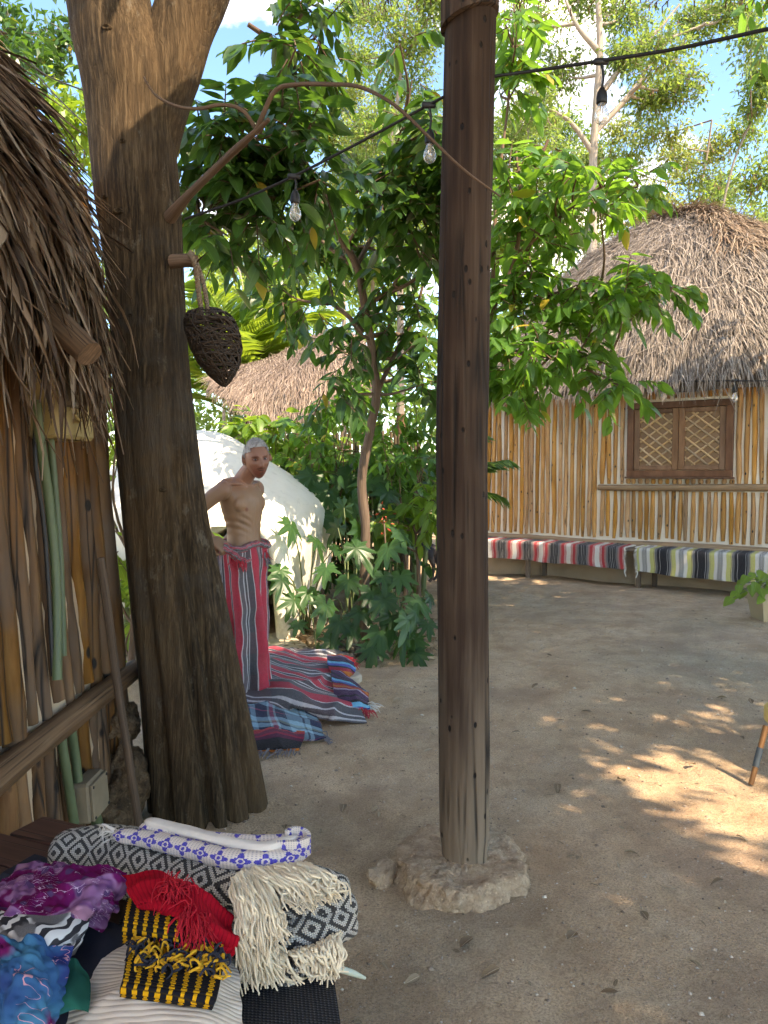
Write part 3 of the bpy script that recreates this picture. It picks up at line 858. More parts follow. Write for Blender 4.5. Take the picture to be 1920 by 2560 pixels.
path = [(DX - DR - .05, -0.02), (DX - DR - .02, 0.35)] + [(DX + (DR) * math.cos(a), DZ + DR * math.sin(a) * 1.02) for a in ang] + [(DX + DR + .02, 0.35), (DX + DR + .05, -0.02)]
path = cat(path, 60)
cs = [(0.0, 6.62), (0.02, 6.585), (0.06, 6.57), (0.105, 6.585), (0.125, 6.63), (0.14, 6.75), (0.19, 7.0), (0.26, 7.25), (0.0, 7.35)]
tg = norm(np.gradient(path, axis=0)); nn = np.stack([-tg[:, 1], tg[:, 0]], -1)
fr = np.stack([np.stack([path[:, 0] + nn[:, 0] * o, np.full(len(path), y), path[:, 1] + nn[:, 1] * o], -1) for o, y in cs + [cs[0]]], 1)
mb = MB(); grid(mb, fr)
mb.build('door_surround', M['dome'], dome, label='rounded plaster surround of the doorway')
mb = MB()
sl = [G(x, y, 0.035) for x, y in ((420, 1640), (690, 1583), (745, 1600), (800, 1640), (905, 1690), (760, 1700), (560, 1720), (420, 1700))]
cen = np.mean(sl, 0); ring = cat(sl + [sl[0]], 60)[:-1]
ring2 = ring.copy(); ring2[:, 2] = -0.03
ring1 = cen + (ring - cen) * 0.985; ring1[:, 2] = 0.045
vv = np.vstack([ring2, ring, ring1, cen + [0, 0, .01]]); N_ = 59
ff = [(i, (i + 1) % N_, N_ + (i + 1) % N_, N_ + i) for i in range(N_)] + [(N_ + i, N_ + (i + 1) % N_, 2 * N_ + (i + 1) % N_, 2 * N_ + i) for i in range(N_)] + [(2 * N_ + i, 2 * N_ + (i + 1) % N_, 3 * N_) for i in range(N_)]
mb.add(vv, ff)
mb.build('path', M['slab'], None, None, False, kind='structure', label='pale concrete apron in front of the dome doorway')
# ------------------------------------------------------------------ left hut: leaning pole wall, palm thatch eave
lh = thing('palm_thatch_hut', 'near left hut with leaning dark poles and shaggy palm thatch eave', 'hut', (-1.4, 2.6, 0))
def wx(z): return -1.165 - 0.062 * z
def lw(y, z, d=0.0): return np.array([wx(z) + d, y, z])
WY1 = 3.28
mb = MB()
yv = np.linspace(0.6, WY1, 50); zv = np.linspace(0.12, 2.75, 40)
Y_, Z_ = np.meshgrid(yv, zv)
X_ = wx(Z_) + 0.014 * fbm(np.stack([Y_ * 8, Z_ * 5, 0 * Y_], -1), 3, 3)
grid(mb, np.stack([X_, Y_, Z_], -1))
xe = np.linspace(0, 1, 12)
E_, Z2 = np.meshgrid(xe, zv)
grid(mb, np.stack([wx(Z2) - E_ * 1.6, WY1 + 0 * E_, Z2], -1))
mb.build('mud_wall', M['mortar_tan'], lh)
rng = np.random.default_rng(31)
y = 0.95; k = 0
while y < WY1 - 0.03:
    r = rng.uniform(0.032, 0.054); k += 1
    for za, zb in ((0.63 + rng.uniform(-.02, .03), 2.45), (0.10 + rng.uniform(-.05, .12), 0.55)):
        n = max(5, int((zb - za) * 9)); z = np.linspace(za, zb, n)
        yy = y + 0.022 * vnoise(np.stack([z * 1.7, 0 * z + k * 2.7, 0 * z], -1), 3)
        pts = np.stack([wx(z) - 0.004, yy, z], -1)
        rr = r * (1 + 0.2 * vnoise(np.stack([z * 2.6, 0 * z + k, 0 * z + 9], -1), 5))
        mb = MB(); tube(mb, pts, rr, 10, True, 0.22, k, rnd=rng.random(), flat=1.0)
        mb.build('wall_pole', M['pole_dark'], lh, pts[0])
    y += 2 * r + rng.uniform(0.010, 0.038)
mb = MB()
z = np.linspace(-0.05, 2.7, 30)
tube(mb, np.stack([wx(z) - 0.01, WY1 + 0.03 + 0 * z, z], -1), 0.075, 16, True, 0.08, 4)
mb.build('corner_post', M['pole_dark'], lh, (wx(0), WY1, 0), label='thick round corner post of the hut')
mb = MB()
tube(mb, cat([lw(0.5, 0.60, .05), lw(1.6, 0.59, .055), lw(2.6, 0.595, .05), lw(3.42, 0.60, .06)], 30), [0.048, 0.052, 0.045, 0.047], 14, True, 0.1, 8)
mb.build('rail_log', M['log_dark'], lh, label='horizontal log tied across the poles')
# rough stones at the foot of the wall
for i, (yy, zz, d, sx, sy, sz) in enumerate(((3.2, .15, .05, .10, .13, .15), (3.0, .05, .05, .10, .12, .10), (3.28, .40, .02, .08, .09, .09))):
    mb = MB()
    a, bb = np.meshgrid(np.linspace(0, 2 * np.pi, 73), np.linspace(0.02, np.pi - .02, 45))
    dr = np.stack([np.sin(bb) * np.cos(a), np.sin(bb) * np.sin(a), np.cos(bb)], -1)
    rad = 1 + 0.30 * fbm(dr * 1.7 + i * 5, i, 3) + .06 * np.abs(fbm(dr * 6 + i, i + 4, 4))
    grid(mb, lw(yy, zz, d) + dr * rad[..., None] * np.array([sx, sy, sz]))
    mb.build('base_stone', M['dark_stone'], lh, lw(yy, zz, d))

# palm thatch: cross-section swept along the eave and round the far corner
prof_l = np.array([(0.16, 2.02), (0.14, 2.2), (0.09, 2.42), (-0.06, 2.64), (-0.30, 2.95), (-0.9, 3.55), (-1.9, 4.4)])    # (outward offset, height)
LP = cat(prof_l, 60)
CCX, CCY = -1.25, 2.36          # corner turning centre
def lroof(a, r):
    """a 0..1 along the eave from behind the camera to round the far end, r 0 ridge..1 eave"""
    q = (1 - np.clip(r, 0, 1)) * 58.99; i = q.astype(int); f = (q - i)
    o = LP[i, 0] * (1 - f) + LP[i + 1, 0] * f; z = LP[i, 1] * (1 - f) + LP[i + 1, 1] * f
    rr = np.maximum(o + 0.42, 0.0); back = np.minimum(o + 0.42, 0)
    along = a * 5.0
    straight = along < 3.0
    th = np.clip((along - 3.0) / 2.0, 0, 1) * 1.9
    X = np.where(straight, CCX - .30 + rr + back, CCX - .30 + back + rr * np.cos(th))
    Yv = np.where(straight, CCY - 3.0 + along, CCY + (rr) * np.sin(th) * 1.05)
    return np.stack([X, Yv, z], -1)
A_, R_ = np.meshgrid(np.linspace(0, 1, 60), np.linspace(0, 1, 40))
mb = MB(); g_ = lroof(A_.ravel(), R_.ravel()).reshape(40, 60, 3); grid(mb, g_ - np.array([0.05, 0, 0.05]))
lro = mb.build('thatch_roof', M['under_thatch'], lh, (-1.4, 2.6, 0))
# one dry leaf strip: long, keeled, curling
def strip_mesh(seed):
    r = np.random.default_rng(seed)
    n = 9; t = np.linspace(0, 1, n)
    w = 0.5 * (0.55 + 0.6 * np.sin(np.pi * np.clip(t * 0.9 + .1, 0, 1))) * (1 - t ** 3 * 0.93)
    bend = r.uniform(-.05, .12) * t ** 2 + r.normal(0, .015) * np.sin(t * 7)
    sidew = r.normal(0, .06) * t ** 2 + r.normal(0, .012) * np.sin(t * 9)
    tw = r.normal(0, 1.0) * t
    v = []
    for i in range(n):
        c, s = math.cos(tw[i]), math.sin(tw[i])
        for k in (-1, 0, 1):
            x = k * w[i] * 0.034; z = (0.006 if k else 0)
            v.append((x * c - z * s + sidew[i], t[i], x * s + z * c + bend[i]))
    f = [(i * 3 + k, i * 3 + k + 1, i * 3 + k + 4, i * 3 + k + 3) for i in range(n - 1) for k in (0, 1)]
    uv = [((k + 1) / 2, t[i]) for i in range(n) for k in (-1, 0, 1)]
    return np.array(v), np.array(f), np.array(uv)
strips = [strip_mesh(s) for s in range(14)]
strip_me = []
for i, (v, f, uv) in enumerate(strips):
    mb = MB(); mb.add(v, f, uv); strip_me.append(mb.mesh('leaf_strip', M['palm_thatch'], (0, 0, 0)))
rng = np.random.default_rng(77)
def strip_set(N, r0, r1, L, a0=0.30, a1=1.0, lift=0.10, yaw=0.25, drop=0.5):
    a = rng.uniform(a0, a1, N); r = rng.uniform(r0, r1, N); e = 2e-3
    p = lroof(a, r); dr = norm(lroof(a, r + e) - lroof(a, r - e)); da = norm(lroof(a + e, r) - lroof(a - e, r))
    n = norm(np.cross(dr, da)); flip = n @ np.array([0.8, -0.5, 0.3]) < 0; n[flip] *= -1
    yw = rng.normal(0, yaw, N)[:, None]
    d = norm(dr * np.cos(yw) + da * np.sin(yw) + n * rng.normal(lift * .4, lift, N)[:, None] - np.array([0, 0, 1.0]) * (drop * rng.random(N) * (r > .8))[:, None])
    sl = L * rng.uniform(0.65, 1.4, N)
    return p + n * rng.uniform(-0.02, 0.05, N)[:, None], basis(d, n), np.stack([rng.uniform(.5, 1.65, N), sl, sl * .8], -1), n
o_, m_, s_, n_ = strip_set(5200, 0.10, 1.0, 0.42)
o2, m2, s2, n2 = strip_set(1500, 0.93, 1.0, 0.25, lift=.08, yaw=.35, drop=1.1)
o_ = np.vstack([o_, o2]); m_ = np.concatenate([m_, m2]); s_ = np.vstack([s_, s2])
BX = lambda q: np.interp(q, [0, 130, 310, 430, 620, 850, 1000, 1200], [0, 25, 140, 222, 252, 288, 285, 270])
def proj(p):
    p = np.asarray(p); d = p[:, 1] * cT - (p[:, 2] - HC) * sT; up = p[:, 1] * sT + (p[:, 2] - HC) * cT
    return CX + F * p[:, 0] / d, CY - F * up / d, d
def tidy(o, m, s):      # drop strips that stray far past the clipped edge of the eave
    k = np.ones(len(o), bool)
    for f_ in (.5, 1.0):
        x, y, d = proj(o + m[:, :, 1] * s[:, 1:2] * f_); k &= (x < BX(y) + rng.gamma(1.2, 9, len(o))) | (d < .4)
    return o[k], m[k], s[k]
o_, m_, s_ = tidy(o_, m_, s_)
# the 300 that show largest become objects of their own
px, py, dep = proj(o_ + m_[:, :, 1] * s_[:, 1:2] * .5)
vis = (px > -20) & (px < 300) & (py > 120) & (py < 1100) & (dep > .5)
score = np.where(vis, s_[:, 0] * s_[:, 1] / np.maximum(dep, .3) ** 2 * (1 + 0.6 * (rng.random(len(o_)))), -1)
big = np.argsort(-score)[:300]
isbig = np.zeros(len(o_), bool); isbig[big] = True
for i in big:
    inst('leaf_strip', strip_me[i % 14], lro, m_[i] * s_[i][None, :], o_[i] + m_[i][:, 2] * .015)
mb = MB(); rest = np.where(~isbig)[0]
for k in range(14):
    j = rest[rest % 14 == k]; v, f, uv = strips[k]
    scatter(mb, v, f, uv, o_[j], m_[j], s_[j], rng.random(len(j)))
# fine loose fibres
o3, m3, s3, n3 = strip_set(2600, 0.2, 1.0, 0.36, lift=.16, yaw=.5, drop=.8)
s3[:, 0] *= 0.22; o3, m3, s3 = tidy(o3, m3, s3)
scatter(mb, *strips[3], o3, m3, s3, rng.random(len(o3)))
mb.build('loose_leaf_strips', M['palm_thatch'], lro, (-1.4, 2.6, 0), kind='stuff')
# rafter log poking out of the thatch
mb = MB()
tube(mb, cat([P(60, 735, 2.15), P(150, 815, 2.12), P(225, 885, 2.08)], 12), [0.041, 0.040, 0.037], 18, True, 0.10, 2)
mb.build('rafter_log', M['log_dark'], lh, P(225, 885, 2.08), label='sawn dark log end poking out of the thatch')

# things fixed to or leaning on that wall
def pipe(name, pts, r, mat, label, cat_, n=26, seg=10, group=None):
    mb = MB(); tube(mb, cat(pts, n), r, seg, True, 0.02, 1)
    return mb.build(name, mat, None, None, label=label, cat=cat_, group=group)
M['conduit'] = m_plain('green_conduit_plastic', (0.085, 0.115, 0.055), 0.45, 0.35, 9, 0.1)
M['beige'] = m_plain('beige_plastic', (0.36, 0.27, 0.12), 0.45, 0.25, 7, 0.1)
M['boxgrey'] = m_plain('dusty_grey_plastic', (0.20, 0.155, 0.10), 0.6, 0.35, 12, 0.2)
def WL(px, py, d):      # point on the leaning wall (offset d outwards) under a pixel
    lo, hi = 0.8, 5.0
    for _ in range(40):
        mdl = (lo + hi) / 2; q = P(px, py, mdl)
        if q[0] > wx(q[2]) + d: lo = mdl
        else: hi = mdl
    return P(px, py, lo)
pipe('conduit_pipe', [WL(90, 1000, .075), WL(100, 1100, .07), WL(122, 1250, .065), WL(140, 1450, .065), WL(143, 1700, .07)], 0.017, M['conduit'], 'green plastic conduit running from the meter box down behind the rail log', 'pipe')
pipe('conduit_pipe', [WL(122, 1050, .05), WL(135, 1200, .045), WL(150, 1400, .045), WL(158, 1640, .045)], 0.013, M['conduit'], 'thinner green conduit tucked behind the larger pipe', 'pipe')
pipe('conduit_pipe', [WL(152, 1835, .05), WL(166, 1930, .055), WL(186, 2060, .06)], 0.017, M['conduit'], 'green conduit passing left of the junction box below the rail', 'pipe')
pipe('conduit_pipe', [WL(178, 1820, .05), WL(188, 1890, .05), WL(197, 1965, .055)], 0.017, M['conduit'], 'short green conduit entering the top of the junction box', 'pipe')
pipe('conduit_pipe', [WL(232, 2020, .055), WL(250, 2080, .055), WL(262, 2120, .06)], 0.022, M['conduit'], 'stubby green conduit leaving the bottom of the junction box', 'pipe')
for a, nm in (([(90, 1010), (88, 1150), (108, 1300), (118, 1420), (128, 1600), (132, 1690)], 'black cable hugging the left side of the conduit'), ([(60, 1905), (100, 1870), (160, 1815), (215, 1785), (250, 1770)], 'black cable looped under the rail log'), ([(20, 1930), (90, 1890), (150, 1835), (185, 1805)], 'second black cable sagging beneath the rail log')):
    pipe('power_cable', [WL(x, y_, .055 if nm.startswith('black cable hug') else .04) for x, y_ in a], 0.008, M['black'], nm, 'cable', 30, 8)
# meter box under the eave
mbx = thing('meter_box', 'beige electric meter box half hidden by hanging palm leaves', 'electric box', WL(140, 1085, .05))
c = WL(150, 1000, .06)
Rw = np.stack([[0, 1.0, 0], [1.0, 0, -0.062], [0, 0, 1.0]], -1); Rw = np.stack([norm(Rw[:, 0]), norm([1, 0, .062]), norm([-.062, 0, 1.0])], -1)
mb = MB(); box(mb, c, (0.34, 0.11, 0.30), Rw, 0.012); mb.build('case', M['beige'], mbx, smooth=False)
mb = MB(); box(mb, c + Rw @ np.array([-.03, .061, 0.05]), (0.2, .018, 0.17), Rw, 0.006); mb.build('cover', M['boxgrey'], mbx, smooth=False)
mb = MB(); tube(mb, cat([c + Rw @ np.array(q) for q in ((-.05, .07, -.06), (-.03, .075, -.08), (0.02, .075, -.08), (.04, .07, -.06))], 12), .006, 6); mb.build('latch', M['beige'], mbx)
jb = thing('junction_box', 'square dusty grey junction box low on the pole wall', 'electric box', WL(222, 2035, .05))
c = WL(222, 1990, .07)
mb = MB(); box(mb, c, (0.165, 0.07, 0.15), Rw, 0.010); mb.build('case', M['boxgrey'], jb, smooth=False)
mb = MB(); box(mb, c + Rw @ np.array([0, .040, 0]), (0.150, .014, 0.135), Rw, 0.005); lid = mb.build('lid', M['boxgrey'], jb, smooth=False)
for q in ((-.065, -.057), (.065, -.057), (-.065, .057), (.065, .057)):
    mb = MB(); e = c + Rw @ np.array([q[0], .046, q[1]]); tube(mb, np.array([e, e + Rw @ np.array([0, .004, 0])]), .006, 8); mb.build('screw', M['black'], lid)
pipe('leaning_pole', [WL(250, 1395, .14), WL(268, 1520, .15), WL(292, 1700, .16), WL(322, 1900, .18), WL(352, 2090, .20)], 0.0165, M['log_dark'], 'thin brown stick leaning against the corner of the left hut', 'pole', 24)

# ------------------------------------------------------------------ big tree in front of the left hut
TY = 3.36
prof_t = [(-420, 60, 330), (-200, 118, 345), (0, 168, 372), (100, 185, 405), (200, 208, 432), (300, 222, 432), (500, 241, 450), (700, 268, 460), (900, 281, 472), (1100, 291, 493), (1300, 311, 521), (1500, 331, 563), (1700, 351, 604), (1900, 366, 645), (2040, 374, 670), (2120, 376, 692), (2170, 372, 706)]
tk = []
for py_, l, r in prof_t:
    a, b_ = P(l, py_, TY), P(r, py_, TY)
    tk.append([(a[0] + b_[0]) / 2, TY + 0.0, (a[2] + b_[2]) / 2, (b_[0] - a[0]) / 2])
tk = np.array(tk)[::-1]
tk[0, 2] = -0.05
tk = cat(tk, 150)
seg = 128
tha = np.linspace(0, 2 * np.pi, seg + 1) + np.pi / 2
cx_, cz_, rad_ = tk[:, 0], tk[:, 2], tk[:, 3]
flare = np.exp(-np.clip(cz_, 0, 9) / 0.75)
lob = np.zeros((len(tk), seg + 1))
for a0, w, d, hgt in ((-2.02, .09, .34, .9), (-1.30, .05, .36, .8), (-0.95, .05, .28, 1.5), (-2.6, .10, .28, .9), (-0.45, .09, .22, .8), (0.4, .12, .2, .8), (1.8, .14, .2, .8)):
    dd = (tha[None] - a0 + np.pi) % (2 * np.pi) - np.pi
    lob -= d * np.exp(-(dd / (w + .05 * np.clip(cz_, 0, 2)[:, None])) ** 2) * np.exp(-np.clip(cz_, 0, 9) / hgt)[:, None]
pp = np.stack([np.cos(tha)[None] + 0 * rad_[:, None], np.sin(tha)[None] + 0 * rad_[:, None], np.repeat(cz_[:, None], seg + 1, 1)], -1)
rr = rad_[:, None] * (1 + lob + 0.035 * fbm(pp * np.array([1.2, 1.2, .8]), 12, 3) + 0.012 * vnoise(pp * np.array([9, 9, 1.2]), 4))
tp = np.stack([cx_[:, None] + rr * np.cos(tha), TY + rr * np.sin(tha) * 0.95, np.repeat(cz_[:, None], seg + 1, 1)], -1)
tree = thing('shade_tree', 'large leaning trunk with fluted brown bark beside the left hut', 'tree', (cx_[0], TY, 0))
mb = MB(); grid(mb, tp)
# right-hand fork
fk = cat([P(375, 420, TY + .02), P(405, 240, TY + .03), P(450, 90, TY + .06), P(505, -60, TY + .1), P(600, -260, TY + .2), P(720, -520, TY + .4)], 40)
tube(mb, fk, [0.10, 0.135, 0.14, 0.125, 0.11, 0.09], 40, True, 0.05, 4)
for px_, py_, s in ((262, 62, .032), (300, 345, .022), (288, 520, .03), (250, 480, .016), (400, 1225, .02), (315, 780, .014)):
    c = P(px_, py_, TY - 0.2); a_, b_ = np.meshgrid(np.linspace(0, 2 * np.pi, 17), np.linspace(0, 1, 7))
    rads = s * b_; hh = 0.012 * np.exp(-((b_ - .55) / .22) ** 2) + 0.004
    # knot ring pressed on the trunk surface
    i = np.argmin(abs(cz_ - c[2])); yc = TY - 0.95 * np.sqrt(max(rad_[i] ** 2 - (c[0] - cx_[i]) ** 2, 1e-4))
    q = np.stack([c[0] + rads * np.cos(a_), yc - hh + 0.02 * b_ ** 2, c[2] + 0.55 * rads * np.sin(a_)], -1)
    grid(mb, q)
mb.build('trunk', M['bark'], tree)
# broken stub that holds the basket, low dead branch with long arching twigs
mb = MB(); tube(mb, cat([P(430, 655, TY - .1), P(470, 652, TY - .12), P(489, 655, TY - .13)], 8), [.032, .030, .027], 12, True, .15, 3)
mb.build('stub', M['branch'], tree, label='short broken stub on the trunk')
mb = MB()
tube(mb, cat([P(425, 545, TY - .10), P(470, 490, TY - .22), P(540, 420, TY - .35), P(610, 355, TY - .5), P(672, 298, TY - .58)], 22), [.028, .0175, .0155, .014, .008], 12, True, .12, 6)
tube(mb, cat([P(640, 330, TY - .54), P(658, 285, TY - .58), P(690, 225, TY - .62), P(745, 211, TY - .66), P(830, 211, TY - .74), P(900, 218, TY - .82), P(985, 262, TY - .92), P(1075, 345, TY - .98), P(1160, 425, TY - 1.0), P(1252, 492, TY - 1.0)], 60), [.010, .0085, .0075, .0072, .0066, .006, .0055, .005, .0042, .0025], 8, True, .1, 7)
tube(mb, cat([P(640, 322, TY - .54), P(605, 275, TY - .56), P(555, 262, TY - .56), P(495, 272, TY - .55), P(440, 265, TY - .52), P(392, 240, TY - .5), P(366, 205, TY - .5), P(360, 192, TY - .5)], 40), [.008, .0075, .007, .007, .0065, .006, .005, .004], 8, True, .1, 8)
mb.build('dead_branch', M['branch'], tree, label='bare brown branch with long arching twigs')

# ------------------------------------------------------------------ timber post on its stone footing
PC = np.array([P(1162, 2140, 2.8)[0], 2.8, 0.10])
post = thing('timber_post', 'weathered dark timber post standing on a rough stone', 'post', PC)
z = np.linspace(0.045, 3.14, 110)
ptop = P(1176, 60, 2.8)[0]
cx_ = np.interp(z, [0.1, 1.6, 3.15], [PC[0], P(1153, 1100, 2.8)[0], ptop])
tha = np.linspace(0, 2 * np.pi, 65) + np.pi / 2
pp = np.stack([np.cos(tha)[None] + 0 * z[:, None], np.sin(tha)[None] + 0 * z[:, None], np.repeat(z[:, None], 65, 1)], -1)
fac = np.cos(np.abs(((tha * 8 / (2 * np.pi)) % 1) - .5) * 2 * np.pi / 8)       # hewn facets
rr = 0.0945 * (1 + 0.045 * fbm(pp * np.array([1, 1, 1.1]), 3, 3) + .016 * vnoise(pp * np.array([5, 5, .8]), 8) + .006 * vnoise(pp * np.array([16, 16, 3]), 2))
rr = rr * np.interp(z, [0.09, 0.14, 2.6, 3.14], [0.93, 1.0, 0.985, 0.955])[:, None]
tp = np.stack([cx_[:, None] + rr * np.cos(tha), PC[1] + rr * np.sin(tha), np.repeat(z[:, None], 65, 1)], -1)
tp[0, :, 2] -= 0.035 * np.clip(np.cos((tha + np.pi / 2)), -1, 1)
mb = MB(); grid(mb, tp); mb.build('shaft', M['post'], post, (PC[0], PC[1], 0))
z2 = np.linspace(3.10, 4.3, 14)
tp = np.stack([np.stack([ptop - .004 + 0.103 * np.cos(tha), PC[1] - .012 + 0.103 * np.sin(tha), a + 0 * tha + (0.03 * np.cos(tha) if i < 1 else 0)], -1) for i, a in enumerate(z2)])
mb = MB(); grid(mb, tp)
rim = np.vstack([tp[0, :-1], tp[0, :-1].mean(0)]); mb.add(rim, np.array([(i, (i + 1) % 64, 64) for i in range(64)]))
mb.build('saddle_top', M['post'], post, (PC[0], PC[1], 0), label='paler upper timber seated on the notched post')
# footing
def rock(name, cen, outline, h, mat, parent=None, seed=0, **kw):
    """flat-topped boulder from a ground outline"""
    o = np.array(outline); c = np.asarray(cen, float)
    n = 180; ring = cat(np.vstack([o, o[:1]]), n + 1)[:-1]
    lev = [(1.05, -.1), (1.03, .1), (1.02, .25), (1.0, .4), (0.985, .55), (.97, .7), (0.95, .82), (0.92, .92), (0.87, .97), (0.8, 1.0), (.7, 1.0), (.6, 1.0), (0.5, 1.02), (.38, 1.0), (0.25, 1.0), (.12, 1.0), (0.02, 1.0)]
    rows = []
    for k, (s, zz) in enumerate(lev):
        q = c[None, :2] + (ring[:, :2] - c[:2]) * s
        p3 = np.c_[q, np.full(n, c[2] + h * zz)]
        nz_ = fbm(p3 * 9 + seed, seed, 3)
        p3[:, :2] += (norm(ring[:, :2] - c[:2]) * (0.030 * nz_ * (s > .6) + .016 * fbm(p3 * 30 + 3, seed + 1, 4) * (s > .6))[:, None])
        p3[:, 2] += (0.010 * fbm(p3 * 11 + 5, seed + 3, 4) + .005 * fbm(p3 * 50, seed, 3)) * (zz > .3) - .05 * h * (vnoise(p3 * 6, seed + 9) > .35) * (.6 < s < .99)
        rows.append(np.vstack([p3, p3[:1]]))
    mb = MB(); grid(mb, np.stack(rows)[:, ::-1])
    return mb.build(name, mat, parent, None, **kw)
rock('stone_footing', (PC[0] - .01, 2.76, 0.0), [G(x, y_ + rng.normal(0, 5)) for x, y_ in ((985, 2180), (1005, 2235), (1060, 2262), (1135, 2285), (1200, 2262), (1260, 2255), (1300, 2222), (1312, 2180), (1290, 2135), (1250, 2105), (1160, 2090), (1060, 2090), (1010, 2115), (1000, 2150))], 0.062, M['stone'], seed=4, label='flat rough tan boulder under the timber post', cat='stone')
rock('loose_stone', G(962, 2200), [G(x, y_) for x, y_ in ((925, 2205), (950, 2212), (985, 2190), (998, 2165), (975, 2165), (955, 2180))], 0.045, M['stone'], seed=9, label='small craggy stone left of the post footing', cat='stone')
# ------------------------------------------------------------------ vegetation
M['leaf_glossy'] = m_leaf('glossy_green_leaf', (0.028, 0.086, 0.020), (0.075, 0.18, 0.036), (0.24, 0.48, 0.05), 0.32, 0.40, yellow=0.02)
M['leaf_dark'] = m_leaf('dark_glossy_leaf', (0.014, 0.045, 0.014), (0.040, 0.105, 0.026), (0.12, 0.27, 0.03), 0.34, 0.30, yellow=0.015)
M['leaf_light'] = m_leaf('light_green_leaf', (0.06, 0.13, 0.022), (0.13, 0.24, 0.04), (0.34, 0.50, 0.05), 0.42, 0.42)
M['leaf_small'] = m_leaf('small_grey_green_leaf', (0.05, 0.100, 0.030), (0.13, 0.20, 0.065), (0.30, 0.42, 0.08), 0.45, 0.5, False)
M['leaf_yellow'] = m_leaf('yellow_green_leaf', (0.09, 0.135, 0.035), (0.19, 0.235, 0.06), (0.38, 0.45, 0.10), 0.45, 0.5, False, yellow=0.05)
M['leaf_bush'] = m_leaf('bright_bush_leaf', (0.10, 0.18, 0.035), (0.21, 0.32, 0.07), (0.42, 0.56, 0.10), 0.5, 0.5, False)
M['leaf_far'] = m_leaf('far_wood_leaf', (0.05, 0.10, 0.025), (0.13, 0.21, 0.055), (0.28, 0.42, 0.07), 0.5, 0.4, False)
M['leaf_split'] = m_leaf('split_leaf_green', (0.022, 0.075, 0.025), (0.055, 0.145, 0.042), (0.20, 0.40, 0.05), 0.30, 0.34, False)
M['leaf_palm'] = m_leaf('palm_frond_green', (0.07, 0.15, 0.02), (0.16, 0.27, 0.04), (0.38, 0.52, 0.05), 0.38, 0.42, False)
M['leaf_palm_dark'] = m_leaf('dark_palm_green', (0.025, 0.07, 0.02), (0.06, 0.13, 0.035), (0.18, 0.32, 0.05), 0.38, 0.38, False)
M['dry_leaf'] = m_leaf('dry_fallen_leaf', (0.16, 0.10, 0.055), (0.42, 0.33, 0.22), (0.3, 0.2, 0.1), 0.7, 0.1)
M['stem'] = m_plain('green_stem', (0.10, 0.13, 0.05), 0.5, 0.3, 12, 0.1)
M['pod'] = m_plain('dry_seed_pod', (0.17, 0.10, 0.055), 0.7, 0.3, 12, 0.1)
M['flower'] = m_plain('red_bract', (0.45, 0.06, 0.03), 0.6, 0.3, 12, 0.1)

def leaf_tpl(ratio=0.36, fold=0.10, curve=0.22, n=6, tip=1.0, wave=0.0):
    t = np.linspace(0, 1, n)
    w = 0.5 * ratio * np.sin(np.pi * t ** (0.85 * tip)) ** 0.8
    w[0] = 0.02 * ratio; w[-1] = 0.004
    v = []; uv = []
    for i in range(n):
        for k in (-1, 0, 1):
            v.append((k * w[i], t[i], abs(k) * fold * w[i] * 2 - curve * t[i] ** 2 + wave * k * math.sin(t[i] * 6)))
            uv.append((0.5 + 0.5 * k, t[i]))
    f = [(i * 3 + k, i * 3 + k + 1, i * 3 + k + 4, i * 3 + k + 3) for i in range(n - 1) for k in (0, 1)]
    return np.array(v), np.array(f), np.array(uv)
LEAF = leaf_tpl()
LEAFW = [leaf_tpl(0.36, .10, .22), leaf_tpl(0.40, .16, .32, wave=.01), leaf_tpl(0.33, .06, .12, wave=-.012), leaf_tpl(.38, .2, .05)]
SML = (np.array([[0, 0, 0], [-.19, .45, .03], [.19, .45, .03], [0, 1, -.08]]), np.array([(0, 2, 1), (1, 2, 3)]), np.array([[.5, 0], [0, .5], [1, .5], [.5, 1]]))

def twigs(clusters, rng, tw_len, leaf_len, per=8, out=None, droop=0.45, up=0.15, flat=0.4):
    """leafy twigs: clusters (centre, radius, count) -> leaf origins, bases, sizes, twig polylines"""
    O = []; Mx = []; S = []; T = []
    for c, R, n in clusters:
        c = np.asarray(c, float); R = np.broadcast_to(np.asarray(R, float), (3,))
        for _ in range(int(n)):
            d0 = norm(rng.normal(size=3) * np.array([1, 1, .75]) + np.array([0, 0, up]))
            st = c + d0 * R * rng.random() ** 0.5 * 0.75
            if out is not None: d0 = norm(d0 + 0.6 * norm(st - out))
            L = tw_len * rng.uniform(.6, 1.3)
            k = np.arange(per); t = (k + 0.6) / per
            sag = rng.uniform(.1, .5) * L
            pos = st + d0 * (t * L)[:, None] - np.array([0, 0, 1.0]) * (sag * t ** 2)[:, None]
            tg = norm(d0 - np.array([0, 0, 2.0]) * (sag / L * t)[:, None])
            side = norm(np.cross(tg, [0, 0, 1.0]) + 1e-4)
            sg = np.where(k % 2 == 0, 1, -1)[:, None]
            rl = rng.normal(0, .5, per)[:, None]
            ld = norm(tg * 0.55 + side * sg * rng.uniform(.5, 1.0, per)[:, None] + np.array([0, 0, 1.0]) * rl * .35 - np.array([0, 0, droop]) * rng.uniform(.4, 1.4, per)[:, None])
            ln = norm(np.array([0, 0, 1.0]) + rng.normal(0, flat, (per, 3)))
            O.append(pos); Mx.append(basis(ld, ln)); S.append(leaf_len * np.clip(rng.normal(.88, .22, per), .4, 1.35)); T.append((st, pos[-1], d0))
    return np.vstack(O), np.concatenate(Mx), np.concatenate(S), T

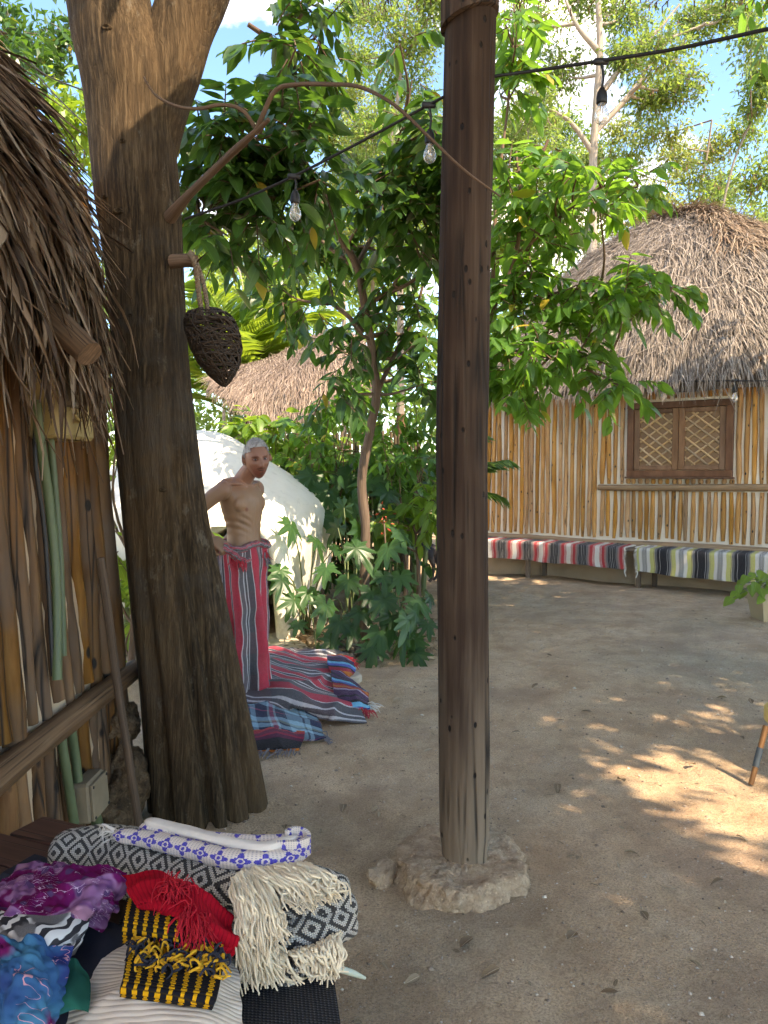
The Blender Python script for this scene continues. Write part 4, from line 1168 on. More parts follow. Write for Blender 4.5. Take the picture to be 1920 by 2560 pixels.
def leafy_crown(treeobj, org, O, Mx, S, mats, rng, tpls, nparts=300, name='leaf', stuffname='foliage', xlim=(0, 1920), ylim=(0, 2560), extra=None):
    """the leaves that show largest become parts, the rest one mass"""
    px, py, dep = proj(O + Mx[:, :, 1] * S[:, None] * .5)
    vis = (px > xlim[0]) & (px < xlim[1]) & (py > ylim[0]) & (py < ylim[1]) & (dep > .5)
    face = np.abs(np.einsum('ni,ni->n', Mx[:, :, 2], norm(O - np.array([0, 0, HC]))))
    sc = np.where(vis, (S / np.maximum(dep, .3)) * (.4 + face) * rng.uniform(.7, 1.0, len(O)), -1)
    big = np.argsort(-sc)[:nparts]; big = big[sc[big] > 0]
    isb = np.zeros(len(O), bool); isb[big] = True
    rnd = rng.random(len(O))
    if len(big):
        mes = []
        for q in tpls:
            m = MB(); m.add(*q); mes.append(m.mesh(name, mats, (0, 0, 0)))
        for i in big:
            inst(name, mes[i % len(mes)], treeobj, Mx[i] * S[i], O[i])
    mb = MB()
    for k in range(len(tpls)):
        j = np.where(~isb & (np.arange(len(O)) % len(tpls) == k))[0]
        if len(j): scatter(mb, *tpls[k], O[j], Mx[j], S[j], rnd[j])
    if mb.n:
        o = mb.build(stuffname, mats, treeobj, org)
        if nparts: o['kind'] = 'stuff'
        return o

def limb(mb, pts, rad, n=None, seg=10, wob=.1, seed=0):
    p = np.asarray(pts, float)
    tube(mb, cat(p, n or max(8, 5 * len(p))), rad, seg, True, wob, seed)

def twig_tubes(mb, T, trunkpts, rng, r=0.006, link_r=0.012, maxlink=9):
    for i, (a, b, d) in enumerate(T):
        tube(mb, np.array([a, (a + b) / 2 + np.array([0, 0, .01]), b]), [r, r * .8, r * .4], 5, False)

def branches_to(mb, clusters, nodes, rng, r0=0.02, r1=0.007, seg=7):
    nodes = np.asarray(nodes, float)
    for c, R, n in clusters:
        c = np.asarray(c, float)
        d = np.linalg.norm(nodes - c, axis=1) + 0.8 * np.maximum(nodes[:, 2] - c[2] + .2, 0)
        a = nodes[np.argmin(d)]
        m = (a + c) / 2 + np.array([rng.normal(0, .05), rng.normal(0, .05), -0.08 * np.linalg.norm(c - a)])
        limb(mb, [a, m, c], [r0, (r0 + r1) / 2, r1], 9, seg, .12, int(rng.integers(99)))

# ---- slender glossy tree between dome and post
rng = np.random.default_rng(101)
TB = G(905, 1592)
t1 = thing('slender_tree', 'slender brown tree with large glossy leaves standing between dome and post', 'tree', TB)
D1 = TB[1]
tr1 = [TB, P(912, 1420, D1), P(913, 1310, D1), P(904, 1200, D1), P(924, 1085, D1), P(941, 985, D1), P(926, 850, D1 - .05), P(907, 740, D1 - .1), P(893, 665, D1 - .15), P(845, 585, D1 - .3), P(803, 515, D1 - .5), P(782, 470, D1 - .6), P(745, 330, D1 - 1.0), P(735, 160, D1 - 1.3), P(720, -60, D1 - 1.5)]
lm = [[P(941, 985, D1), P(985, 890, D1 + .1), P(1035, 790, D1 + .1), P(1065, 680, D1 + .1), P(1095, 560, D1)],
      [P(900, 775, D1 - .1), P(955, 740, D1 - .2), P(1020, 710, D1 - .3), P(1095, 655, D1 - .4), P(1160, 610, D1 - .4)],
      [P(890, 668, D1 - .15), P(850, 640, D1 - .1), P(800, 600, D1), P(760, 590, D1)],
      [P(907, 830, D1), P(870, 790, D1), P(830, 760, D1 + .1)],
      [P(925, 840, D1), P(980, 835, D1 + .2), P(1060, 850, D1 + .3)],
      [P(893, 660, D1 - .15), P(930, 590, D1), P(965, 500, D1 + .1), P(985, 400, D1 + .1), P(1010, 290, D1)],
      [P(745, 330, D1 - 1.0), P(660, 340, D1 - 1.3), P(560, 400, D1 - 1.6), P(490, 480, D1 - 1.8)],
      [P(735, 160, D1 - 1.3), P(690, 110, D1 - 1.4), P(620, 60, D1 - 1.5)]]
mb = MB()
limb(mb, tr1, [.05, .048, .045, .044, .042, .04, .038, .036, .034, .03, .028, .026, .022, .018, .012], 80, 12)
for l in lm: limb(mb, l, [.024, .02, .016, .012, .008][:len(l)] if len(l) > 2 else .02, None, 9)
cl = []
def cadd(lst, D, R, n, js=.25):
    for x, y_ in lst:
        cl.append((P(x, y_, D + rng.normal(0, js)), R, n))
cadd([(680, 90), (740, 120), (810, 60), (720, 210), (820, 150), (760, 10), (730, 290), (780, 230)], D1 - 1.4, .16, 6)
cadd([(500, 330), (560, 430), (650, 480), (740, 420), (620, 360), (500, 540), (570, 590), (800, 450), (700, 350), (480, 450), (640, 540), (560, 330), (720, 480), (530, 480), (620, 430), (680, 420), (760, 350)], D1 - 1.9, .15, 8, .15)
cadd([(760, 620), (700, 720), (820, 690), (880, 600), (960, 620), (1040, 560), (1000, 690), (880, 810), (980, 800), (1050, 740), (720, 650), (850, 560), (1060, 640), (940, 540), (780, 760), (1060, 840), (830, 860)], D1, .22, 6)
cadd([(880, 900), (960, 920), (1040, 900), (820, 960), (1060, 960)], D1 + .2, .26, 6)
cadd([(1000, 110), (1030, 200), (1060, 290), (1010, 330), (1060, 420)], D1 - .2, .14, 3)
cadd([(1030, 480), (980, 430), (1010, 560), (1060, 520), (950, 500), (1080, 430), (1040, 620)], D1 - .7, .18, 8, .12)
cadd([(1110, 380), (1090, 330), (1130, 450), (1060, 400), (1150, 400), (1120, 520)], D1 - .9, .2, 8, .12)
branches_to(mb, cl, cat(np.vstack([tr1[6:]]), 40).tolist() + sum([cat(l, 14).tolist() for l in lm], []), rng, .016, .006)
O, Mx, S, T = twigs(cl, rng, 0.28, 0.19, 8, None, .55)
twig_tubes(mb, T, None, rng)
mb.build('trunk', M['branch'], t1)
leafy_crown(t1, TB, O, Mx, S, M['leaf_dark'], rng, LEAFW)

# ---- sunlit leafy tree right of the post
rng = np.random.default_rng(102)
TB2 = G(1170, 1510); D2 = 7.0
TB2 = np.array([P(1165, 1300, D2)[0], D2, 0])
t2 = thing('leafy_sapling', 'sunlit bright green tree reaching out from behind the timber post', 'tree', TB2)
tr2 = [TB2, P(1160, 1200, D2), P(1180, 950, D2), P(1230, 780, D2), P(1290, 640, D2 - .1), P(1300, 480, D2 - .1), P(1290, 380, D2)]
lm = [[P(1230, 780, D2), P(1340, 745, D2 - .1), P(1480, 715, D2 - .2), P(1600, 700, D2 - .3), P(1680, 715, D2 - .35)],
      [P(1200, 880, D2), P(1290, 880, D2 - .2), P(1400, 900, D2 - .3), P(1530, 950, D2 - .4)],
      [P(1290, 640, D2 - .1), P(1380, 560, D2 - .2), P(1480, 480, D2 - .3), P(1580, 440, D2 - .35)],
      [P(1290, 500, D2), P(1340, 420, D2), P(1370, 350, D2)],
      [P(1230, 780, D2), P(1240, 520, D2 + .3), P(1270, 260, D2 + .5), P(1285, 60, D2 + .6), P(1280, -100, D2 + .6)]]
mb = MB(); limb(mb, tr2, [.05, .045, .04, .032, .024, .018, .01], 50, 12)
for l in lm: limb(mb, l, [.022, .017, .013, .009, .005][:len(l)], None, 8)
cl = []
cadd([(1300, 430), (1360, 370), (1280, 530), (1400, 480), (1500, 450), (1580, 470), (1330, 610), (1420, 590), (1500, 530), (1260, 640), (1380, 540), (1450, 420), (1270, 450), (1340, 520)], D2 - .2, .19, 7)
cadd([(1280, 720), (1360, 740), (1450, 710), (1550, 710), (1620, 700), (1670, 720), (1310, 800), (1400, 770), (1500, 760), (1240, 760), (1580, 750), (1640, 750), (1330, 680), (1560, 740)], D2 - .35, .15, 7, .15)
cadd([(1270, 880), (1350, 870), (1420, 920), (1500, 950), (1260, 960), (1330, 940), (1200, 900), (1560, 960), (1400, 860), (1460, 890), (1300, 990)], D2 - .5, .16, 7, .15)
cadd([(1290, 60), (1275, 140), (1300, 200), (1260, 20), (1320, 110), (1270, 220)], D2 + .5, .18, 6, .15)
branches_to(mb, cl, cat(tr2[2:], 30).tolist() + sum([cat(l, 14).tolist() for l in lm], []), rng, .013, .005)
O, Mx, S, T = twigs(cl, rng, 0.26, 0.19, 8, None, .5)
twig_tubes(mb, T, None, rng)
mb.build('trunk', M['branch'], t2)
leafy_crown(t2, TB2, O, Mx, S, M['leaf_glossy'], rng, LEAFW)

# ---- background trees
def bg_tree(name, label, base, Y, trunk, clusters, nleaf, leaf, mat, seed, r0=.1, bark='branch_pale', pods=0, extra_limbs=(), group=None, spread=0.5, depth=.8, tw=14):
    rng = np.random.default_rng(seed)
    b = P(base, 1180, Y); b[2] = -0.05
    t = thing(name, label, 'tree', b, group)
    tp = [b] + [P(x, y_, Y) for x, y_ in trunk]
    mb = MB(); limb(mb, tp, [r0 * (1 - .75 * i / (len(tp) - 1)) for i in range(len(tp))], 40, 10, .08, seed)
    nodes = cat(tp, 40)[8:].tolist()
    for l in extra_limbs:
        lp = [P(x, y_, Y) for x, y_ in l]; limb(mb, lp, [r0 * .45, r0 * .3, r0 * .12], None, 8, .1, seed + 1); nodes += cat(lp, 16).tolist()
    k = Y / F
    cl = [(P(x, y_, Y + rng.normal(0, depth)), (rx * k, max(rx, ry) * k * spread + .2, ry * k), 1) for x, y_, rx, ry in clusters]
    branches_to(mb, cl, nodes, rng, r0 * .28, r0 * .06)
    O = []; D = []
    per = nleaf // len(cl)
    for c, R, _ in cl:
        for _ in range(max(3, per // tw)):
            d0 = norm(rng.normal(size=3) + np.array([0, 0, .25])); rad = rng.random() ** .45
            e = c + d0 * R * rad
            s0 = c + d0 * R * rad * .45 + rng.normal(0, .05, 3)
            q = rng.random(tw)[:, None]
            O.append(s0 + (e - s0) * q + rng.normal(0, .06 + leaf * .35, (tw, 3)))
            D.append(norm(norm(e - s0) * .5 + rng.normal(size=(tw, 3)) * .8 - np.array([0, 0, .45])))
            tube(mb, np.array([s0, (s0 + e) / 2 + rng.normal(0, .03, 3), e]), [r0 * .06, r0 * .045, r0 * .02], 4, False)
    O = np.vstack(O); D = np.vstack(D)
    Mx = basis(D, norm(rng.normal(size=O.shape) * .6 + np.array([0, 0, 1.0])))
    mb.build('trunk', M[bark], t)
    mb = MB(); scatter(mb, *SML, O, Mx, leaf * rng.uniform(.6, 1.2, len(O)), rng.random(len(O)))
    o = mb.build('crown', M[mat], t)
    if pods:
        mb = MB(); j = rng.integers(0, len(O), pods)
        sc_ = np.stack([np.full(pods, .07), rng.uniform(.10, .2, pods), np.full(pods, .1)], -1)
        scatter(mb, SML[0], SML[1], SML[2], O[j], basis(norm(rng.normal(0, .25, (pods, 3)) - [0, 0, 1.0]), rng.normal(size=(pods, 3))), sc_, rng.random(pods))
        mb.build('seed_pods', M['pod'], t)['kind'] = 'stuff'
    return t
BG = 'woodland trees behind the huts'
bg_tree('tall_tree', 'tall pale straight trunk with open crown rising behind the right hut', 1480, 15, [(1480, 700), (1482, 430), (1492, 250), (1500, 110), (1492, -60), (1490, -300)],
        [(1330, 60, 110, 80), (1400, 180, 90, 80), (1560, 40, 110, 70), (1650, 140, 110, 70), (1740, 60, 100, 70), (1620, 250, 80, 60), (1340, 270, 80, 90), (1460, -10, 120, 60), (1700, 220, 80, 60), (1820, 30, 90, 60), (1560, 150, 60, 50)], 13000, .12, 'leaf_small', 1, .14, pods=120,
        extra_limbs=[[(1492, 250), (1560, 160), (1640, 80), (1700, 10)], [(1487, 330), (1580, 230), (1660, 110), (1760, 60)], [(1498, 130), (1440, 60), (1400, -40)], [(1482, 380), (1420, 300), (1340, 260)]], group=BG)
bg_tree('slim_tree', 'thin tree with hanging pods and yellowish leaves right of the tall trunk', 1690, 17, [(1690, 800), (1720, 600), (1760, 430), (1780, 300)],
        [(1560, 420, 90, 80), (1650, 330, 90, 70), (1720, 460, 110, 90), (1640, 520, 90, 60), (1560, 330, 70, 60), (1790, 380, 70, 70), (1590, 520, 60, 60), (1690, 400, 70, 60)], 7000, .12, 'leaf_yellow', 2, .07, pods=420, group=BG)
bg_tree('wispy_tree', 'wispy tree with bare twigs at the right edge above the thatch', 1850, 16, [(1840, 800), (1800, 600), (1830, 420), (1880, 300)],
        [(1860, 330, 80, 60), (1900, 450, 70, 80), (1800, 520, 90, 70), (1880, 600, 80, 60), (1770, 600, 70, 50), (1900, 250, 60, 50), (1880, 100, 60, 80), (1900, 190, 50, 40)], 6000, .13, 'leaf_small', 3, .07, pods=300, group=BG)
bg_tree('dense_tree', 'dense small-leaved tree filling the sky left of the post', 1000, 17, [(1000, 700), (980, 400), (1000, 200), (1020, 0)],
        [(960, 60, 110, 90), (1050, 120, 90, 90), (900, 150, 80, 80), (1000, 230, 110, 90), (930, 330, 90, 80), (1060, 350, 80, 90), (980, 440, 90, 70), (880, 430, 80, 80), (1080, 20, 80, 70), (880, 20, 60, 50)], 14000, .12, 'leaf_small', 4, .11, pods=120, group=BG)
bg_tree('pale_tree', 'pale yellow-green feathery tree behind the slender tree', 860, 20, [(860, 800), (850, 500), (870, 300)],
        [(870, 260, 80, 80), (820, 340, 70, 60), (900, 360, 80, 70), (850, 470, 90, 70), (780, 500, 70, 60), (940, 520, 90, 70), (1040, 480, 80, 70), (840, 600, 100, 70)], 11000, .13, 'leaf_yellow', 5, .09, group=BG)
bg_tree('bright_tree', 'sunlit lime green tree seen beyond the hanging basket', 600, 18, [(600, 900), (610, 750), (590, 640)],
        [(560, 660, 90, 60), (650, 680, 90, 60), (600, 760, 100, 70), (700, 720, 80, 70), (520, 740, 60, 70), (660, 800, 90, 60), (560, 850, 80, 60), (740, 640, 70, 60), (500, 640, 50, 50), (720, 800, 70, 60)], 8000, .17, 'leaf_bush', 6, .08, group=BG)
bg_tree('thicket_tree', 'shadowy green tree behind the shelter roof ridge', 1120, 19, [(1120, 900), (1110, 700), (1130, 560)],
        [(1060, 560, 110, 80), (1180, 520, 110, 90), (1250, 420, 90, 90), (980, 600, 90, 70), (1160, 640, 120, 60), (1300, 330, 80, 70), (1250, 600, 90, 60), (1180, 380, 80, 90)], 12000, .13, 'leaf_small', 7, .1, pods=160, group=BG)
bg_tree('hedge_tree', 'grey-green brushy tree behind the right thatch peak', 1560, 19, [(1560, 900), (1540, 700), (1560, 560)],
        [(1380, 420, 90, 80), (1450, 500, 90, 70), (1540, 540, 100, 70), (1640, 600, 90, 60), (1740, 560, 90, 60), (1840, 640, 100, 60), (1400, 580, 100, 70), (1920, 560, 80, 80), (1800, 470, 70, 60), (1360, 320, 70, 60), (1480, 400, 80, 60)], 13000, .13, 'leaf_small', 8, .09, pods=420, group=BG)
bg_tree('roadside_tree', 'dark tree showing at the top left corner over the palm thatch', 20, 8, [(20, 700), (0, 300), (-40, 60)],
        [(30, 60, 80, 60), (70, 130, 60, 40), (20, 160, 60, 40), (150, 100, 60, 40), (110, 150, 50, 30), (-40, 100, 70, 70)], 1900, .13, 'leaf_dark', 9, .08, group=BG)
bg_tree('corner_shrub', 'light green shrub between the palm thatch and the big trunk', 190, 9, [(190, 800), (185, 500), (195, 330)],
        [(190, 260, 50, 40), (210, 330, 40, 50), (170, 300, 40, 30), (215, 400, 30, 30)], 700, .16, 'leaf_light', 10, .05, group=BG)
bg_tree('far_bush', 'far pale bush filling the gap under the glossy crown', 560, 24, [(560, 900), (570, 800)],
        [(500, 600, 80, 70), (600, 600, 100, 70), (700, 590, 90, 80), (540, 900, 120, 70), (680, 900, 120, 70), (460, 800, 90, 90), (800, 640, 90, 90), (900, 700, 90, 90), (1000, 620, 90, 90)], 7000, .2, 'leaf_bush', 11, .08, group=BG)
rng = np.random.default_rng(55)
bg_tree('rear_tree', 'leafy green tree filling the gap above the shelter roof', 930, 21, [(930, 900), (935, 600), (950, 420)],
        [(960, 330, 90, 80), (1050, 300, 80, 80), (900, 420, 80, 80), (1000, 430, 90, 80), (1080, 480, 80, 80), (930, 540, 90, 80), (1040, 600, 90, 80), (860, 560, 80, 80), (1100, 380, 70, 80), (980, 680, 100, 70), (880, 680, 90, 70)], 13000, .15, 'leaf_far', 12, .1, group=BG)
bg_tree('rear_tree', 'leafy green tree rising between the post and the right thatch', 1330, 21, [(1330, 900), (1340, 600), (1350, 420)],
        [(1260, 330, 80, 80), (1350, 420, 90, 80), (1420, 330, 80, 80), (1280, 480, 90, 80), (1400, 520, 90, 80), (1330, 600, 100, 80), (1480, 600, 80, 60), (1250, 620, 80, 80), (1460, 440, 80, 70)], 11000, .15, 'leaf_far', 13, .1, group=BG)
# far wood closing the view
mb = MB(); N = 60000
x = rng.uniform(-26, 40, N); z = rng.random(N) ** 1.1 * (9.5 + 2.2 * vnoise(np.stack([x * .35, 0 * x, 0 * x], -1), 3)); y = 30 + rng.uniform(-2, 4, N)
O = np.stack([x, y, z], -1); Mx = basis(norm(rng.normal(size=(N, 3)) - [0, 0, .4]), norm(rng.normal(size=(N, 3)) + [0, -.5, 1]))
scatter(mb, *SML, O, Mx, rng.uniform(.25, .55, N), rng.random(N))
mb.build('far_wood', M['leaf_far'], None, (0, 30, 0), label='far woodland closing the view behind the huts', kind='stuff')

# ---- palms
def frond_mesh(name, L, nl, ll, mat, curve, seed, width=.03):
    rng = np.random.default_rng(seed); mb = MB()
    t = np.linspace(0, 1, 18); p = np.stack([0 * t, L * t * (1 - .12 * curve * t), L * (.25 * t - curve * .55 * t ** 2.2)], -1)
    tube(mb, p, [.011, .008, .003], 5, False, rnd=.9)
    O = []; D = []; Nn = []; S = []
    for i in range(nl):
        s = .18 + .8 * i / nl
        q = np.array([np.interp(s, t, p[:, k]) for k in range(3)]); tg = norm(np.array([np.interp(min(s + .05, 1), t, p[:, k]) for k in range(3)]) - q + 1e-6)
        for sg in (-1, 1):
            O.append(q); D.append(norm(np.array([sg * .9, 0, .22]) + tg * (.55 + .5 * s) + rng.normal(0, .05, 3))); Nn.append(norm(np.array([-sg * .35, 0, 1.0])))
            S.append([width * 2.2, ll * (math.sin(math.pi * min(1, s * .85 + .12)) ** .6 + .1), ll])
    tpl = leaf_tpl(.5, .2, .35, 5)
    scatter(mb, *tpl, np.array(O), basis(np.array(D), np.array(Nn)), np.array(S), rng.random(len(O)))
    return mb.mesh(name, mat, (0, 0, 0))
def palm(label, base, n, L, mat, seed, crown_z=.3, el=(.5, 1.3), az=(0, 6.28), nl=26, ll=.42, group='feathery palms in the garden'):
    rng = np.random.default_rng(seed); base = np.asarray(base, float)
    t = thing('feather_palm', label, 'palm', base, group)
    me = [frond_mesh('frond', 1.0, nl, ll / L, mat, c, seed + k, .03 / L * 1.2) for k, c in enumerate((.9, 1.3, .6))]
    mb = MB()
    for k in range(3):
        a = rng.uniform(0, 6.28); q = np.array([math.cos(a), math.sin(a), 0]) * .08
        tube(mb, cat([base + q * .5, base + q + [0, 0, crown_z * .6], base + q * 1.3 + [0, 0, crown_z]], 8), [.035, .03, .02], 8)
    mb.build('stems', M['stem'], t)
    for k in range(n):
        a = rng.uniform(*az); e = rng.uniform(*el)
        d = np.array([math.cos(a) * math.cos(e), math.sin(a) * math.cos(e), math.sin(e)])
        B = basis(d, np.array([-math.cos(a) * math.sin(e) * .9, -math.sin(a) * math.sin(e) * .9, math.cos(e) + .05]))
        inst('frond', me[k % 3], t, B * (L * rng.uniform(.75, 1.15)), base + [0, 0, crown_z * rng.uniform(.7, 1)])
palm('tall lime feather palm right behind the hanging basket', P(590, 1180, 13.6) * [1, 1, 0], 28, 2.4, M['leaf_palm'], 1, 3.3, (.15, 1.4), ll=.7)
palm('low feather palm showing between trunk and dome top', P(455, 1180, 9.4) * [1, 1, 0], 14, 1.1, M['leaf_palm'], 2, 1.35, (.1, 1.2))
palm('feather palm arching out under the sagging thatch', P(760, 1180, 9.3) * [1, 1, 0], 11, 1.25, M['leaf_palm_dark'], 3, 1.2, (.1, 1.0))
palm('dark feather palm by the bamboo fence next to the post', P(1050, 1180, 9.2) * [1, 1, 0], 14, 1.35, M['leaf_palm_dark'], 4, 1.1, (.1, 1.2))
palm('palm glimpsed in the gap between left hut and trunk', P(310, 1180, 6.2) * [1, 1, 0], 10, .9, M['leaf_palm'], 5, .4, (.2, 1.2))

# ---- leafy shrubs in front of the fence
def shrub(name, label, base, Y, clusters, leaf, mat, seed, n=8, R=.17, tw=.24, parts=40, droop=.5, group='leafy shrubs around the dome'):
    rng = np.random.default_rng(seed)
    b = P(base[0], base[1], Y); b[2] = 0
    t = thing(name, label, 'shrub', b, group)
    cl = [(P(x, y_, Y + rng.normal(0, .15)), R, n) for x, y_ in clusters]
    mb = MB(); st = [b, b + [0.03, 0, .4], b + [.0, .05, .9]]
    limb(mb, st, [.03, .022, .012], 10, 8); branches_to(mb, cl, cat(st, 12), rng, .012, .004, 6)
    O, Mx, S, T = twigs(cl, rng, tw, leaf, 7, None, droop)
    twig_tubes(mb, T, None, rng, .004)
    mb.build('stems', M['branch'], t)
    leafy_crown(t, b, O, Mx, S, mat, rng, LEAFW[:3], parts)
shrub('broadleaf_shrub', 'sunlit broadleaf shrub spilling over the dome behind the man', (640, 1180), 8.9, [(570, 1085), (620, 1100), (690, 1095), (740, 1120), (680, 1075), (610, 1065), (760, 1070), (640, 1130), (790, 1110)], .20, M['leaf_light'], 21, 7, .15, .24, 90)
shrub('broadleaf_shrub', 'bright green shrub left of the slender trunk at head height', (800, 1180), 8.2, [(780, 1130), (830, 1060), (860, 1140), (830, 1010), (880, 1010), (770, 1180), (850, 1210), (770, 1090), (910, 970)], .16, M['leaf_glossy'], 22, 8, .17, .25, 90)
shrub('broadleaf_shrub', 'shrub with fresh yellow-green leaves right of the slender trunk', (1010, 1180), 8.0, [(980, 1060), (1040, 1020), (1070, 1100), (1000, 1150), (1060, 1190), (960, 1120), (1090, 1040), (940, 1010), (1030, 1250), (980, 1230)], .15, M['leaf_glossy'], 23, 8, .2, .26, 90)
shrub('broadleaf_shrub', 'pale sunlit shrub hanging beside the post over the dog', (1040, 1290), 7.2, [(1010, 1290), (1060, 1270), (1080, 1320), (1040, 1330), (1000, 1330), (1075, 1250)], .19, M['leaf_light'], 24, 5, .14, .22, 60, .8)
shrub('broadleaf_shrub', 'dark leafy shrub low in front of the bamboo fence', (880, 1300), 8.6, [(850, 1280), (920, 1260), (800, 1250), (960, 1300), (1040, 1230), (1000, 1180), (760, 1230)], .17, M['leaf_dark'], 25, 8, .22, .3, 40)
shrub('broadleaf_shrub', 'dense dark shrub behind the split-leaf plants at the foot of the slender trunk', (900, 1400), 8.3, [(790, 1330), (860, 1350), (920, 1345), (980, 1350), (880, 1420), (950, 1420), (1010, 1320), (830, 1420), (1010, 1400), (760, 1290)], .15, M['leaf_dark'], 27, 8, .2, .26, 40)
shrub('broadleaf_shrub', 'small green shrub seen between left hut and trunk', (320, 1400), 5.4, [(310, 1360), (325, 1440), (300, 1500), (330, 1560), (298, 1130), (300, 1190), (296, 1070), (305, 1010)], .16, M['leaf_light'], 26, 4, .12, .2, 20)
# upright paddle leaves
rng = np.random.default_rng(8)
b = P(608, 1120, 8.6) * [1, 1, 0]
t = thing('paddle_plant', 'plant with upright broad paddle leaves above the dome edge', 'plant', b)
mb = MB(); tube(mb, np.array([b, b + [0, 0, .8], b + [0, 0, 1.45]]), .03, 8); mb.build('stem', M['stem'], t)
pm = MB(); pm.add(*leaf_tpl(.36, .25, .1, 8)); pm = pm.mesh('paddle_leaf', M['leaf_glossy'], (0, 0, 0))
for k in range(7):
    a = k * .9; d = norm([math.cos(a) * .5, math.sin(a) * .4, 1.0]); inst('paddle_leaf', pm, t, basis(d, [math.cos(a) * -1, -1, .3]) * rng.uniform(.4, .55), b + [0, 0, 1.4])

# ---- split-leaf plants in the bed
def split_tpl(seed):
    r = np.random.default_rng(seed)
    dirs = np.radians(np.array([0, 33, -33, 64, -64, 100, -100, 140, -140]) + r.normal(0, 5, 9)); Ls = np.array([1.12, .85, .85, .75, .75, .6, .6, .5, .5]) * r.uniform(.75, 1.12, 9)
    th = np.radians(np.linspace(-168, 168, 73))
    rr = np.full(73, .40)
    for d_, l in zip(dirs, Ls): rr = np.maximum(rr, l * np.clip(1 - np.abs(th - d_) / .36, 0, 1) ** .6)
    v = [(0, 0, 0)]; uv = [(.5, 0)]
    for s in (.4, 1.0):
        for a, q in zip(th, rr):
            x, y_ = math.sin(a) * q * s, math.cos(a) * q * s
            v.append((x, y_, -.28 * (q * s) ** 2 + .03 * math.cos(a * 8) * q * s + .02 * math.sin(a * 3 + seed) * q * s)); uv.append((.5 + x * .5, s))
    f = []
    for i in range(72):
        f += [(0, 2 + i, 1 + i), (1 + i, 2 + i, 75 + i), (1 + i, 75 + i, 74 + i)]
    return np.array(v, float), np.array(f), np.array(uv)
def sl_mat():
    t = NT('split_leaf_surface')
    r = t.anyrnd(); x, y_, z = t.sep(t.obj())
    c = t.mix(r, (0.010, 0.038, 0.014), (0.034, 0.095, 0.028))
    an = t.math('ARCTAN2', x, y_)
    vn = t.math('GREATER_THAN', t.math('COSINE', t.math('MULTIPLY', an, 11.2)), 0.975)
    c = t.mix(t.math('MULTIPLY', vn, .30), c, (0.10, 0.19, 0.07))
    c = t.mix(t.math('MULTIPLY', t.noise(t.pos(), 7, 3), .4), c, (0.01, 0.03, 0.012))
    return t.leafy(c, (0.17, 0.38, 0.045), .36, .24, None, .32)
M['split'] = sl_mat()
split_me = []
for k in range(7):
    m = MB(); m.add(*split_tpl(k)); split_me.append(m.mesh('lobed_leaf', M['split'], (0, 0, 0)))
def split_plant(label, base, leaves, seed, size=.235):
    """leaves: (px, py, depth, size factor) of each leaf; petioles rise from the base"""
    rng = np.random.default_rng(seed); b = np.asarray(base, float)
    t = thing('split_leaf_plant', label, 'plant', b, 'split-leaf plants in the bed')
    for x, y_, D, s in leaves:
        c = P(x, y_, D); c[2] = max(c[2], .08)
        o = np.array([c[0] - b[0], c[1] - b[1], 0]); o = norm(o + rng.normal(0, .15, 3) * [1, 1, 0])
        n = norm(np.array([0.15, -.55, .75]) + rng.normal(0, .5, 3)); d = norm(o * .7 + np.array([rng.normal(0, .3), -.35, -.75]))
        lf = inst('lobed_leaf', split_me[int(rng.integers(7))], t, basis(d, n) * (size * s * rng.uniform(.85, 1.1)), c)
        mb = MB(); tube(mb, cat([b + rng.normal(0, .03, 3) * [1, 1, 0], (b + c) / 2 + [0, 0, .12 + .1 * rng.random()], c], 10), [.009, .007, .005], 6, False)
        mb.build('petiole', M['stem'], t, b)
B1, B2, B3, B4 = G(770, 1580), G(880, 1600), G(985, 1590), G(1050, 1560)
split_plant('split-leaf plant against the dome wall with drooping dark leaves', B1, [(700, 1425, 6.5, 1.0), (735, 1500, 6.4, 1.1), (728, 1312, 6.6, 1.05), (790, 1350, 6.8, 1), (815, 1420, 6.5, 1.05), (705, 1450, 6.4, .8), (770, 1480, 6.5, 1), (745, 1560, 6.2, .8), (790, 1620, 6.1, .55), (840, 1370, 6.9, 1)], 41, .21)
split_plant('split-leaf plant in front of the slender trunk with broad lobed leaves', B2, [(815, 1510, 6.2, 1.2), (890, 1370, 6.6, 1.1), (850, 1555, 6.1, 1), (930, 1480, 6.3, 1.15), (870, 1450, 6.5, 1), (905, 1320, 6.9, 1.2), (880, 1570, 6.1, .95), (845, 1320, 7.0, 1.1), (830, 1600, 6.0, .8), (900, 1530, 6.2, 1.0), (860, 1270, 7.1, 1.1)], 42)
split_plant('split-leaf plant left of the post with leaves nearly touching the ground', B3, [(960, 1500, 6.2, 1.2), (1000, 1440, 6.4, 1.1), (950, 1580, 6.0, 1.1), (1010, 1590, 6.0, 1.15), (980, 1540, 6.1, 1.0), (1040, 1500, 6.2, 1.1), (970, 1370, 6.6, 1.2), (930, 1620, 5.9, .9), (1000, 1330, 6.8, 1.1), (1020, 1550, 6.0, 1), (960, 1440, 6.4, 1)], 43)
split_plant('split-leaf plant half hidden behind the timber post', B4, [(1040, 1530, 6.1, .9), (1035, 1600, 6.0, .9), (1075, 1490, 6.3, .6), (1040, 1640, 5.9, .7), (1070, 1560, 6.0, .7)], 44, .24)
split_plant('taller split-leaf plant behind the bed with sunlit leaves', G(930, 1530), [(820, 1230, 7.6, 1.3), (780, 1190, 7.7, 1.2), (930, 1200, 7.7, 1.4), (970, 1230, 7.6, 1.3), (870, 1190, 7.8, 1.3), (1000, 1290, 7.4, 1.2), (940, 1300, 7.3, 1.2), (800, 1290, 7.4, 1.2), (880, 1250, 7.5, 1.2), (990, 1170, 7.8, 1.2)], 45, .26)
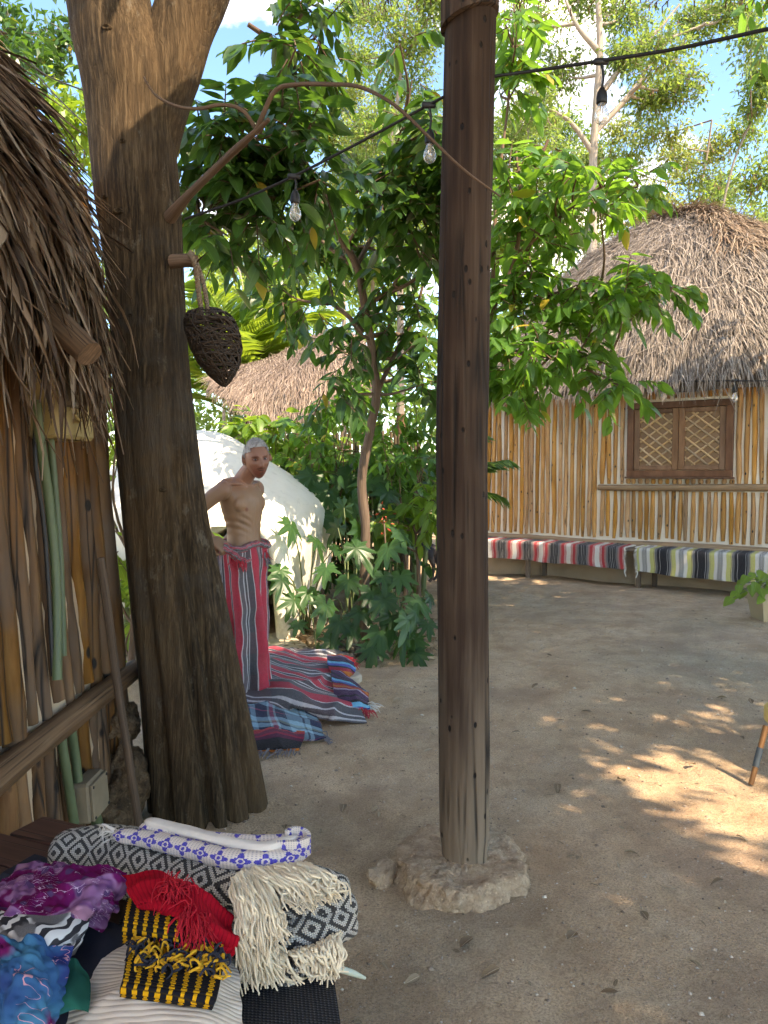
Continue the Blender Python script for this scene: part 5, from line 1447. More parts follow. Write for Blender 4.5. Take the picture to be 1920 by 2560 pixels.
# red bracts on a thin stalk
t = thing('red_bract_plant', 'dried stalk with orange-red bracts beside the slender trunk', 'plant', G(965, 1560))
b = P(960, 1300, 6.8); mb = MB(); tube(mb, cat([G(965, 1560), P(965, 1400, 6.8), b], 10), .008, 6); mb.build('stalk', M['branch'], t)
brm = MB().add(*leaf_tpl(.3, .1, .2, 4)).mesh('bract', M['flower'], (0, 0, 0))
for k in range(22): inst('bract', brm, t, basis(norm(rng.normal(size=3)), rng.normal(size=3)) * rng.uniform(.03, .055), b + rng.normal(0, 1, 3) * [.035, .03, .09])

# ---- bed: leaf litter, stones, fallen leaves on the courtyard
rng = np.random.default_rng(12)
mb = MB(); N = 900
q = np.array([G(a, c_) for a, c_ in zip(rng.uniform(720, 1090, N), rng.uniform(1545, 1650, N))]); q[:, 2] = rng.uniform(.005, .05, N)
scatter(mb, *LEAF, q, basis(norm(rng.normal(size=(N, 3)) * [1, 1, .25]), norm(rng.normal(size=(N, 3)) * .5 + [0, 0, 1])), rng.uniform(.05, .12, N), rng.random(N))
mb.build('leaf_litter', M['dry_leaf'], None, None, label='brown leaf litter under the split-leaf plants', kind='stuff')
for k, (x, y_, s) in enumerate(((850, 1600, .11), (835, 1628, .09), (880, 1630, .08), (805, 1640, .10), (860, 1655, .09), (905, 1640, .07), (930, 1650, .06), (760, 1640, .08))):
    c = G(x, y_); th_ = np.linspace(0, 2 * np.pi, 9)[:-1]
    rock('garden_stone', c, [c + s * np.array([math.cos(a) * rng.uniform(.8, 1.2), math.sin(a) * rng.uniform(.6, .9), 0]) for a in th_], s * rng.uniform(.6, .9), M['grey_stone'], seed=k + 20, label='rounded grey stone edging the plant bed', cat='stone', group='stones edging the plant bed')
fl = [MB().add(*leaf_tpl(.42, .3, c, 6, 1, .02)).mesh('fallen_leaf', M['dry_leaf'], (0, 0, 0)) for c in (.1, -.15, .3)]
spots = [(710, 2062), (1640, 1805), (1560, 1955), (1395, 1960), (1605, 1630), (1563, 1672), (1850, 1840), (1723, 1913), (1690, 2225), (1840, 2088), (1300, 1830), (1380, 1640), (1120, 1700), (1000, 1745), (1060, 1880), (860, 2010), (930, 2030), (1450, 2140), (1560, 2130), (1700, 1750), (1790, 1745), (1880, 1760), (1440, 2330), (1250, 2420), (1500, 2480), (1720, 2400), (1330, 1720), (1480, 1780), (990, 1640), (1810, 2200), (1620, 2300), (1150, 2370), (1050, 2440)]
for x, y_ in spots:
    a = rng.uniform(0, 6.28); c = G(x, y_, .012)
    o = inst('fallen_leaf', fl[int(rng.integers(3))], None, basis([math.cos(a), math.sin(a), .05], norm([rng.normal(0, .2), rng.normal(0, .2), 1])) * rng.uniform(.045, .085), c)
    tag(o, 'small dry leaf lying on the dirt courtyard', 'fallen leaf', 'fallen leaves on the courtyard dirt')
mb = MB(); N = 16000
xx = rng.uniform(-1.6, 4.4, N); yy = 1.5 + rng.random(N) ** 1.5 * 8
ico = np.array([[1, 0, 0], [-1, 0, 0], [0, 1, 0], [0, -1, 0], [0, 0, 1], [0, 0, -1.]]); icf = np.array([(0, 2, 4), (2, 1, 4), (1, 3, 4), (3, 0, 4), (2, 0, 5), (1, 2, 5), (3, 1, 5), (0, 3, 5)])
O = np.stack([xx, yy, ground_z(xx, yy) + .001], -1); s = rng.gamma(2.0, .0014, N) + .0015
scatter(mb, ico, icf, np.zeros((6, 2)), O, np.stack([rotz(a) for a in rng.uniform(0, 6.28, N)]), np.stack([s, s * rng.uniform(.6, 1, N), s * .6], -1), rng.random(N))
mb2 = MB(); N2 = 900
xx = rng.uniform(-1.5, 4.4, N2); yy = 1.6 + rng.random(N2) ** 1.4 * 8; a2 = rng.uniform(0, 6.28, N2)
scatter(mb2, *LEAF, np.stack([xx, yy, ground_z(xx, yy) + .004], -1), basis(np.stack([np.cos(a2), np.sin(a2), 0 * a2], -1), norm(rng.normal(0, .3, (N2, 3)) + [0, 0, 1])), np.stack([rng.uniform(.008, .04, N2), rng.uniform(.012, .05, N2), np.full(N2, .02)], -1), rng.random(N2))
mb2.build('leaf_debris', M['dry_leaf'], None, (0, 5, 0), label='crumbs of dry leaf and twig strewn over the dirt', kind='stuff')
tt = NT('pebbles'); pbm = tt.pbr(tt.ramp(tt.rnd(), [(0, (0.16, 0.11, 0.08)), (.6, (.36, .27, .2)), (1, (.60, .52, .42))]), .9)
mb.build('gravel', pbm, None, (0, 5, 0), label='fine loose gravel scattered over the dirt', kind='stuff')

# ------------------------------------------------------------------ what stands out of frame and shades the yard
LIT = [P(700, 1290, 6.9), P(770, 1340, 7.0), P(1350, 480, 6.8), P(1460, 700, 6.6), P(1300, 400, 6.8), P(1560, 710, 6.6), P(1480, 460, 6.7), P(1350, 880, 6.5), G(1720, 1645), G(1830, 1665), G(1720, 1885), G(1765, 1945), G(1810, 2010), G(1890, 2130), P(300, 230, 3.2), P(270, 330, 3.2), P(450, 100, 3.3), P(140, 390, 2.6), P(160, 420, 2.6),
       P(930, 1340, 6.9), P(735, 1310, 6.6), P(1000, 1420, 6.6), P(1265, 1205, 11.2), P(770, 100, 5.5), P(720, 180, 5.5), P(1190, 1090, 2.8)]
LIT = np.array(LIT); LR = np.where(LIT[:, 2] < .05, .40, .34); LR[np.abs(LIT[:, 1] - 3.25) < .12] = .75
def yard_tree(label, base, n, box_, seed, leaf=.17, clear=.34, label2=None):
    rng = np.random.default_rng(seed); b = np.asarray(base, float)
    t = thing('yard_tree', label, 'tree', b)
    (x0, x1), (y0, y1), (z0, z1) = box_
    cl = []
    while len(cl) < n:
        c = np.array([rng.uniform(x0, x1), rng.uniform(y0, y1), rng.uniform(z0, z1)])
        w = LIT - c; w = w - (w @ SUN)[:, None] * SUN
        if (np.linalg.norm(w, axis=1) < LR + clear - .2).any(): continue
        cl.append((c, .42, 6))
    tp = [b, b + [0.1, 0, 1.5], b + [0, .1, 3.2], np.array([(x0 + x1) / 2, (y0 + y1) / 2, z0 + .3]), np.array([(x0 + x1) / 2, (y0 + y1) / 2, z1])]
    mb = MB(); limb(mb, tp, [.2, .16, .13, .09, .03], 30, 12); branches_to(mb, cl, cat(tp, 24)[10:], rng, .04, .01, 6)
    O, Mx, S, T = twigs(cl, rng, .4, leaf, 9, None, .4)
    mb.build('trunk', M['branch_pale'], t)
    mb = MB(); scatter(mb, *LEAF, O, Mx, S, rng.random(len(O))); mb.build('crown', M['leaf_glossy'], t)
yard_tree('broad shade tree out of frame to the right', (6.2, 3.6, 0), 430, ((3.3, 8.4), (-.2, 7.4), (5.2, 6.9)), 61, .22, .16)
yard_tree('shade tree out of frame behind the viewer', (5.6, -1.6, 0), 190, ((3.2, 7.6), (-3.0, .9), (4.9, 6.4)), 62, .22, .16)

# the big leaning tree's own crown, above the frame
rng = np.random.default_rng(71); cl = []
while len(cl) < 60:
    c = np.array([rng.uniform(-1.6, 1.6), rng.uniform(.6, 4.2), rng.uniform(4.9, 6.6)])
    w = LIT - c; w = w - (w @ SUN)[:, None] * SUN
    if (np.linalg.norm(w, axis=1) > LR).all(): cl.append((c, .36, 6))
mb = MB(); branches_to(mb, cl, np.vstack([tk[-1:, :3], fk[-6:]]), rng, .05, .012, 7); mb.build('upper_branches', M['bark'], tree)
O, Mx, S, T = twigs(cl, rng, .4, .16, 9, None, .4)
mb = MB(); scatter(mb, *LEAF, O, Mx, S, rng.random(len(O))); mb.build('crown', M['leaf_dark'], tree)['kind'] = 'stuff'
# the viewer's shelter roof carried by the post
sh = thing('entrance_shelter', 'thatched shelter roof above the viewer, carried by the timber post', 'shelter', (1.5, 0, 0))
A_, B_ = np.meshgrid(np.linspace(0, 1, 24), np.linspace(0, 1, 24))
def shp(a, r):
    x = -0.35 + 3.7 * a; y = 3.58 - 5.8 * (1 - r); z = 3.82 + 1.3 * (1 - r) + .02 * np.sin(a * 40)
    return np.stack([x, y, z], -1)
mb = MB(); grid(mb, shp(A_, B_)); grid(mb, shp(A_, B_) - [0, 0, .12]); sr = mb.build('thatch_roof', M['under_thatch'], sh, (1.5, 0, 0))
rng = np.random.default_rng(3); N = 1500; a = rng.random(N); r = 1 - rng.random(N) ** 2 * .5
mb = MB(); O = shp(a, r); scatter(mb, *strips[2], O, basis(norm(np.array([0, 1, -.12]) + rng.normal(0, .15, (N, 3))), np.tile([0, .2, 1.0], (N, 1))), np.stack([np.full(N, .9), np.full(N, .25), np.full(N, .25)], -1), rng.random(N))
mb.build('palm_strips', M['palm_thatch'], sr, (1.5, 0, 0), kind='stuff')
mb = MB(); tube(mb, cat([(-.2, 2.80, 3.68), (3.4, 2.80, 3.68)], 10), .06, 10); mb.build('beam', M['log'], sh)
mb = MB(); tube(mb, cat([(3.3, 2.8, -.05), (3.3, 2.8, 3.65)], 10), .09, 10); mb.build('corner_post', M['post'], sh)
# ------------------------------------------------------------------ string lights
def m_glass():
    t = NT('clear_bulb_glass')
    fr = t.n('LayerWeight', 'Facing', {'Blend': 0.35})
    a = t.n('BsdfTransparent', 0, {'Color': (0.93, 0.94, 0.93, 1)}); b = t.n('BsdfGlossy', 0, {'Color': (1, 1, 1, 1), 'Roughness': 0.06})
    c = t.n('BsdfDiffuse', 0, {'Color': (0.85, 0.87, 0.85, 1)})
    m = t.n('MixShader', 0, {0: t.math('ADD', t.math('MULTIPLY', fr, .6), .08), 1: a, 2: b})
    m = t.n('MixShader', 0, {0: .14, 1: m, 2: c})
    t.t.links.new(m, t.out.inputs[0]); return t.m
M['glass'] = m_glass()
M['filament'] = m_plain('amber_filament', (0.5, 0.28, 0.06), .4)
def lathe(mb, prof, c, seg=16, rnd=0.0):
    th = np.linspace(0, 2 * np.pi, seg + 1)
    pos = np.stack([np.stack([c[0] + r * np.cos(th), c[1] + r * np.sin(th), np.full(seg + 1, c[2] + z)], -1) for r, z in prof])
    return grid(mb, pos)
SOCK = [(0.0, 0.052), (0.008, .052), (.011, .045), (.0165, .036), (.0185, .022), (.0185, .004), (.0165, 0.0), (0, 0)]
BULB = cat([(.0125, .002), (.0135, -.010), (.020, -.024), (.0235, -.040), (.021, -.054), (.012, -.064), (.0005, -.068)], 16)
def make_string(label, pts, lamps, r, cat_='string lights', scale=1.0):
    """pts: cable points; lamps: (attach point, drop length)"""
    t = thing('string_light', label, cat_, pts[0])
    mb = MB(); tube(mb, cat(pts, 70), r, 8, True, .1, 2); mb.build('cable', M['black'], t)
    for a, drop in lamps:
        a = np.asarray(a)
        mb = MB(); box(mb, a, (.05 * scale, .016 * scale, .020 * scale), None, .004 * scale); tube(mb, cat([a, a + [.008 * scale, 0, -drop * .5], a + [.004 * scale, 0, -drop]], 10), .0045 * scale, 6)
        c = a + np.array([.004 * scale, 0, -drop - .05 * scale])
        lathe(mb, [(q * scale, z * scale) for q, z in SOCK], c); so = mb.build('lamp_socket', M['black'], t, c)
        mb = MB(); lathe(mb, BULB * scale, c, 20); mb.build('bulb', M['glass'], so, c)
        mb = MB(); tube(mb, np.array([c + np.array(q) * scale for q in ((-.004, 0, 0), (-.003, 0, -.036), (.003, 0, -.036), (.004, 0, 0))]), .0012 * scale, 5); mb.build('filament', M['filament'], so, c)
p_ = [P(462, 548, 3.2), P(600, 500, 3.14), P(735, 440, 3.05), P(920, 345, 2.93), P(1072, 262, 2.82), P(1108, 243, 2.79)]
make_string('black festoon cable with two clear bulbs strung from trunk to post', p_, [(P(735, 441, 3.05), .055), (P(1072, 263, 2.82), .088)], .0055)
p_ = [P(1234, 191, 2.78), P(1350, 175, 2.72), P(1503, 152, 2.62), P(1700, 120, 2.5), P(1960, 64, 2.3)]
make_string('black festoon cable with one clear bulb running from post to the right', p_, [(P(1503, 154, 2.62), .088)], .006)
dW = 0.30
def HWp(px, py, d):
    s = s_at(px, d); q = hw(s, d, 0); q[2] = P(px, py, q[1])[2]; return q
make_string('thin festoon cable with four bulbs hanging under the thatch eave', [HWp(1190, 1010, dW), HWp(1322, 985, dW), HWp(1480, 962, dW), HWp(1600, 953, .42), HWp(1652, 953, .42), HWp(1830, 952, .42), HWp(1960, 952, .42)],
            [(HWp(1322, 985, dW), .05), (HWp(1480, 962, dW), .07), (HWp(1652, 953, .42), .05), (HWp(1830, 952, .42), .06)], .006, scale=1.65)
for k, (a, lb) in enumerate((([P(60, 140, 6), P(120, 190, 6), P(260, 245, 6)], 'thin overhead wire above the palm thatch'), ([P(90, 185, 6.5), P(170, 270, 6.4), P(270, 360, 6.2)], 'second overhead wire dropping behind the trunk'))):
    mb = MB(); tube(mb, cat(a, 20), .006, 6); mb.build('overhead_wire', M['black'], None, None, label=lb, cat='wire')

# ------------------------------------------------------------------ hanging woven basket
M['vine'] = m_wood('dark_woven_vine', [(0.25, (0.012, 0.008, 0.006)), (0.5, (0.035, 0.024, 0.017)), (0.75, (0.075, 0.052, 0.037))], (40, 40, 8), .6, .3, use='uv')
M['braid'] = m_wood('braided_fibre', [(0.25, (0.10, 0.07, 0.045)), (0.5, (0.22, 0.16, 0.11)), (0.75, (0.36, 0.28, 0.2))], (60, 60, 20), .8, .3, use='uv')
rng = np.random.default_rng(9)
BY = 3.18
btop, bbot = P(520, 775, BY), P(560, 966, BY)
bc = thing('woven_basket', 'dark woven vine basket hanging by a braided loop from the trunk', 'basket', bbot)
Hb = btop[2] - bbot[2]; ax = norm(btop - bbot)
def bprof(t): return np.interp(t, [0, .05, .16, .3, .5, .7, .86, .95, 1.0], [.006, .024, .054, .082, .102, .108, .102, .085, .05])
for k in range(210):
    n = 26; th0 = rng.uniform(0, 6.28); sp = rng.uniform(-1, 1) * 5.5; t0, t1_ = np.sort(rng.random(2) * 1.02) if k > 90 else np.clip(rng.uniform(0, 1) + np.array([-.06, .09]) + rng.normal(0, .06, 2), 0, 1)
    if k < 30: t0, t1_, sp = .02, .98, rng.uniform(-2.5, 2.5)
    if k > 90: sp *= .8
    t = np.linspace(t0, t1_, n); th_ = th0 + sp * np.linspace(0, 1, n)
    rr_ = bprof(np.clip(t, 0, 1)) * (1 + .03 * np.sin(np.linspace(0, 14, n) + k)) + rng.uniform(-.004, .003)
    cen = bbot + np.outer(t * Hb, ax / ax[2])
    p = cen + np.stack([rr_ * np.cos(th_), rr_ * np.sin(th_), 0 * t], -1)
    mb = MB(); tube(mb, p, rng.uniform(.003, .0046), 5, True, rnd=rng.random()); mb.build('vine_strand', M['vine'], bc)
def braid(p, r, name, parent):
    n = len(p); t_, a_, b_ = frames(p); mb = MB()
    for k in range(3):
        w = np.linspace(0, n * .55, n) + k * 2.094
        tube(mb, p + a_ * (r * .75 * np.sin(w))[:, None] + b_ * (r * .75 * np.sin(2 * w) * .6)[:, None], r * .62, 7, True, .1, k)
    mb.build(name, M['braid'], parent)
braid(cat([P(506, 792, BY), P(498, 740, BY), P(492, 690, BY), P(484, 650, BY - .02), P(476, 640, BY + .02), P(480, 632, BY + .05)], 70), .011, 'braided_loop', bc)
braid(cat([P(521, 785, BY + .05), P(513, 730, BY + .05), P(503, 690, BY + .05), P(490, 655, BY + .05)], 60), .010, 'braided_loop', bc)
mb = MB(); tube(mb, cat([P(492, 655, BY), P(505, 642, BY - .02), P(523, 627, BY - .04)], 6), [.008, .005, .001], 6, False, flat=.4); mb.build('loose_end', M['vine'], bc)

# ------------------------------------------------------------------ bench with striped blankets
W_, K_, Rd, Gy, Lg = (0.70, 0.67, 0.62), (0.022, 0.022, 0.028), (0.50, 0.055, 0.065), (0.17, 0.165, 0.17), (0.40, 0.39, 0.38)
M['red_serape'] = m_stripes('red_black_white_stripes', .40, [(0, W_), (.045, Rd), (.065, W_), (.075, Rd), (.10, W_), (.11, Rd), (.21, (0.36, 0.20, 0.19)), (.27, Gy), (.33, K_), (.37, Gy), (.385, K_), (.42, Lg), (.43, K_), (.48, Lg), (.49, K_), (.53, Gy), (.545, K_), (.58, Gy), (.65, (0.36, 0.20, 0.19)), (.71, Rd), (.82, W_), (.83, Rd), (.855, W_), (.865, Rd), (.885, W_)])
Ye, Br = (0.58, 0.55, 0.20), (0.16, 0.11, 0.07)
M['yellow_serape'] = m_stripes('yellow_black_grey_stripes', .455, [(0, K_), (.07, Lg), (.08, K_), (.11, Gy), (.17, (0.62, 0.55, 0.30)), (.185, Br), (.195, Ye), (.30, W_), (.36, (.72, .70, .66)), (.54, W_), (.60, Ye), (.71, Br), (.72, (0.62, 0.55, 0.30)), (.735, Gy), (.80, K_), (.87, Lg), (.88, K_)], bands=(.38, .52, .06, (.72, .70, .66), K_))
M['fringe_white'] = m_plain('white_cotton_fringe', (0.66, 0.63, 0.57), .95, .2, 40, .2)
M['bench'] = m_wood('grey_bench_wood', [(0.25, (0.07, 0.05, 0.037)), (0.5, (0.16, 0.12, 0.09)), (0.75, (0.28, 0.22, 0.17))], (20, 20, 1.5), .8, .4)
ben = thing('plank_bench', 'long low plank bench against the right hut wall', 'bench', hw(0, .3, 0))
def hbx(name, a, b, d0, d1, za, zb, mat, parent):
    mb = MB(); box(mb, hw((a + b) / 2, (d0 + d1) / 2, (za + zb) / 2), (b - a, d1 - d0, zb - za), RH, .008, RNG.random()); return mb.build(name, mat, parent, smooth=False)
SZ = .505
for i, (a, b) in enumerate(((.09, .29), (.30, .50))): hbx('seat_plank', s_at(1140), s_at(2100), a, b, SZ - .04, SZ, M['bench'], ben)
for px in (1180, 1322, 1600, 1860):
    s = s_at(px, .45); hbx('leg', s - .03, s + .03, .42, .48, -.02, SZ - .04, M['bench'], ben)
    hbx('leg', s + .10, s + .16, .14, .20, -.02, SZ - .04, M['bench'], ben)
def serape(label, pa, pb, mat, seed, drop0, drop1):
    rng = np.random.default_rng(seed)
    sa, sb = s_at(pa, .5), s_at(pb, .5); n, m = 34, int((sb - sa) / .03)
    prof = cat([(.07, SZ + .030), (.12, SZ + .012), (.30, SZ + .012), (.47, SZ + .012), (.512, SZ - .002), (.522, SZ - .05), (.528, SZ - .18), (.535, SZ - .30)], n)
    L = np.r_[0, np.cumsum(np.linalg.norm(np.diff(prof, axis=0), axis=1))]
    ss = np.linspace(sa, sb, m); pos = np.zeros((n, m, 3)); uv = np.zeros((n, m, 2))
    for j, s in enumerate(ss):
        dr = np.interp(j / (m - 1), [0, 1], [drop0, drop1])
        skew = .04
        for i in range(n):
            d, z = prof[i]; below = max(0, SZ - z) / .30
            z = SZ - below * dr if below > 0 else z
            wv = .012 * math.sin(s * 11 + seed) * below + .008 * math.sin(s * 27 + 2) * below
            pos[i, j] = hw(s + skew * L[i] + .01 * math.sin(L[i] * 20 + s * 3) * below, d + wv, z + .008 * math.sin(s * 7) * below + .004 * vnoise(np.array([s * 8, L[i] * 10, seed]), 3))
            uv[i, j] = (s, L[i])
    t = thing('striped_blanket', label, 'blanket', hw((sa + sb) / 2, .3, SZ))
    mb = MB(); grid(mb, pos, uv, thick=.007); mb.build('cloth', mat, t)
    for e, sg in ((0, -1), (m - 1, 1)):
        mb = MB()
        for i in range(2, n, 1):
            p = pos[i, e]; dn = np.array([0, 0, -1.0]) if i > n * .45 else HT * sg * .5
            q = p + HT * sg * rng.uniform(.015, .04) + dn * rng.uniform(.01, .05) + HN * .01
            tube(mb, np.array([p, (p + q) / 2 + HN * .012, q]), .0045, 5, False)
        tube(mb, np.array([pos[-1, e], pos[-1, e] + [0, 0, -.04], pos[-1, e] + HT * sg * .02 + [0, 0, -.09]]), .007, 6)
        mb.build('fringe', M['fringe_white'], t)
serape('red, black and white striped blanket spread over the bench', 1130, 1560, M['red_serape'], 1, .23, .27)
serape('yellow, grey and black patterned blanket spread over the bench', 1592, 2060, M['yellow_serape'], 2, .29, .37)

# low kerb wall and dog behind the bed
mb = MB(); xs = np.linspace(.2, 2.2, 20)
g_ = np.array([[(x, 11.2 + d, z + .008 * math.sin(x * 9)) for x in xs] for d, z in ((0, -.03), (-.01, .22), (.03, .26), (.22, .26), (.25, -.03))]); grid(mb, g_)
mb.build('low_wall', M['clay'], None, None, label='low tan kerb wall behind the dog', cat='wall')

def skin_mesh(verts, edges, radii, root=0, sub=2):
    me = bpy.data.meshes.new('tmp'); me.from_pydata([tuple(v) for v in verts], edges, []); me.update()
    o = bpy.data.objects.new('tmp', me); COL.objects.link(o)
    o.modifiers.new('s', 'SKIN'); sv = me.skin_vertices[0].data
    for i, r in enumerate(radii): sv[i].radius = (r, r) if np.isscalar(r) else r; sv[i].use_root = (i == root)
    md = o.modifiers.new('u', 'SUBSURF'); md.levels = sub; md.render_levels = sub
    return o
def bake(o, name):
    dg = bpy.context.evaluated_depsgraph_get(); dg.update()
    me = bpy.data.meshes.new_from_object(o.evaluated_get(dg)); me.name = name
    old = o.data; bpy.data.objects.remove(o); bpy.data.meshes.remove(old)
    return me
dq = P(1076, 1368, 10.3)
def dq_(x, y, z): return (dq[0] + x, dq[1] + y, z)
dv = [dq_(0, 0, .50), dq_(-.16, .03, .52), dq_(-.34, .05, .50), dq_(-.50, .05, .54), dq_(-.60, .04, .68), dq_(-.68, .02, .74), dq_(-.80, .0, .70),       # pelvis..neck..head..muzzle
      dq_(-.02, -.07, .40), dq_(.045, -.075, .22), dq_(.02, -.075, .06), dq_(-.03, -.08, .015),
      dq_(.06, .08, .40), dq_(.12, .08, .22), dq_(.09, .08, .06), dq_(.04, .08, .015),
      dq_(-.47, -.06, .38), dq_(-.46, -.06, .2), dq_(-.47, -.06, .05), dq_(-.51, -.06, .015),
      dq_(-.47, .12, .38), dq_(-.46, .12, .2), dq_(-.47, .12, .05), dq_(-.51, .12, .015),
      dq_(.10, .0, .48), dq_(.17, .0, .36), dq_(.18, .0, .24)]
de = [(0, 1), (1, 2), (2, 3), (3, 4), (4, 5), (5, 6), (0, 7), (7, 8), (8, 9), (9, 10), (0, 11), (11, 12), (12, 13), (13, 14), (3, 15), (15, 16), (16, 17), (17, 18), (3, 19), (19, 20), (20, 21), (21, 22), (0, 23), (23, 24), (24, 25)]
dr_ = [.085, .085, .105, .10, .06, .062, .03] + [.062, .030, .020, .024] * 2 + [.045, .026, .019, .024] * 2 + [.02, .014, .008]
dm = bake(skin_mesh(dv, de, dr_), 'dog')
M['dog'] = m_plain('short_black_fur', (0.035, 0.028, 0.028), .7, .4, 20, .3)
dm.materials.append(M['dog']); dm.polygons.foreach_set('use_smooth', [True] * len(dm.polygons))
d0 = np.array([dq[0], dq[1], 0]); dm.transform(Matrix.Translation(Vector(-d0)))
do = bpy.data.objects.new('dog', dm); link(do, None, d0); tag(do, 'dark dog standing half hidden behind the leaves beside the post', 'dog')

# potted plant and low chair at the right edge
M['pot'] = m_plaster('cream_pot', (0.46, 0.36, 0.22), (0.30, 0.21, 0.12), .5, .3, False)
pc = P(1925, 1552, 7.75) * [1, 1, 0]
pt = thing('potted_plant', 'cream square pot with heart-leaved vine at the right edge', 'potted plant', pc)
mb = MB()
sq = lambda w, z: [(pc[0] + a * w, pc[1] + b * w, z) for a, b in ((-1, -1), (1, -1), (1, 1), (-1, 1), (-1, -1))]
grid(mb, np.array([sq(.13, -.02), sq(.18, .29), sq(.195, .29), sq(.195, .33), sq(.17, .33), sq(.165, .27), sq(.01, .27)])); mb.build('pot', M['pot'], pt, smooth=False)
rng = np.random.default_rng(4)
hl = MB(); hl.add(*leaf_tpl(.72, .12, .25, 7, .75)); hl = hl.mesh('heart_leaf', M['leaf_light'], (0, 0, 0))
for x, y_, D in ((1832, 1495, 7.5), (1850, 1462, 7.5), (1870, 1440, 7.55), (1900, 1425, 7.6), (1890, 1455, 7.5), (1915, 1450, 7.5), (1862, 1475, 7.6), (1925, 1465, 7.5), (1935, 1440, 7.7), (1908, 1492, 7.42), (1845, 1480, 7.55), (1875, 1462, 7.6), (1900, 1470, 7.45), (1912, 1432, 7.65), (1885, 1432, 7.6), (1858, 1452, 7.6), (1928, 1425, 7.7), (1895, 1440, 7.7)):
    c = P(x, y_, D); d = norm([(c - pc)[0] * 1.5 + rng.normal(0, .4), -.5, -.5]); inst('heart_leaf', hl, pt, basis(d, norm([rng.normal(0, .3), -.6, .8])) * rng.uniform(.10, .135), c)
    mb = MB(); tube(mb, cat([pc + [0, 0, .28], (pc + [0, 0, .28] + c) / 2 + [0, 0, .06], c], 8), .004, 5, False); mb.build('vine_stem', M['stem'], pt)
M['chairwood'] = m_wood('orange_chair_wood', [(0.25, (0.09, 0.045, 0.022)), (0.5, (0.17, 0.09, 0.045)), (0.75, (0.25, 0.15, 0.085))], (30, 30, 3), .5, .2, use='uv')
M['yellow'] = m_plain('yellow_painted_seat', (0.55, 0.40, 0.13), .5, .2, 6, .1)
M['tape'] = m_plain('blue_tape', (0.03, 0.042, 0.05), .5, .3, 14, .2)
ft = G(1877, 1962); ch = thing('low_chair', 'low wooden chair with yellow seat at the right edge', 'chair', ft)
tp_ = P(1915, 1815, ft[1] + .08)
for k, (dx, dy) in enumerate(((0, 0), (.48, -.02), (.36, .45), (.8, .43))):
    a = ft + [dx, dy, 0]; b = tp_ + [dx * .9, dy * .9, 0]
    mb = MB(); tube(mb, cat([a, b], 8), [.0125, .0145], 10); lg = mb.build('leg', M['chairwood'], ch, a)
    if k == 0:
        mb = MB(); tube(mb, cat([a + (b - a) * .30, a + (b - a) * .62], 6), .0160, 10, True, .05, 3); mb.build('tape_wrap', M['tape'], lg, a)
sz = tp_[2]; sx, sy = tp_[0] + .355, tp_[1] + .12
a_, r_ = np.meshgrid(np.linspace(0, 2 * np.pi, 41), [0.02, .7, .95, 1.0, 1.0, .96, .02])
se = (np.abs(np.cos(a_)) ** 3 + np.abs(np.sin(a_)) ** 3) ** (-1 / 3) * .25 * r_
zz = np.array([.03, .03, .028, .015, -.05, -.06, -.06])[:, None] + 0 * a_
mb = MB(); grid(mb, np.stack([sx + se * np.cos(a_), sy + se * np.sin(a_), sz + zz], -1)); mb.build('seat', M['yellow'], ch)
mb = MB()
for q in (0, 1): tube(mb, cat([(sx + .22, sy - .2 + .4 * q, sz), (sx + .3, sy - .2 + .4 * q, sz + .5)], 6), .018, 10)
for h in (.25, .36, .47): tube(mb, cat([(sx + .22 + h * .16, sy - .2, sz + h), (sx + .24 + h * .16, sy, sz + h), (sx + .22 + h * .16, sy + .2, sz + h)], 8), .016, 8)
mb.build('backrest', M['chairwood'], ch)
# ------------------------------------------------------------------ the man
MY = 4.72
fd = norm(np.array([.90, -.436, 0])); ld = np.array([.436, .90, 0])       # facing, his left
mc = np.array([P(609, 1340, MY)[0], MY, 0])
def ring_loft(mb, rings, seg=36):
    """rings: (centre, lateral half, depth half, lateral axis, front axis)"""
    th = np.linspace(0, 2 * np.pi, seg + 1); rows = []
    for c, a, b, la, fa in rings:
        ex = 2.3
        k = (np.abs(np.cos(th)) ** ex + np.abs(np.sin(th)) ** ex) ** (-1 / ex)
        rows.append(np.asarray(c) + np.outer(k * np.cos(th) * a, la) + np.outer(k * np.sin(th) * b, fa))
    g = np.stack(rows); grid(mb, g)
    for e, fl in ((0, True), (-1, False)):
        v = np.vstack([g[e, :-1], g[e, :-1].mean(0)]); mb.add(v, np.array([((i + 1) % seg, i, seg) if fl else (i, (i + 1) % seg, seg) for i in range(seg)]))
mb = MB()
tor = [(.93, .150, .098, 0), (.99, .145, .094, 0), (1.05, .130, .086, .004), (1.12, .122, .083, .006), (1.19, .130, .088, .004), (1.26, .147, .102, 0), (1.33, .160, .106, -.006), (1.385, .162, .094, -.014), (1.425, .140, .074, -.022), (1.45, .092, .060, -.022), (1.47, .056, .056, -.012)]
rings = []
for z, a, b, s in tor:
    lean = (z - 1.0) * -.02
    rings.append((mc + fd * (s) + np.array([lean, 0, z]), a, b, ld, fd))
tr = np.array([[*r[0], r[1], r[2]] for r in rings]); tr = cat(tr, 40)
ring_loft(mb, [(q[:3], q[3], q[4], ld, fd) for q in tr])
top = mc + np.array([-.008, 0, 0])
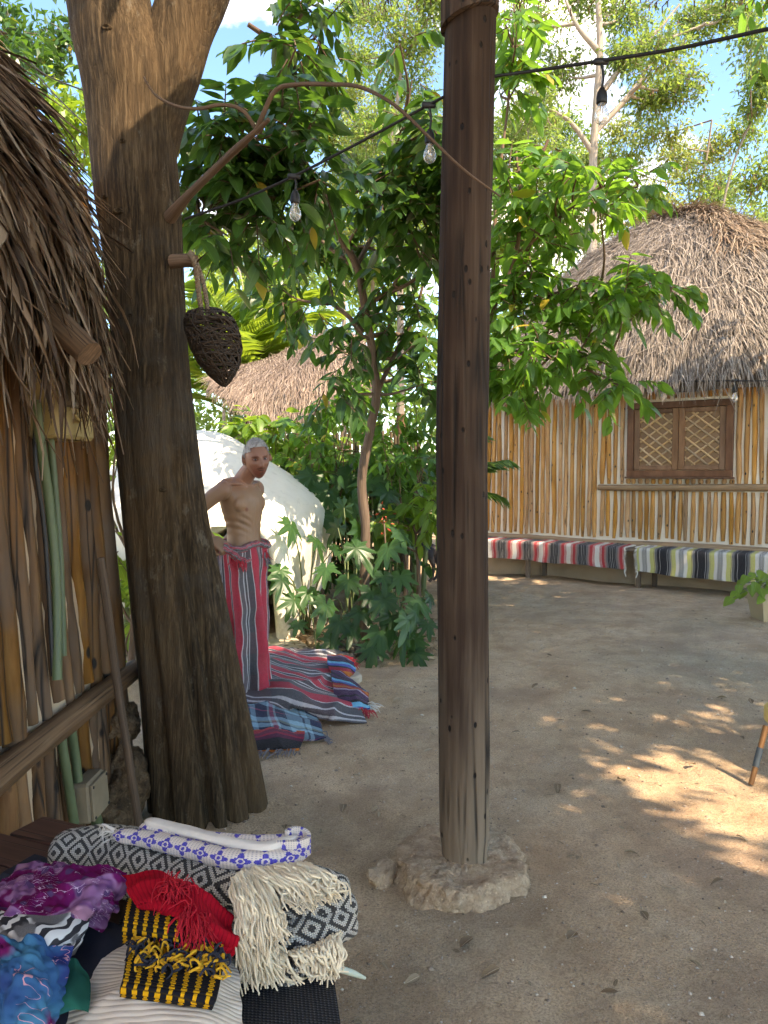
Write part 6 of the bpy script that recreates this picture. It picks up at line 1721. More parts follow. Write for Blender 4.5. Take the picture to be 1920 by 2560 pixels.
# pectorals, shoulder caps, neck
def blob(mb, c, r, axes=None):
    a, b = np.meshgrid(np.linspace(0, 2 * np.pi, 21), np.linspace(.01, np.pi - .01, 13))
    d = np.stack([np.sin(b) * np.cos(a), np.sin(b) * np.sin(a), np.cos(b)], -1) * np.asarray(r)
    if axes is not None: d = d @ np.asarray(axes).T
    grid(mb, np.asarray(c) + d)
AX = np.stack([ld, fd, [0, 0, 1.0]], -1)
for s in (-1, 1):
    blob(mb, top + ld * s * .072 + fd * .060 + [0, 0, 1.305], (.078, .036, .062), AX)
    blob(mb, top + ld * s * .168 - fd * .012 + [0, 0, 1.39], (.052, .052, .058), AX)
    blob(mb, top + ld * s * .09 + fd * -.03 + [0, 0, 1.435], (.075, .036, .030), AX)      # trapezius
    tube(mb, cat([top + ld * s * .03 + fd * .058 + [0, 0, 1.415], top + ld * s * .10 + fd * .045 + [0, 0, 1.43], top + ld * s * .155 + fd * .015 + [0, 0, 1.43]], 8), .011, 8)   # collar bone
hc = P(642, 1147, MY - .07)            # head centre
tube(mb, cat([top + fd * -.012 + [0, 0, 1.40], top + fd * .012 + [0, 0, 1.455], hc + [-.03, .03, -.045], hc + [-.01, .01, -.01]], 14), [.064, .055, .053, .050], 18)
# right arm (towards the camera, out behind the trunk and back to the hip), left arm behind the back
def limb_(pts, rad, n=18): tube(mb, cat(pts, n), rad, 16)
Rs = top - ld * .172 - fd * .012 + [0, 0, 1.392]
el = P(476, 1290, MY - .20); wr = P(528, 1345, MY - .24)
limb_([Rs, Rs + (el - Rs) * .35 + [0, 0, .006], Rs + (el - Rs) * .7, el], [.050, .047, .041, .037])
limb_([el, el + (wr - el) * .4, wr], [.038, .037, .026], 12)
Ls = top + ld * .165 + [0, 0, 1.39]
le = Ls + ld * .02 - fd * .15 + [0, 0, -.25]; lw_ = le - ld * .17 - fd * .01 + [0, 0, -.10]
limb_([Ls, (Ls + le) / 2, le], [.048, .042, .036]); limb_([le, (le + lw_) / 2, lw_], [.037, .034, .025], 12)
# hands
def hand(w, d, up, s=1.0, curl=1.0, tside=1):
    d = norm(d); up = norm(up - d * (up @ d)); sd = np.cross(d, up)
    pm = w + d * .045
    blob(mb, pm, (.042 * s, .050 * s, .017 * s), np.stack([sd, d, up], -1))
    for k, (off, L) in enumerate(((-.030, .066), (-.010, .074), (.010, .070), (.029, .055))):
        a = w + d * .080 + sd * off; dn = -up
        p = [w + d * .05 + sd * off * .9, a, a + d * L * .42 + dn * L * .22 * curl, a + d * L * .42 + dn * L * .72 * curl, a + d * L * .12 + dn * L * .95 * curl]
        tube(mb, cat(p, 12), [.0105, .0105, .0098, .0088, .0078], 10)
    a = w + d * .02 + sd * -.034 * tside
    tube(mb, cat([a, a + sd * -.02 * tside + d * .025 - up * .012, a + sd * -.014 * tside + d * .052 - up * .032, a + d * .07 - up * .045], 10), [.0135, .0125, .0105, .0085], 10)
hand(wr, P(566, 1372, MY - .26) - wr, np.array([.25, -.75, .6]), 1.0, 1.0, -1)
hand(lw_, -ld + np.array([0, 0, -.3]), -fd, 1.0, .5)
# legs and feet under the blanket
for s in (-1, 1):
    h_ = mc + ld * s * .070 + [0, 0, .92]; kn = mc + ld * s * .065 + fd * .01 + [0, 0, .48]; an = mc + ld * s * .065 - fd * .02 + [0, 0, .075]
    limb_([h_, (h_ + kn) / 2, kn], [.072, .060, .046]); limb_([kn, kn + (an - kn) * .35 - fd * .012, an], [.052, .054, .036])
    limb_([an - fd * .04 + [0, 0, -.04], an + fd * .06 + [0, 0, -.035], an + fd * .16 + [0, 0, -.052]], [.036, .038, .026], 10)
# head: sculpted ellipsoid in head axes (hx his left, hy face, hz up)
hy = norm(np.array([.42, -.90, -.10])); hz0 = norm(np.array([.05, -.06, 1.0])); hx = norm(np.cross(hz0, hy) * -1); hx = norm(np.cross(hy, hz0)); hz = np.cross(hx, hy)
roll = math.radians(7); hx, hz = hx * math.cos(roll) - hz * math.sin(roll), hz * math.cos(roll) + hx * math.sin(roll)
HB = np.stack([hx, hy, hz], -1)
def head_shape(d, grow=0.0):
    x, y, z = d[..., 0] * .0735, d[..., 1] * .094, d[..., 2] * .121
    low = np.clip(-z / .121, 0, 1)
    x = x * (1 - .36 * low ** 1.5) * (1 + .03 * np.clip(z / .1, 0, 1))
    y = np.where(y < 0, y * (1 - .42 * low ** 1.1), y * (1 - .04 * low))
    y = y + .012 * low
    g = lambda cx, cz, sx, sz: np.exp(-((x - cx) / sx) ** 2 - ((z - cz) / sz) ** 2)
    fr = np.clip(d[..., 1] * 2.2, 0, 1)
    ax_ = np.abs(x)
    g2 = lambda cx, cz, sx, sz: np.exp(-((ax_ - cx) / sx) ** 2 - ((z - cz) / sz) ** 2)
    nose = np.exp(-(x / .0115) ** 2) * np.interp(z, [-.055, -.042, -.034, -.02, .008, .022], [0, .012, .026, .020, .006, 0])
    y = y + fr * (nose + .007 * g2(.024, .024, .02, .010) - .013 * g2(.030, .004, .016, .011) + .004 * g2(.045, -.018, .016, .014)
                  + .007 * g(0, -.056, .024, .006) + .007 * g(0, -.068, .02, .006) - .006 * g(0, -.0625, .022, .0032) + .010 * g(0, -.098, .02, .016) - .006 * g2(.045, -.055, .016, .022) + .006 * g2(.010, -.040, .008, .007))
    q = np.stack([x, y, z], -1)
    if grow: q = q + d * grow
    return q
a, b = np.meshgrid(np.linspace(-np.pi, np.pi, 121), np.linspace(.001, np.pi - .001, 90))
d = np.stack([np.sin(b) * np.sin(a), np.sin(b) * np.cos(a), np.cos(b)], -1)
grid(mb, hc + head_shape(d) @ HB.T)
for s in (-1, 1):      # ears
    e = hc + HB @ np.array([s * .073, -.008, -.006]); n_ = 22
    t_ = np.linspace(-2.6, 2.2, n_)
    loop = np.stack([e + HB @ np.array([s * (.010 + .006 * math.sin(q)), -.006 + .016 * math.cos(q + 1.57) * -1, .030 * math.sin(q + 1.57) * (1.1 if math.sin(q + 1.57) > 0 else .9)]) for q in t_])
    tube(mb, loop, .0055, 8); blob(mb, e, (.008, .014, .024), HB)
tmp = mb.mesh('body_tmp', [], (0, 0, 0)); o = bpy.data.objects.new('tmp_body', tmp); COL.objects.link(o)
md = o.modifiers.new('r', 'REMESH'); md.mode = 'VOXEL'; md.voxel_size = .0042; md.use_smooth_shade = True
md = o.modifiers.new('s', 'SMOOTH'); md.factor = .5; md.iterations = 4
body = bake(o, 'body')
nv = len(body.vertices); co = np.zeros(nv * 3); body.vertices.foreach_get('co', co); co = co.reshape(-1, 3)
# fine anatomy: ribs, sternum and belly lines pressed into the torso
nrm = np.zeros(nv * 3); body.vertices.foreach_get('normal', nrm); nrm = nrm.reshape(-1, 3)
rel = co - mc; lat = rel @ ld; frn = rel @ fd; z = co[:, 2]
tors = (np.abs(lat) < .17) & (z < 1.40) & (z > .95)
rib = np.sin((z - np.abs(lat) * .55 + .03) * 150) * np.exp(-((z - 1.185) / .055) ** 2) * np.clip((np.abs(lat) - .02) / .05, 0, 1)
abd = -np.exp(-(lat / .012) ** 2) * np.exp(-((z - 1.15) / .12) ** 2) * (frn > 0) - .7 * np.exp(-((np.abs(lat) - .075) / .014) ** 2) * np.exp(-((z - 1.06) / .07) ** 2) * (frn > 0)
nav = -2.2 * np.exp(-(lat / .010) ** 2 - ((z - 1.055) / .012) ** 2) * (frn > 0)
co = co + nrm * (tors * (.0022 * rib + .0035 * abd + .004 * nav))[:, None]
# tint masks: brows, moustache, goatee, lips, nipples
hl_ = (co - hc) @ HB
x_, y_, z_ = hl_[:, 0], hl_[:, 1], hl_[:, 2]
face = (y_ > .045) & (np.abs(x_) < .08) & (np.abs(z_) < .15)
n2 = vnoise(hl_ * 400, 3) * .3
sm = lambda q: np.clip(q, 0, 1) ** 1.0
n3 = vnoise(hl_ * np.array([500, 200, 260]), 6) * .45
fm = face.astype(float)
brow = sm(1.25 - (((np.abs(x_) - .030) / .020) ** 2 + ((z_ - .021 + .10 * np.abs(np.abs(x_) - .026)) / .0052) ** 2) + n3) * fm
mous = sm(1.3 - ((x_ / .030) ** 4 + ((z_ + .0480 + .22 * np.abs(x_)) / .0062) ** 2) + n3) * fm
goat = sm(1.3 - ((x_ / .015) ** 2 + ((z_ + .086) / .0115) ** 2) + n3) * fm
stub = sm(.45 + n3 - (z_ + .045) * 14) * fm * (z_ < -.03) * .30
mouth = sm(1.2 - ((x_ / .022) ** 4 + ((z_ + .0625) / .0032) ** 2)) * fm
lips = sm(1.2 - ((x_ / .022) ** 4 + ((z_ + .0635) / .0080) ** 2)) * fm
eyes_ = sm(1.3 - (((np.abs(x_) - .030) / .017) ** 2 + ((z_ - .004) / .0095) ** 2)) * fm
tint = np.maximum.reduce([lips * .25, eyes_ * .48, stub, goat * .80, mous * .85, brow * .88, mouth])
for s in (-1, 1):
    dn = np.sqrt((lat - s * .082) ** 2 + (z - 1.272) ** 2)
    tint = np.maximum(tint, .40 * np.clip(1.6 - dn / .0095, 0, 1) * (frn > .03))
at = body.attributes.new('rnd', 'FLOAT', 'POINT'); at.data.foreach_set('value', tint.astype(np.float32))
def m_skin():
    t = NT('tanned_skin')
    p = t.pos(); n = t.noise(p, 9, 4); n2 = t.noise(p, 60, 3)
    c = t.mix(n, (0.195, 0.108, 0.062), (0.285, 0.168, 0.103))
    zz = t.sep(p)[2]
    c = t.mix(t.math('MULTIPLY', t.ramp(zz, [(0.0, 0.0), (1.0, 1.0)]), 0.0), c, c)
    red = t.math('MULTIPLY', t.n('MapRange', 0, {0: zz, 1: 1.36, 2: 1.46}), .55)
    c = t.mix(red, c, (0.28, 0.115, 0.085))
    c = t.mix(1.0, c, t.ramp(t.rnd(), [(0.0, (1, 1, 1)), (.25, (.75, .5, .5)), (.42, (.55, .38, .36)), (.5, (.55, .46, .43)), (.85, (.42, .37, .36)), (.9, (.26, .22, .21)), (1.0, (.05, .04, .04))]), 'MULTIPLY')
    return t.pbr(c, .48, t.bump(t.math('ADD', n2, t.math('MULTIPLY', t.noise(p, 250, 2), .5)), .15, .002), .4, **{'Subsurface Weight': .08, 'Subsurface Radius': (.01, .004, .002)})
M['skin'] = m_skin()
body.materials.clear(); body.materials.append(M['skin'])
co = co - np.array([mc[0], mc[1], 0]); body.vertices.foreach_set('co', co.ravel()); body.polygons.foreach_set('use_smooth', [True] * len(body.polygons)); body.update()
man = thing('person', 'bare-chested grey-haired person holding a striped blanket round the waist beside the trunk', 'person', (mc[0], mc[1], 0))
o = bpy.data.objects.new('body', body); link(o, man, (mc[0], mc[1], 0))
M['eye'] = m_plain('eye_white', (0.34, 0.31, 0.29), .2, .05, 5, 0); M['iris'] = m_plain('dark_iris', (0.02, 0.014, 0.01), .15, .1, 5, 0)
for s in (-1, 1):
    e = hc + HB @ np.array([s * .0305, .0765, .0045]); mb = MB(); blob(mb, e, (.0105, .0085, .0042), HB); ey = mb.build('eye', M['eye'], man)
    gz = norm((np.array([0, 0, HC]) - e) @ HB); mb = MB(); blob(mb, e + HB @ (gz * np.array([.0070, .0068, .002])), (.0050, .0036, .0042), HB); mb.build('iris', M['iris'], ey)
# short grey hair
rng = np.random.default_rng(14)
def hair_ok(d): 
    x, y, z = d[..., 0], d[..., 1], d[..., 2]
    line = np.where(y > .1, .50 + .22 * np.clip((y - .25), 0, 1) - .18 * (np.abs(x) > .62) , np.where(y > -.25, .10 - .3 * (y < -.02), -.42))
    return z > line
a, b = np.meshgrid(np.linspace(-np.pi, np.pi, 97), np.linspace(.001, 2.2, 60))
d = np.stack([np.sin(b) * np.sin(a), np.sin(b) * np.cos(a), np.cos(b)], -1)
hp = head_shape(d, .004) + (d * (.003 * fbm(d * 9, 4, 3))[..., None])
ok = hair_ok(d); n, m = ok.shape; idx = np.arange(n * m).reshape(n, m)
f = np.stack([idx[:-1, :-1], idx[:-1, 1:], idx[1:, 1:], idx[1:, :-1]], -1).reshape(-1, 4); keep = ok.ravel()[f].all(1)
mb = MB(); mb.add(hc + hp @ HB.T, f[keep])
N = 5200; dd = norm(rng.normal(size=(N, 3))); dd = dd[hair_ok(dd)]; N = len(dd)
root = hc + head_shape(dd, .003) @ HB.T
lay = norm(dd + np.array([0, .35, .35]) + rng.normal(0, .28, (N, 3))) @ HB.T
scatter(mb, BL, BF, BUV, root, basis(lay, norm(rng.normal(size=(N, 3)))), np.stack([np.full(N, .0016), rng.uniform(.006, .012, N), np.full(N, .006)], -1), rng.random(N))
t = NT('grey_hair'); M['hair'] = t.pbr(t.mix(t.noise(t.pos(), 60, 3), (0.27, 0.27, 0.27), (0.42, 0.415, 0.41)), .55)
mb.build('hair', M['hair'], man)

# ------------------------------------------------------------------ blankets by the man
DG, Wh, Rb = (0.085, 0.085, 0.095), (0.55, 0.54, 0.55), (0.58, 0.04, 0.07)
M['wrap'] = m_stripes('charcoal_red_stripes', .36, [(0, DG), (.10, Wh), (.12, DG), (.16, Wh), (.18, (0.13, 0.12, 0.13)), (.25, Wh), (.265, Rb), (.42, Wh), (.435, DG), (.47, Wh), (.485, Rb), (.60, Wh), (.615, DG), (.67, Wh), (.685, DG), (.71, Wh), (.725, (0.14, 0.13, 0.14)), (.80, Rb), (.96, Wh), (.975, DG)], cross=(.5, [(0, (0.20, 0.05, 0.07)), (.25, DG), (.5, (0.16, 0.04, 0.06)), (.7, DG)], .18))
wb = thing('draped_blanket', 'red and charcoal striped blanket wrapped round the man and trailing on the ground', 'blanket', (mc[0], mc[1], 0))
n, m = 70, 110
th = np.linspace(0, 2 * np.pi, m); pos = np.zeros((n, m, 3)); uv = np.zeros((n, m, 2))
zt = 1.035
for i in range(n):
    q = i / (n - 1); z = zt - q * (zt - .05)
    for j, a in enumerate(th):
        fo = (.008 + .026 * q) * math.sin(a * 7 + 1.3 + 1.6 * q + .8 * math.sin(q * 4)) + .012 * q * math.sin(a * 12 + .5 + 3 * q) + .014 * math.sin(a * 3 + 3 * q) + .006 * float(vnoise(np.array([a * 3, q * 6, 1.0]), 2)) - .012 * math.sin(q * 3.1)
        ra = .168 + .012 * q + fo; rb = .135 + .02 * q + fo
        c = mc + np.array([-.012 + .01 * q, 0, z + .012 * math.sin(a * 4 + 1) * (1 - q)])
        ra += .010 * float(vnoise(np.array([a * 1.5, q * 14, 3.0]), 5)); rb += .012 * float(vnoise(np.array([a * 2.0, q * 11, 8.0]), 6))
        pos[i, j] = c + ld * ra * math.cos(a) * .98 + fd * rb * math.sin(a)
        uv[i, j] = (a / 6.2832 * 1.08 + .03 * math.sin(q * 3), q * .95)
mb = MB(); grid(mb, pos, uv, thick=.008); mb.build('wrapped_part', M['wrap'], wb)
# rolled hem, knot and tassels
rng = np.random.default_rng(2)
mb = MB(); hem = pos[0] + np.array([0, 0, .012])
tube(mb, cat(hem[::6], 70) + rng.normal(0, .003, (70, 3)), .019, 10, True, .35, 3, wf=14); mb.build('rolled_hem', M['wrap'], wb)
mb = MB(); hp_ = cat([P(556, 1366, MY - .25), P(572, 1376, MY - .23), P(592, 1392, MY - .20), P(612, 1402, MY - .17), P(625, 1398, MY - .15)], 30)
tube(mb, hp_ + rng.normal(0, .0025, (30, 3)), [.020, .026, .026, .022, .012], 14, True, .45, 9, wf=20); mb.build('gathered_fold', M['wrap'], wb)
kn = P(661, 1388, MY + .02)
mb = MB(); blob(mb, kn, (.030, .03, .024)); mb.build('knot', M['wrap'], wb)
M['fr_red'] = m_plain('red_tassel', (0.48, 0.04, 0.06), .95, .3, 60, .2); M['fr_gry'] = m_plain('grey_tassel', (0.17, 0.16, 0.17), .95, .4, 60, .2)
def tassels(src, dirn, n, L, r, mat, parent, name, jit=.3):
    mb = MB()
    for _ in range(n):
        s = src[int(rng.integers(len(src)))] + rng.normal(0, .006, 3); d_ = norm(np.asarray(dirn, float) + rng.normal(0, jit, 3)); l = L * rng.uniform(.6, 1.2)
        tube(mb, cat([s, s + d_ * l * .5 + rng.normal(0, .006, 3), s + d_ * l + [0, 0, -.012]], 6), [r, r, r * .6], 5, False)
    return mb.build(name, mat, parent)
tassels([kn], (.5, -.3, -1), 26, .06, .0028, M['fr_gry'], wb, 'tassel'); tassels([kn + [0, 0, .02]], (.2, -.3, -.4), 12, .05, .0028, M['fr_red'], wb, 'tassel')
tassels([P(x, y_, MY - .20) for x, y_ in ((580, 1392), (592, 1398), (604, 1402), (612, 1404))], (.1, -.3, -1), 30, .045, .003, M['fr_red'], wb, 'tassel')
def drape(name, ctrl, mat, label=None, parent=None, n=60, m=80, wr=.01, fr=14.0, th_=.008, seed=0, uvs=1.0, swap=False, cat_='blanket', ridge=0.0, rf=(9, 2), group=None, zmin=.012, zs=1.0):
    """cloth over control points given as (pixel x, pixel y, height)"""
    cg = np.array([[G(q[0], q[1], q[2] * zs) for q in row] for row in ctrl]); pos = bilin(cg, n, m)
    du = np.gradient(pos, axis=1); dv_ = np.gradient(pos, axis=0); nr = norm(np.cross(du, dv_)); nr = np.where(nr[..., 2:3] < 0, -nr, nr)
    U = np.cumsum(np.linalg.norm(du, axis=-1).mean(0)); V = np.cumsum(np.linalg.norm(dv_, axis=-1).mean(1))
    uu, vv_ = np.meshgrid(U, V)
    h = wr * fbm(np.stack([uu * fr, vv_ * fr, 0 * uu + seed * 3.1], -1), seed, 3)
    if ridge:
        ph_ = uu * rf[0] + vv_ * rf[1] + 1.6 * vnoise(np.stack([uu * 4, vv_ * 4, 0 * uu + seed], -1), seed + 5)
        h = h + ridge * (1 - np.abs(np.sin(ph_))) ** 1.5
    pos = pos + nr * h[..., None]
    pos[..., 2] = np.maximum(pos[..., 2], zmin)
    uv = np.stack([uu, vv_] if not swap else [vv_, uu], -1) * uvs
    mb = MB(); grid(mb, pos, uv, thick=th_)
    o = mb.build(name, mat, parent, None) if parent is None else mb.build(name, mat, parent)
    if label: tag(o, label, cat_, group)
    return o, pos
o, tpos = drape('trailing_part', [[(595, 1640, .06), (680, 1616, .16), (745, 1630, .17), (800, 1632, .12), (868, 1640, .05)],
    [(588, 1680, .22), (655, 1658, .27), (730, 1665, .25), (805, 1690, .18), (872, 1700, .06)],
    [(583, 1715, .28), (650, 1698, .28), (730, 1710, .27), (820, 1738, .16), (888, 1750, .05)],
    [(588, 1742, .24), (655, 1732, .25), (745, 1755, .22), (832, 1778, .12), (903, 1782, .04)],
    [(592, 1758, .19), (665, 1764, .18), (745, 1788, .10), (832, 1802, .045), (918, 1807, .02)]], M['wrap'], None, wb, 90, 110, .022, 4, .008, 3, .5, True, ridge=.03, rf=(5, 3), zs=.62)
mb = MB(); o_ = P(770, 1640, 5.4)
tassels([G(862, 1640, .09), G(870, 1650, .07), G(878, 1655, .05)], (1, -.2, -.2), 26, .07, .003, M['fr_red'], wb, 'tassel')
PB, PN = (0.24, 0.44, 0.54), (0.02, 0.03, 0.07)
M['plaid'] = m_stripes('blue_plaid', .34, [(0, PB), (.16, (0.05, 0.08, 0.11)), (.20, PB), (.30, PN), (.52, (.30, .42, .46)), (.56, (0.42, .05, .10)), (.64, (.30, .42, .46)), (.68, PN), (.84, (.06, .10, .14)), (.88, PB)], cross=(.26, [(0, PN), (.2, PB), (.38, (.22, .26, .20)), (.46, (.03, .04, .06)), (.52, PB), (.66, PN), (.86, (.42, .06, .12)), (.90, PN)], .55))
drape('plaid_blanket', [[(596, 1735, .17), (670, 1742, .175), (742, 1772, .13), (792, 1790, .09)], [(602, 1785, .15), (672, 1788, .15), (742, 1802, .12), (800, 1815, .06)], [(608, 1822, .12), (682, 1825, .12), (752, 1838, .08), (808, 1836, .03)], [(615, 1840, .05), (686, 1842, .055), (757, 1852, .03), (814, 1850, .012)]], M['plaid'], 'blue tartan blanket folded at the front of the pile', None, 44, 70, .010, 10, .01, 6, 1.0, ridge=.015, rf=(8, 9), zs=.7)
tassels([G(x, y_, .02) for x, y_ in ((806, 1835), (812, 1842), (815, 1850))], (1, -.3, -.3), 24, .05, .003, M['fr_gry'], bpy.data.objects['plaid_blanket'], 'fringe')
OR, MR, PU = (0.55, 0.16, 0.03), (0.33, 0.02, 0.04), (0.075, 0.03, 0.085)
M['sunset'] = m_stripes('orange_red_maroon_stripes', .18, [(0, OR), (.10, (0.42, .03, .04)), (.36, (.15, .02, .05)), (.55, (.30, .02, .05)), (.62, (.10, .02, .05)), (.72, K_)], 'y')
o, _ = drape('striped_blanket', [[(632, 1828, .10), (690, 1822, .105), (762, 1830, .09)], [(630, 1850, .085), (690, 1842, .10), (760, 1846, .08)], [(634, 1872, .035), (692, 1866, .05), (752, 1866, .03)], [(640, 1882, .012), (694, 1878, .012), (746, 1876, .012)]], M['sunset'], 'folded red, orange and maroon blanket peeping out under the tartan', None, 30, 50, .008, 12, .012, 8, ridge=.015, rf=(16, 2), zs=.75)
tassels([G(x, 1880 - (x - 640) * .05, .02) for x in range(642, 746, 6)], (-.3, -1, -.15), 46, .06, .0028, M['fr_gry'], o, 'fringe')
M['violet'] = m_stripes('violet_blue_orange_stripes', .36, [(0, OR), (.08, (.35, .03, .03)), (.14, (.34, .28, .38)), (.20, PU), (.42, K_), (.48, PU), (.58, K_), (.64, (.10, .42, .62)), (.74, (.06, .10, .38)), (.84, K_), (.90, (.40, .03, .05))], 'y')
o, _ = drape('striped_blanket', [[(826, 1668, .14), (868, 1690, .13), (890, 1712, .10)], [(830, 1705, .14), (880, 1712, .14), (915, 1728, .08)], [(838, 1745, .11), (890, 1742, .12), (922, 1752, .06)], [(850, 1778, .05), (895, 1772, .06), (924, 1772, .02)]], M['violet'], 'folded violet, blue and orange striped blanket at the right of the pile', None, 40, 40, .007, 12, .012, 11, ridge=.012, zs=.7)
tassels([G(x, 1776, .03) for x in range(880, 926, 5)], (.6, -.8, -.25), 26, .07, .003, M['fr_red'], o, 'fringe'); tassels([G(x, 1762, .03) for x in range(910, 928, 4)], (1, -.4, -.2), 14, .08, .003, M['fringe_white'], o, 'fringe')
drape('striped_blanket', [[(818, 1640, .16), (850, 1642, .16), (880, 1655, .10)], [(818, 1655, .17), (858, 1660, .17), (888, 1670, .09)], [(822, 1672, .15), (862, 1680, .14), (886, 1686, .05)], [(830, 1690, .10), (866, 1694, .08), (880, 1694, .03)]], M['violet'], 'second violet and blue striped blanket bundled behind the first', None, 34, 34, .008, 12, .012, 12, ridge=.012, zs=.7)
mb = MB()
# ------------------------------------------------------------------ table with folded textiles in the foreground
ZT = .60
M['table'] = m_wood('red_brown_table_wood', [(0.25, (0.035, 0.015, 0.01)), (0.5, (0.10, 0.042, 0.028)), (0.75, (0.17, 0.08, 0.05))], (26, 26, 1.6), .42, .25, crack=.5)
tdir = norm(np.array([.92, -.39, 0])); tper = np.array([.39, .92, 0])
c0 = G(110, 2038, ZT)
tab = thing('plank_table', 'low red-brown plank table under the piled textiles', 'table', (-.6, 1.3, 0))
RT = np.stack([tper, tdir, [0, 0, 1.0]], -1)
rng = np.random.default_rng(6)
rend = lambda y: np.interp(y, [.4, 1.24, 1.40, 2.0], [-.02, -.085, -.112, -.2])
for k in range(9):
    a = c0 - tper * (.055 + k * .113) - tdir * (.0 if k else 0.0) - tdir * .10 * (k > 0)
    t0 = -.02 if k == 0 else -.12
    L = 1.35 - k * .02
    # plank ends where the mat's right side is
    for _ in range(60):
        e = a + tdir * L
        if e[0] > rend(e[1]): L -= .02
        else: break
    mb = MB(); m_ = a + tdir * (L / 2); box(mb, (0, 0, 0), (.107, .03, L), None, .004, rng.random(), jit=.0008, rng=rng)
    o = mb.build('plank', M['table'], tab, (0, 0, 0), False)
    ORG[o] = m_; R3 = Matrix((( tper[0], 0, tdir[0]), (tper[1], 0, tdir[1]), (0, 1, 0))).to_4x4()
    R3.translation = Vector(m_ + np.array([0, 0, -.015]) - ORG[tab]); o.matrix_local = R3
for q in (c0 - tper * .12 + tdir * .08, c0 - tper * .85 + tdir * .0, np.array([-.22, 1.38, ZT]), np.array([-.2, .62, ZT])):
    mb = MB(); box(mb, (q[0], q[1], (ZT - .03) / 2 - .01), (.07, .07, ZT - .03), RT, .005, rng.random()); mb.build('leg', M['table'], tab, smooth=False)
def m_mesh():
    t = NT('black_woven_mat'); x, y_, z = t.sep(t.uv())
    fx = t.math('ABSOLUTE', t.math('SUBTRACT', t.math('FRACT', t.math('MULTIPLY', x, 150.0)), .5)); fy = t.math('ABSOLUTE', t.math('SUBTRACT', t.math('FRACT', t.math('MULTIPLY', y_, 150.0)), .5))
    d = t.math('ADD', fx, fy)
    c = t.mix(t.ramp(d, [(.12, 1.0), (.34, 0.0)]), (0.008, 0.009, 0.012), (0.075, 0.082, 0.095))
    return t.pbr(c, .55, t.bump(t.math('MULTIPLY', d, -1.0), .6, .003), .3)
M['mat'] = m_mesh()
o, _ = drape('woven_mat', [[(300, 2300, ZT + .006), (560, 2330, ZT + .006), (822, 2375, ZT + .006)], [(260, 2440, ZT + .006), (560, 2440, ZT + .006), (836, 2455, ZT + .006)], [(200, 2600, ZT + .006), (560, 2600, ZT + .006), (858, 2610, ZT + .006)], [(100, 2800, ZT + .006), (560, 2800, ZT + .006), (884, 2800, ZT + .006)]], M['mat'], 'black woven plastic mat on the table edge', None, 20, 30, 0, 1, .004, 1, cat_='mat', zmin=.5)

def yarn_tex(t, sx, sy, th=.25):
    """stitch grid: returns quantised cell coords and stitch relief"""
    x, y_, z = t.sep(t.uv())
    cx = t.math('MULTIPLY', x, sx); cy = t.math('MULTIPLY', y_, sy)
    fx = t.math('SUBTRACT', t.math('FRACT', cx), .5); fy = t.math('SUBTRACT', t.math('FRACT', cy), .5)
    r = t.math('SQRT', t.math('ADD', t.math('MULTIPLY', fx, fx), t.math('MULTIPLY', fy, fy)))
    qx = t.math('DIVIDE', t.math('ADD', t.math('FLOOR', cx), .5), sx); qy = t.math('DIVIDE', t.math('ADD', t.math('FLOOR', cy), .5), sy)
    return qx, qy, r, cx, cy
def m_diamond(name, ca, cb, per=.058, sx=290, sy=290):
    t = NT(name); qx, qy, r, cx, cy = yarn_tex(t, sx, sy)
    u = t.math('ABSOLUTE', t.math('SUBTRACT', t.math('FRACT', t.math('DIVIDE', qx, per)), .5)); v = t.math('ABSOLUTE', t.math('SUBTRACT', t.math('FRACT', t.math('DIVIDE', qy, per)), .5))
    dd = t.math('ADD', u, v)
    on = t.math('LESS_THAN', t.math('FRACT', t.math('MULTIPLY', dd, 3.05)), .46)
    c = t.mix(on, ca, cb)
    c = t.mix(t.math('MULTIPLY', t.ramp(r, [(.30, 0.0), (.62, 1.0)]), .7), c, (0.02, 0.018, 0.016))
    c = t.mix(t.math('MULTIPLY', t.noise(t.uv(), 500, 2), .25), c, (.25, .23, .2))
    return t.pbr(c, .95, t.bump(t.math('MULTIPLY', r, -1.0), .9, .004), .08, **{'Sheen Weight': .1})
M['bw'] = m_diamond('black_white_diamond_weave', (0.62, 0.58, 0.50), (0.018, 0.018, 0.02))
def m_bluewhite():
    t = NT('white_blue_flower_weave'); qx, qy, r, cx, cy = yarn_tex(t, 560, 520)
    u = t.math('SUBTRACT', t.math('FRACT', t.math('DIVIDE', qx, .042)), .5); v = t.math('SUBTRACT', t.math('FRACT', t.math('ADD', t.math('DIVIDE', qy, .036), .0)), .5)
    rr = t.math('SQRT', t.math('ADD', t.math('MULTIPLY', u, u), t.math('MULTIPLY', v, v))); an = t.math('ARCTAN2', v, u)
    fl = t.math('LESS_THAN', rr, t.math('ADD', .34, t.math('MULTIPLY', t.math('COSINE', t.math('MULTIPLY', an, 4.0)), .12)))
    ho = t.math('LESS_THAN', t.math('ABSOLUTE', t.math('SUBTRACT', rr, .14)), .04)
    on = t.math('MULTIPLY', fl, t.math('SUBTRACT', 1.0, ho))
    c = t.mix(on, (0.68, 0.58, 0.50), (0.07, 0.06, 0.36))
    ck = t.math('LESS_THAN', t.math('FRACT', t.math('MULTIPLY', cy, .5)), .5)
    c = t.mix(t.math('MULTIPLY', t.math('MULTIPLY', t.math('GREATER_THAN', t.math('FRACT', t.math('MULTIPLY', cx, .25)), .55), ck), .5), c, (.16, .14, .22))
    return t.pbr(c, .95, t.bump(t.math('MULTIPLY', r, -1.0), .6, .002), .08)
M['bluewhite'] = m_bluewhite()
M['cream'] = m_plain('cream_cotton', (0.60, 0.53, 0.46), .95, .12, 60, .5)
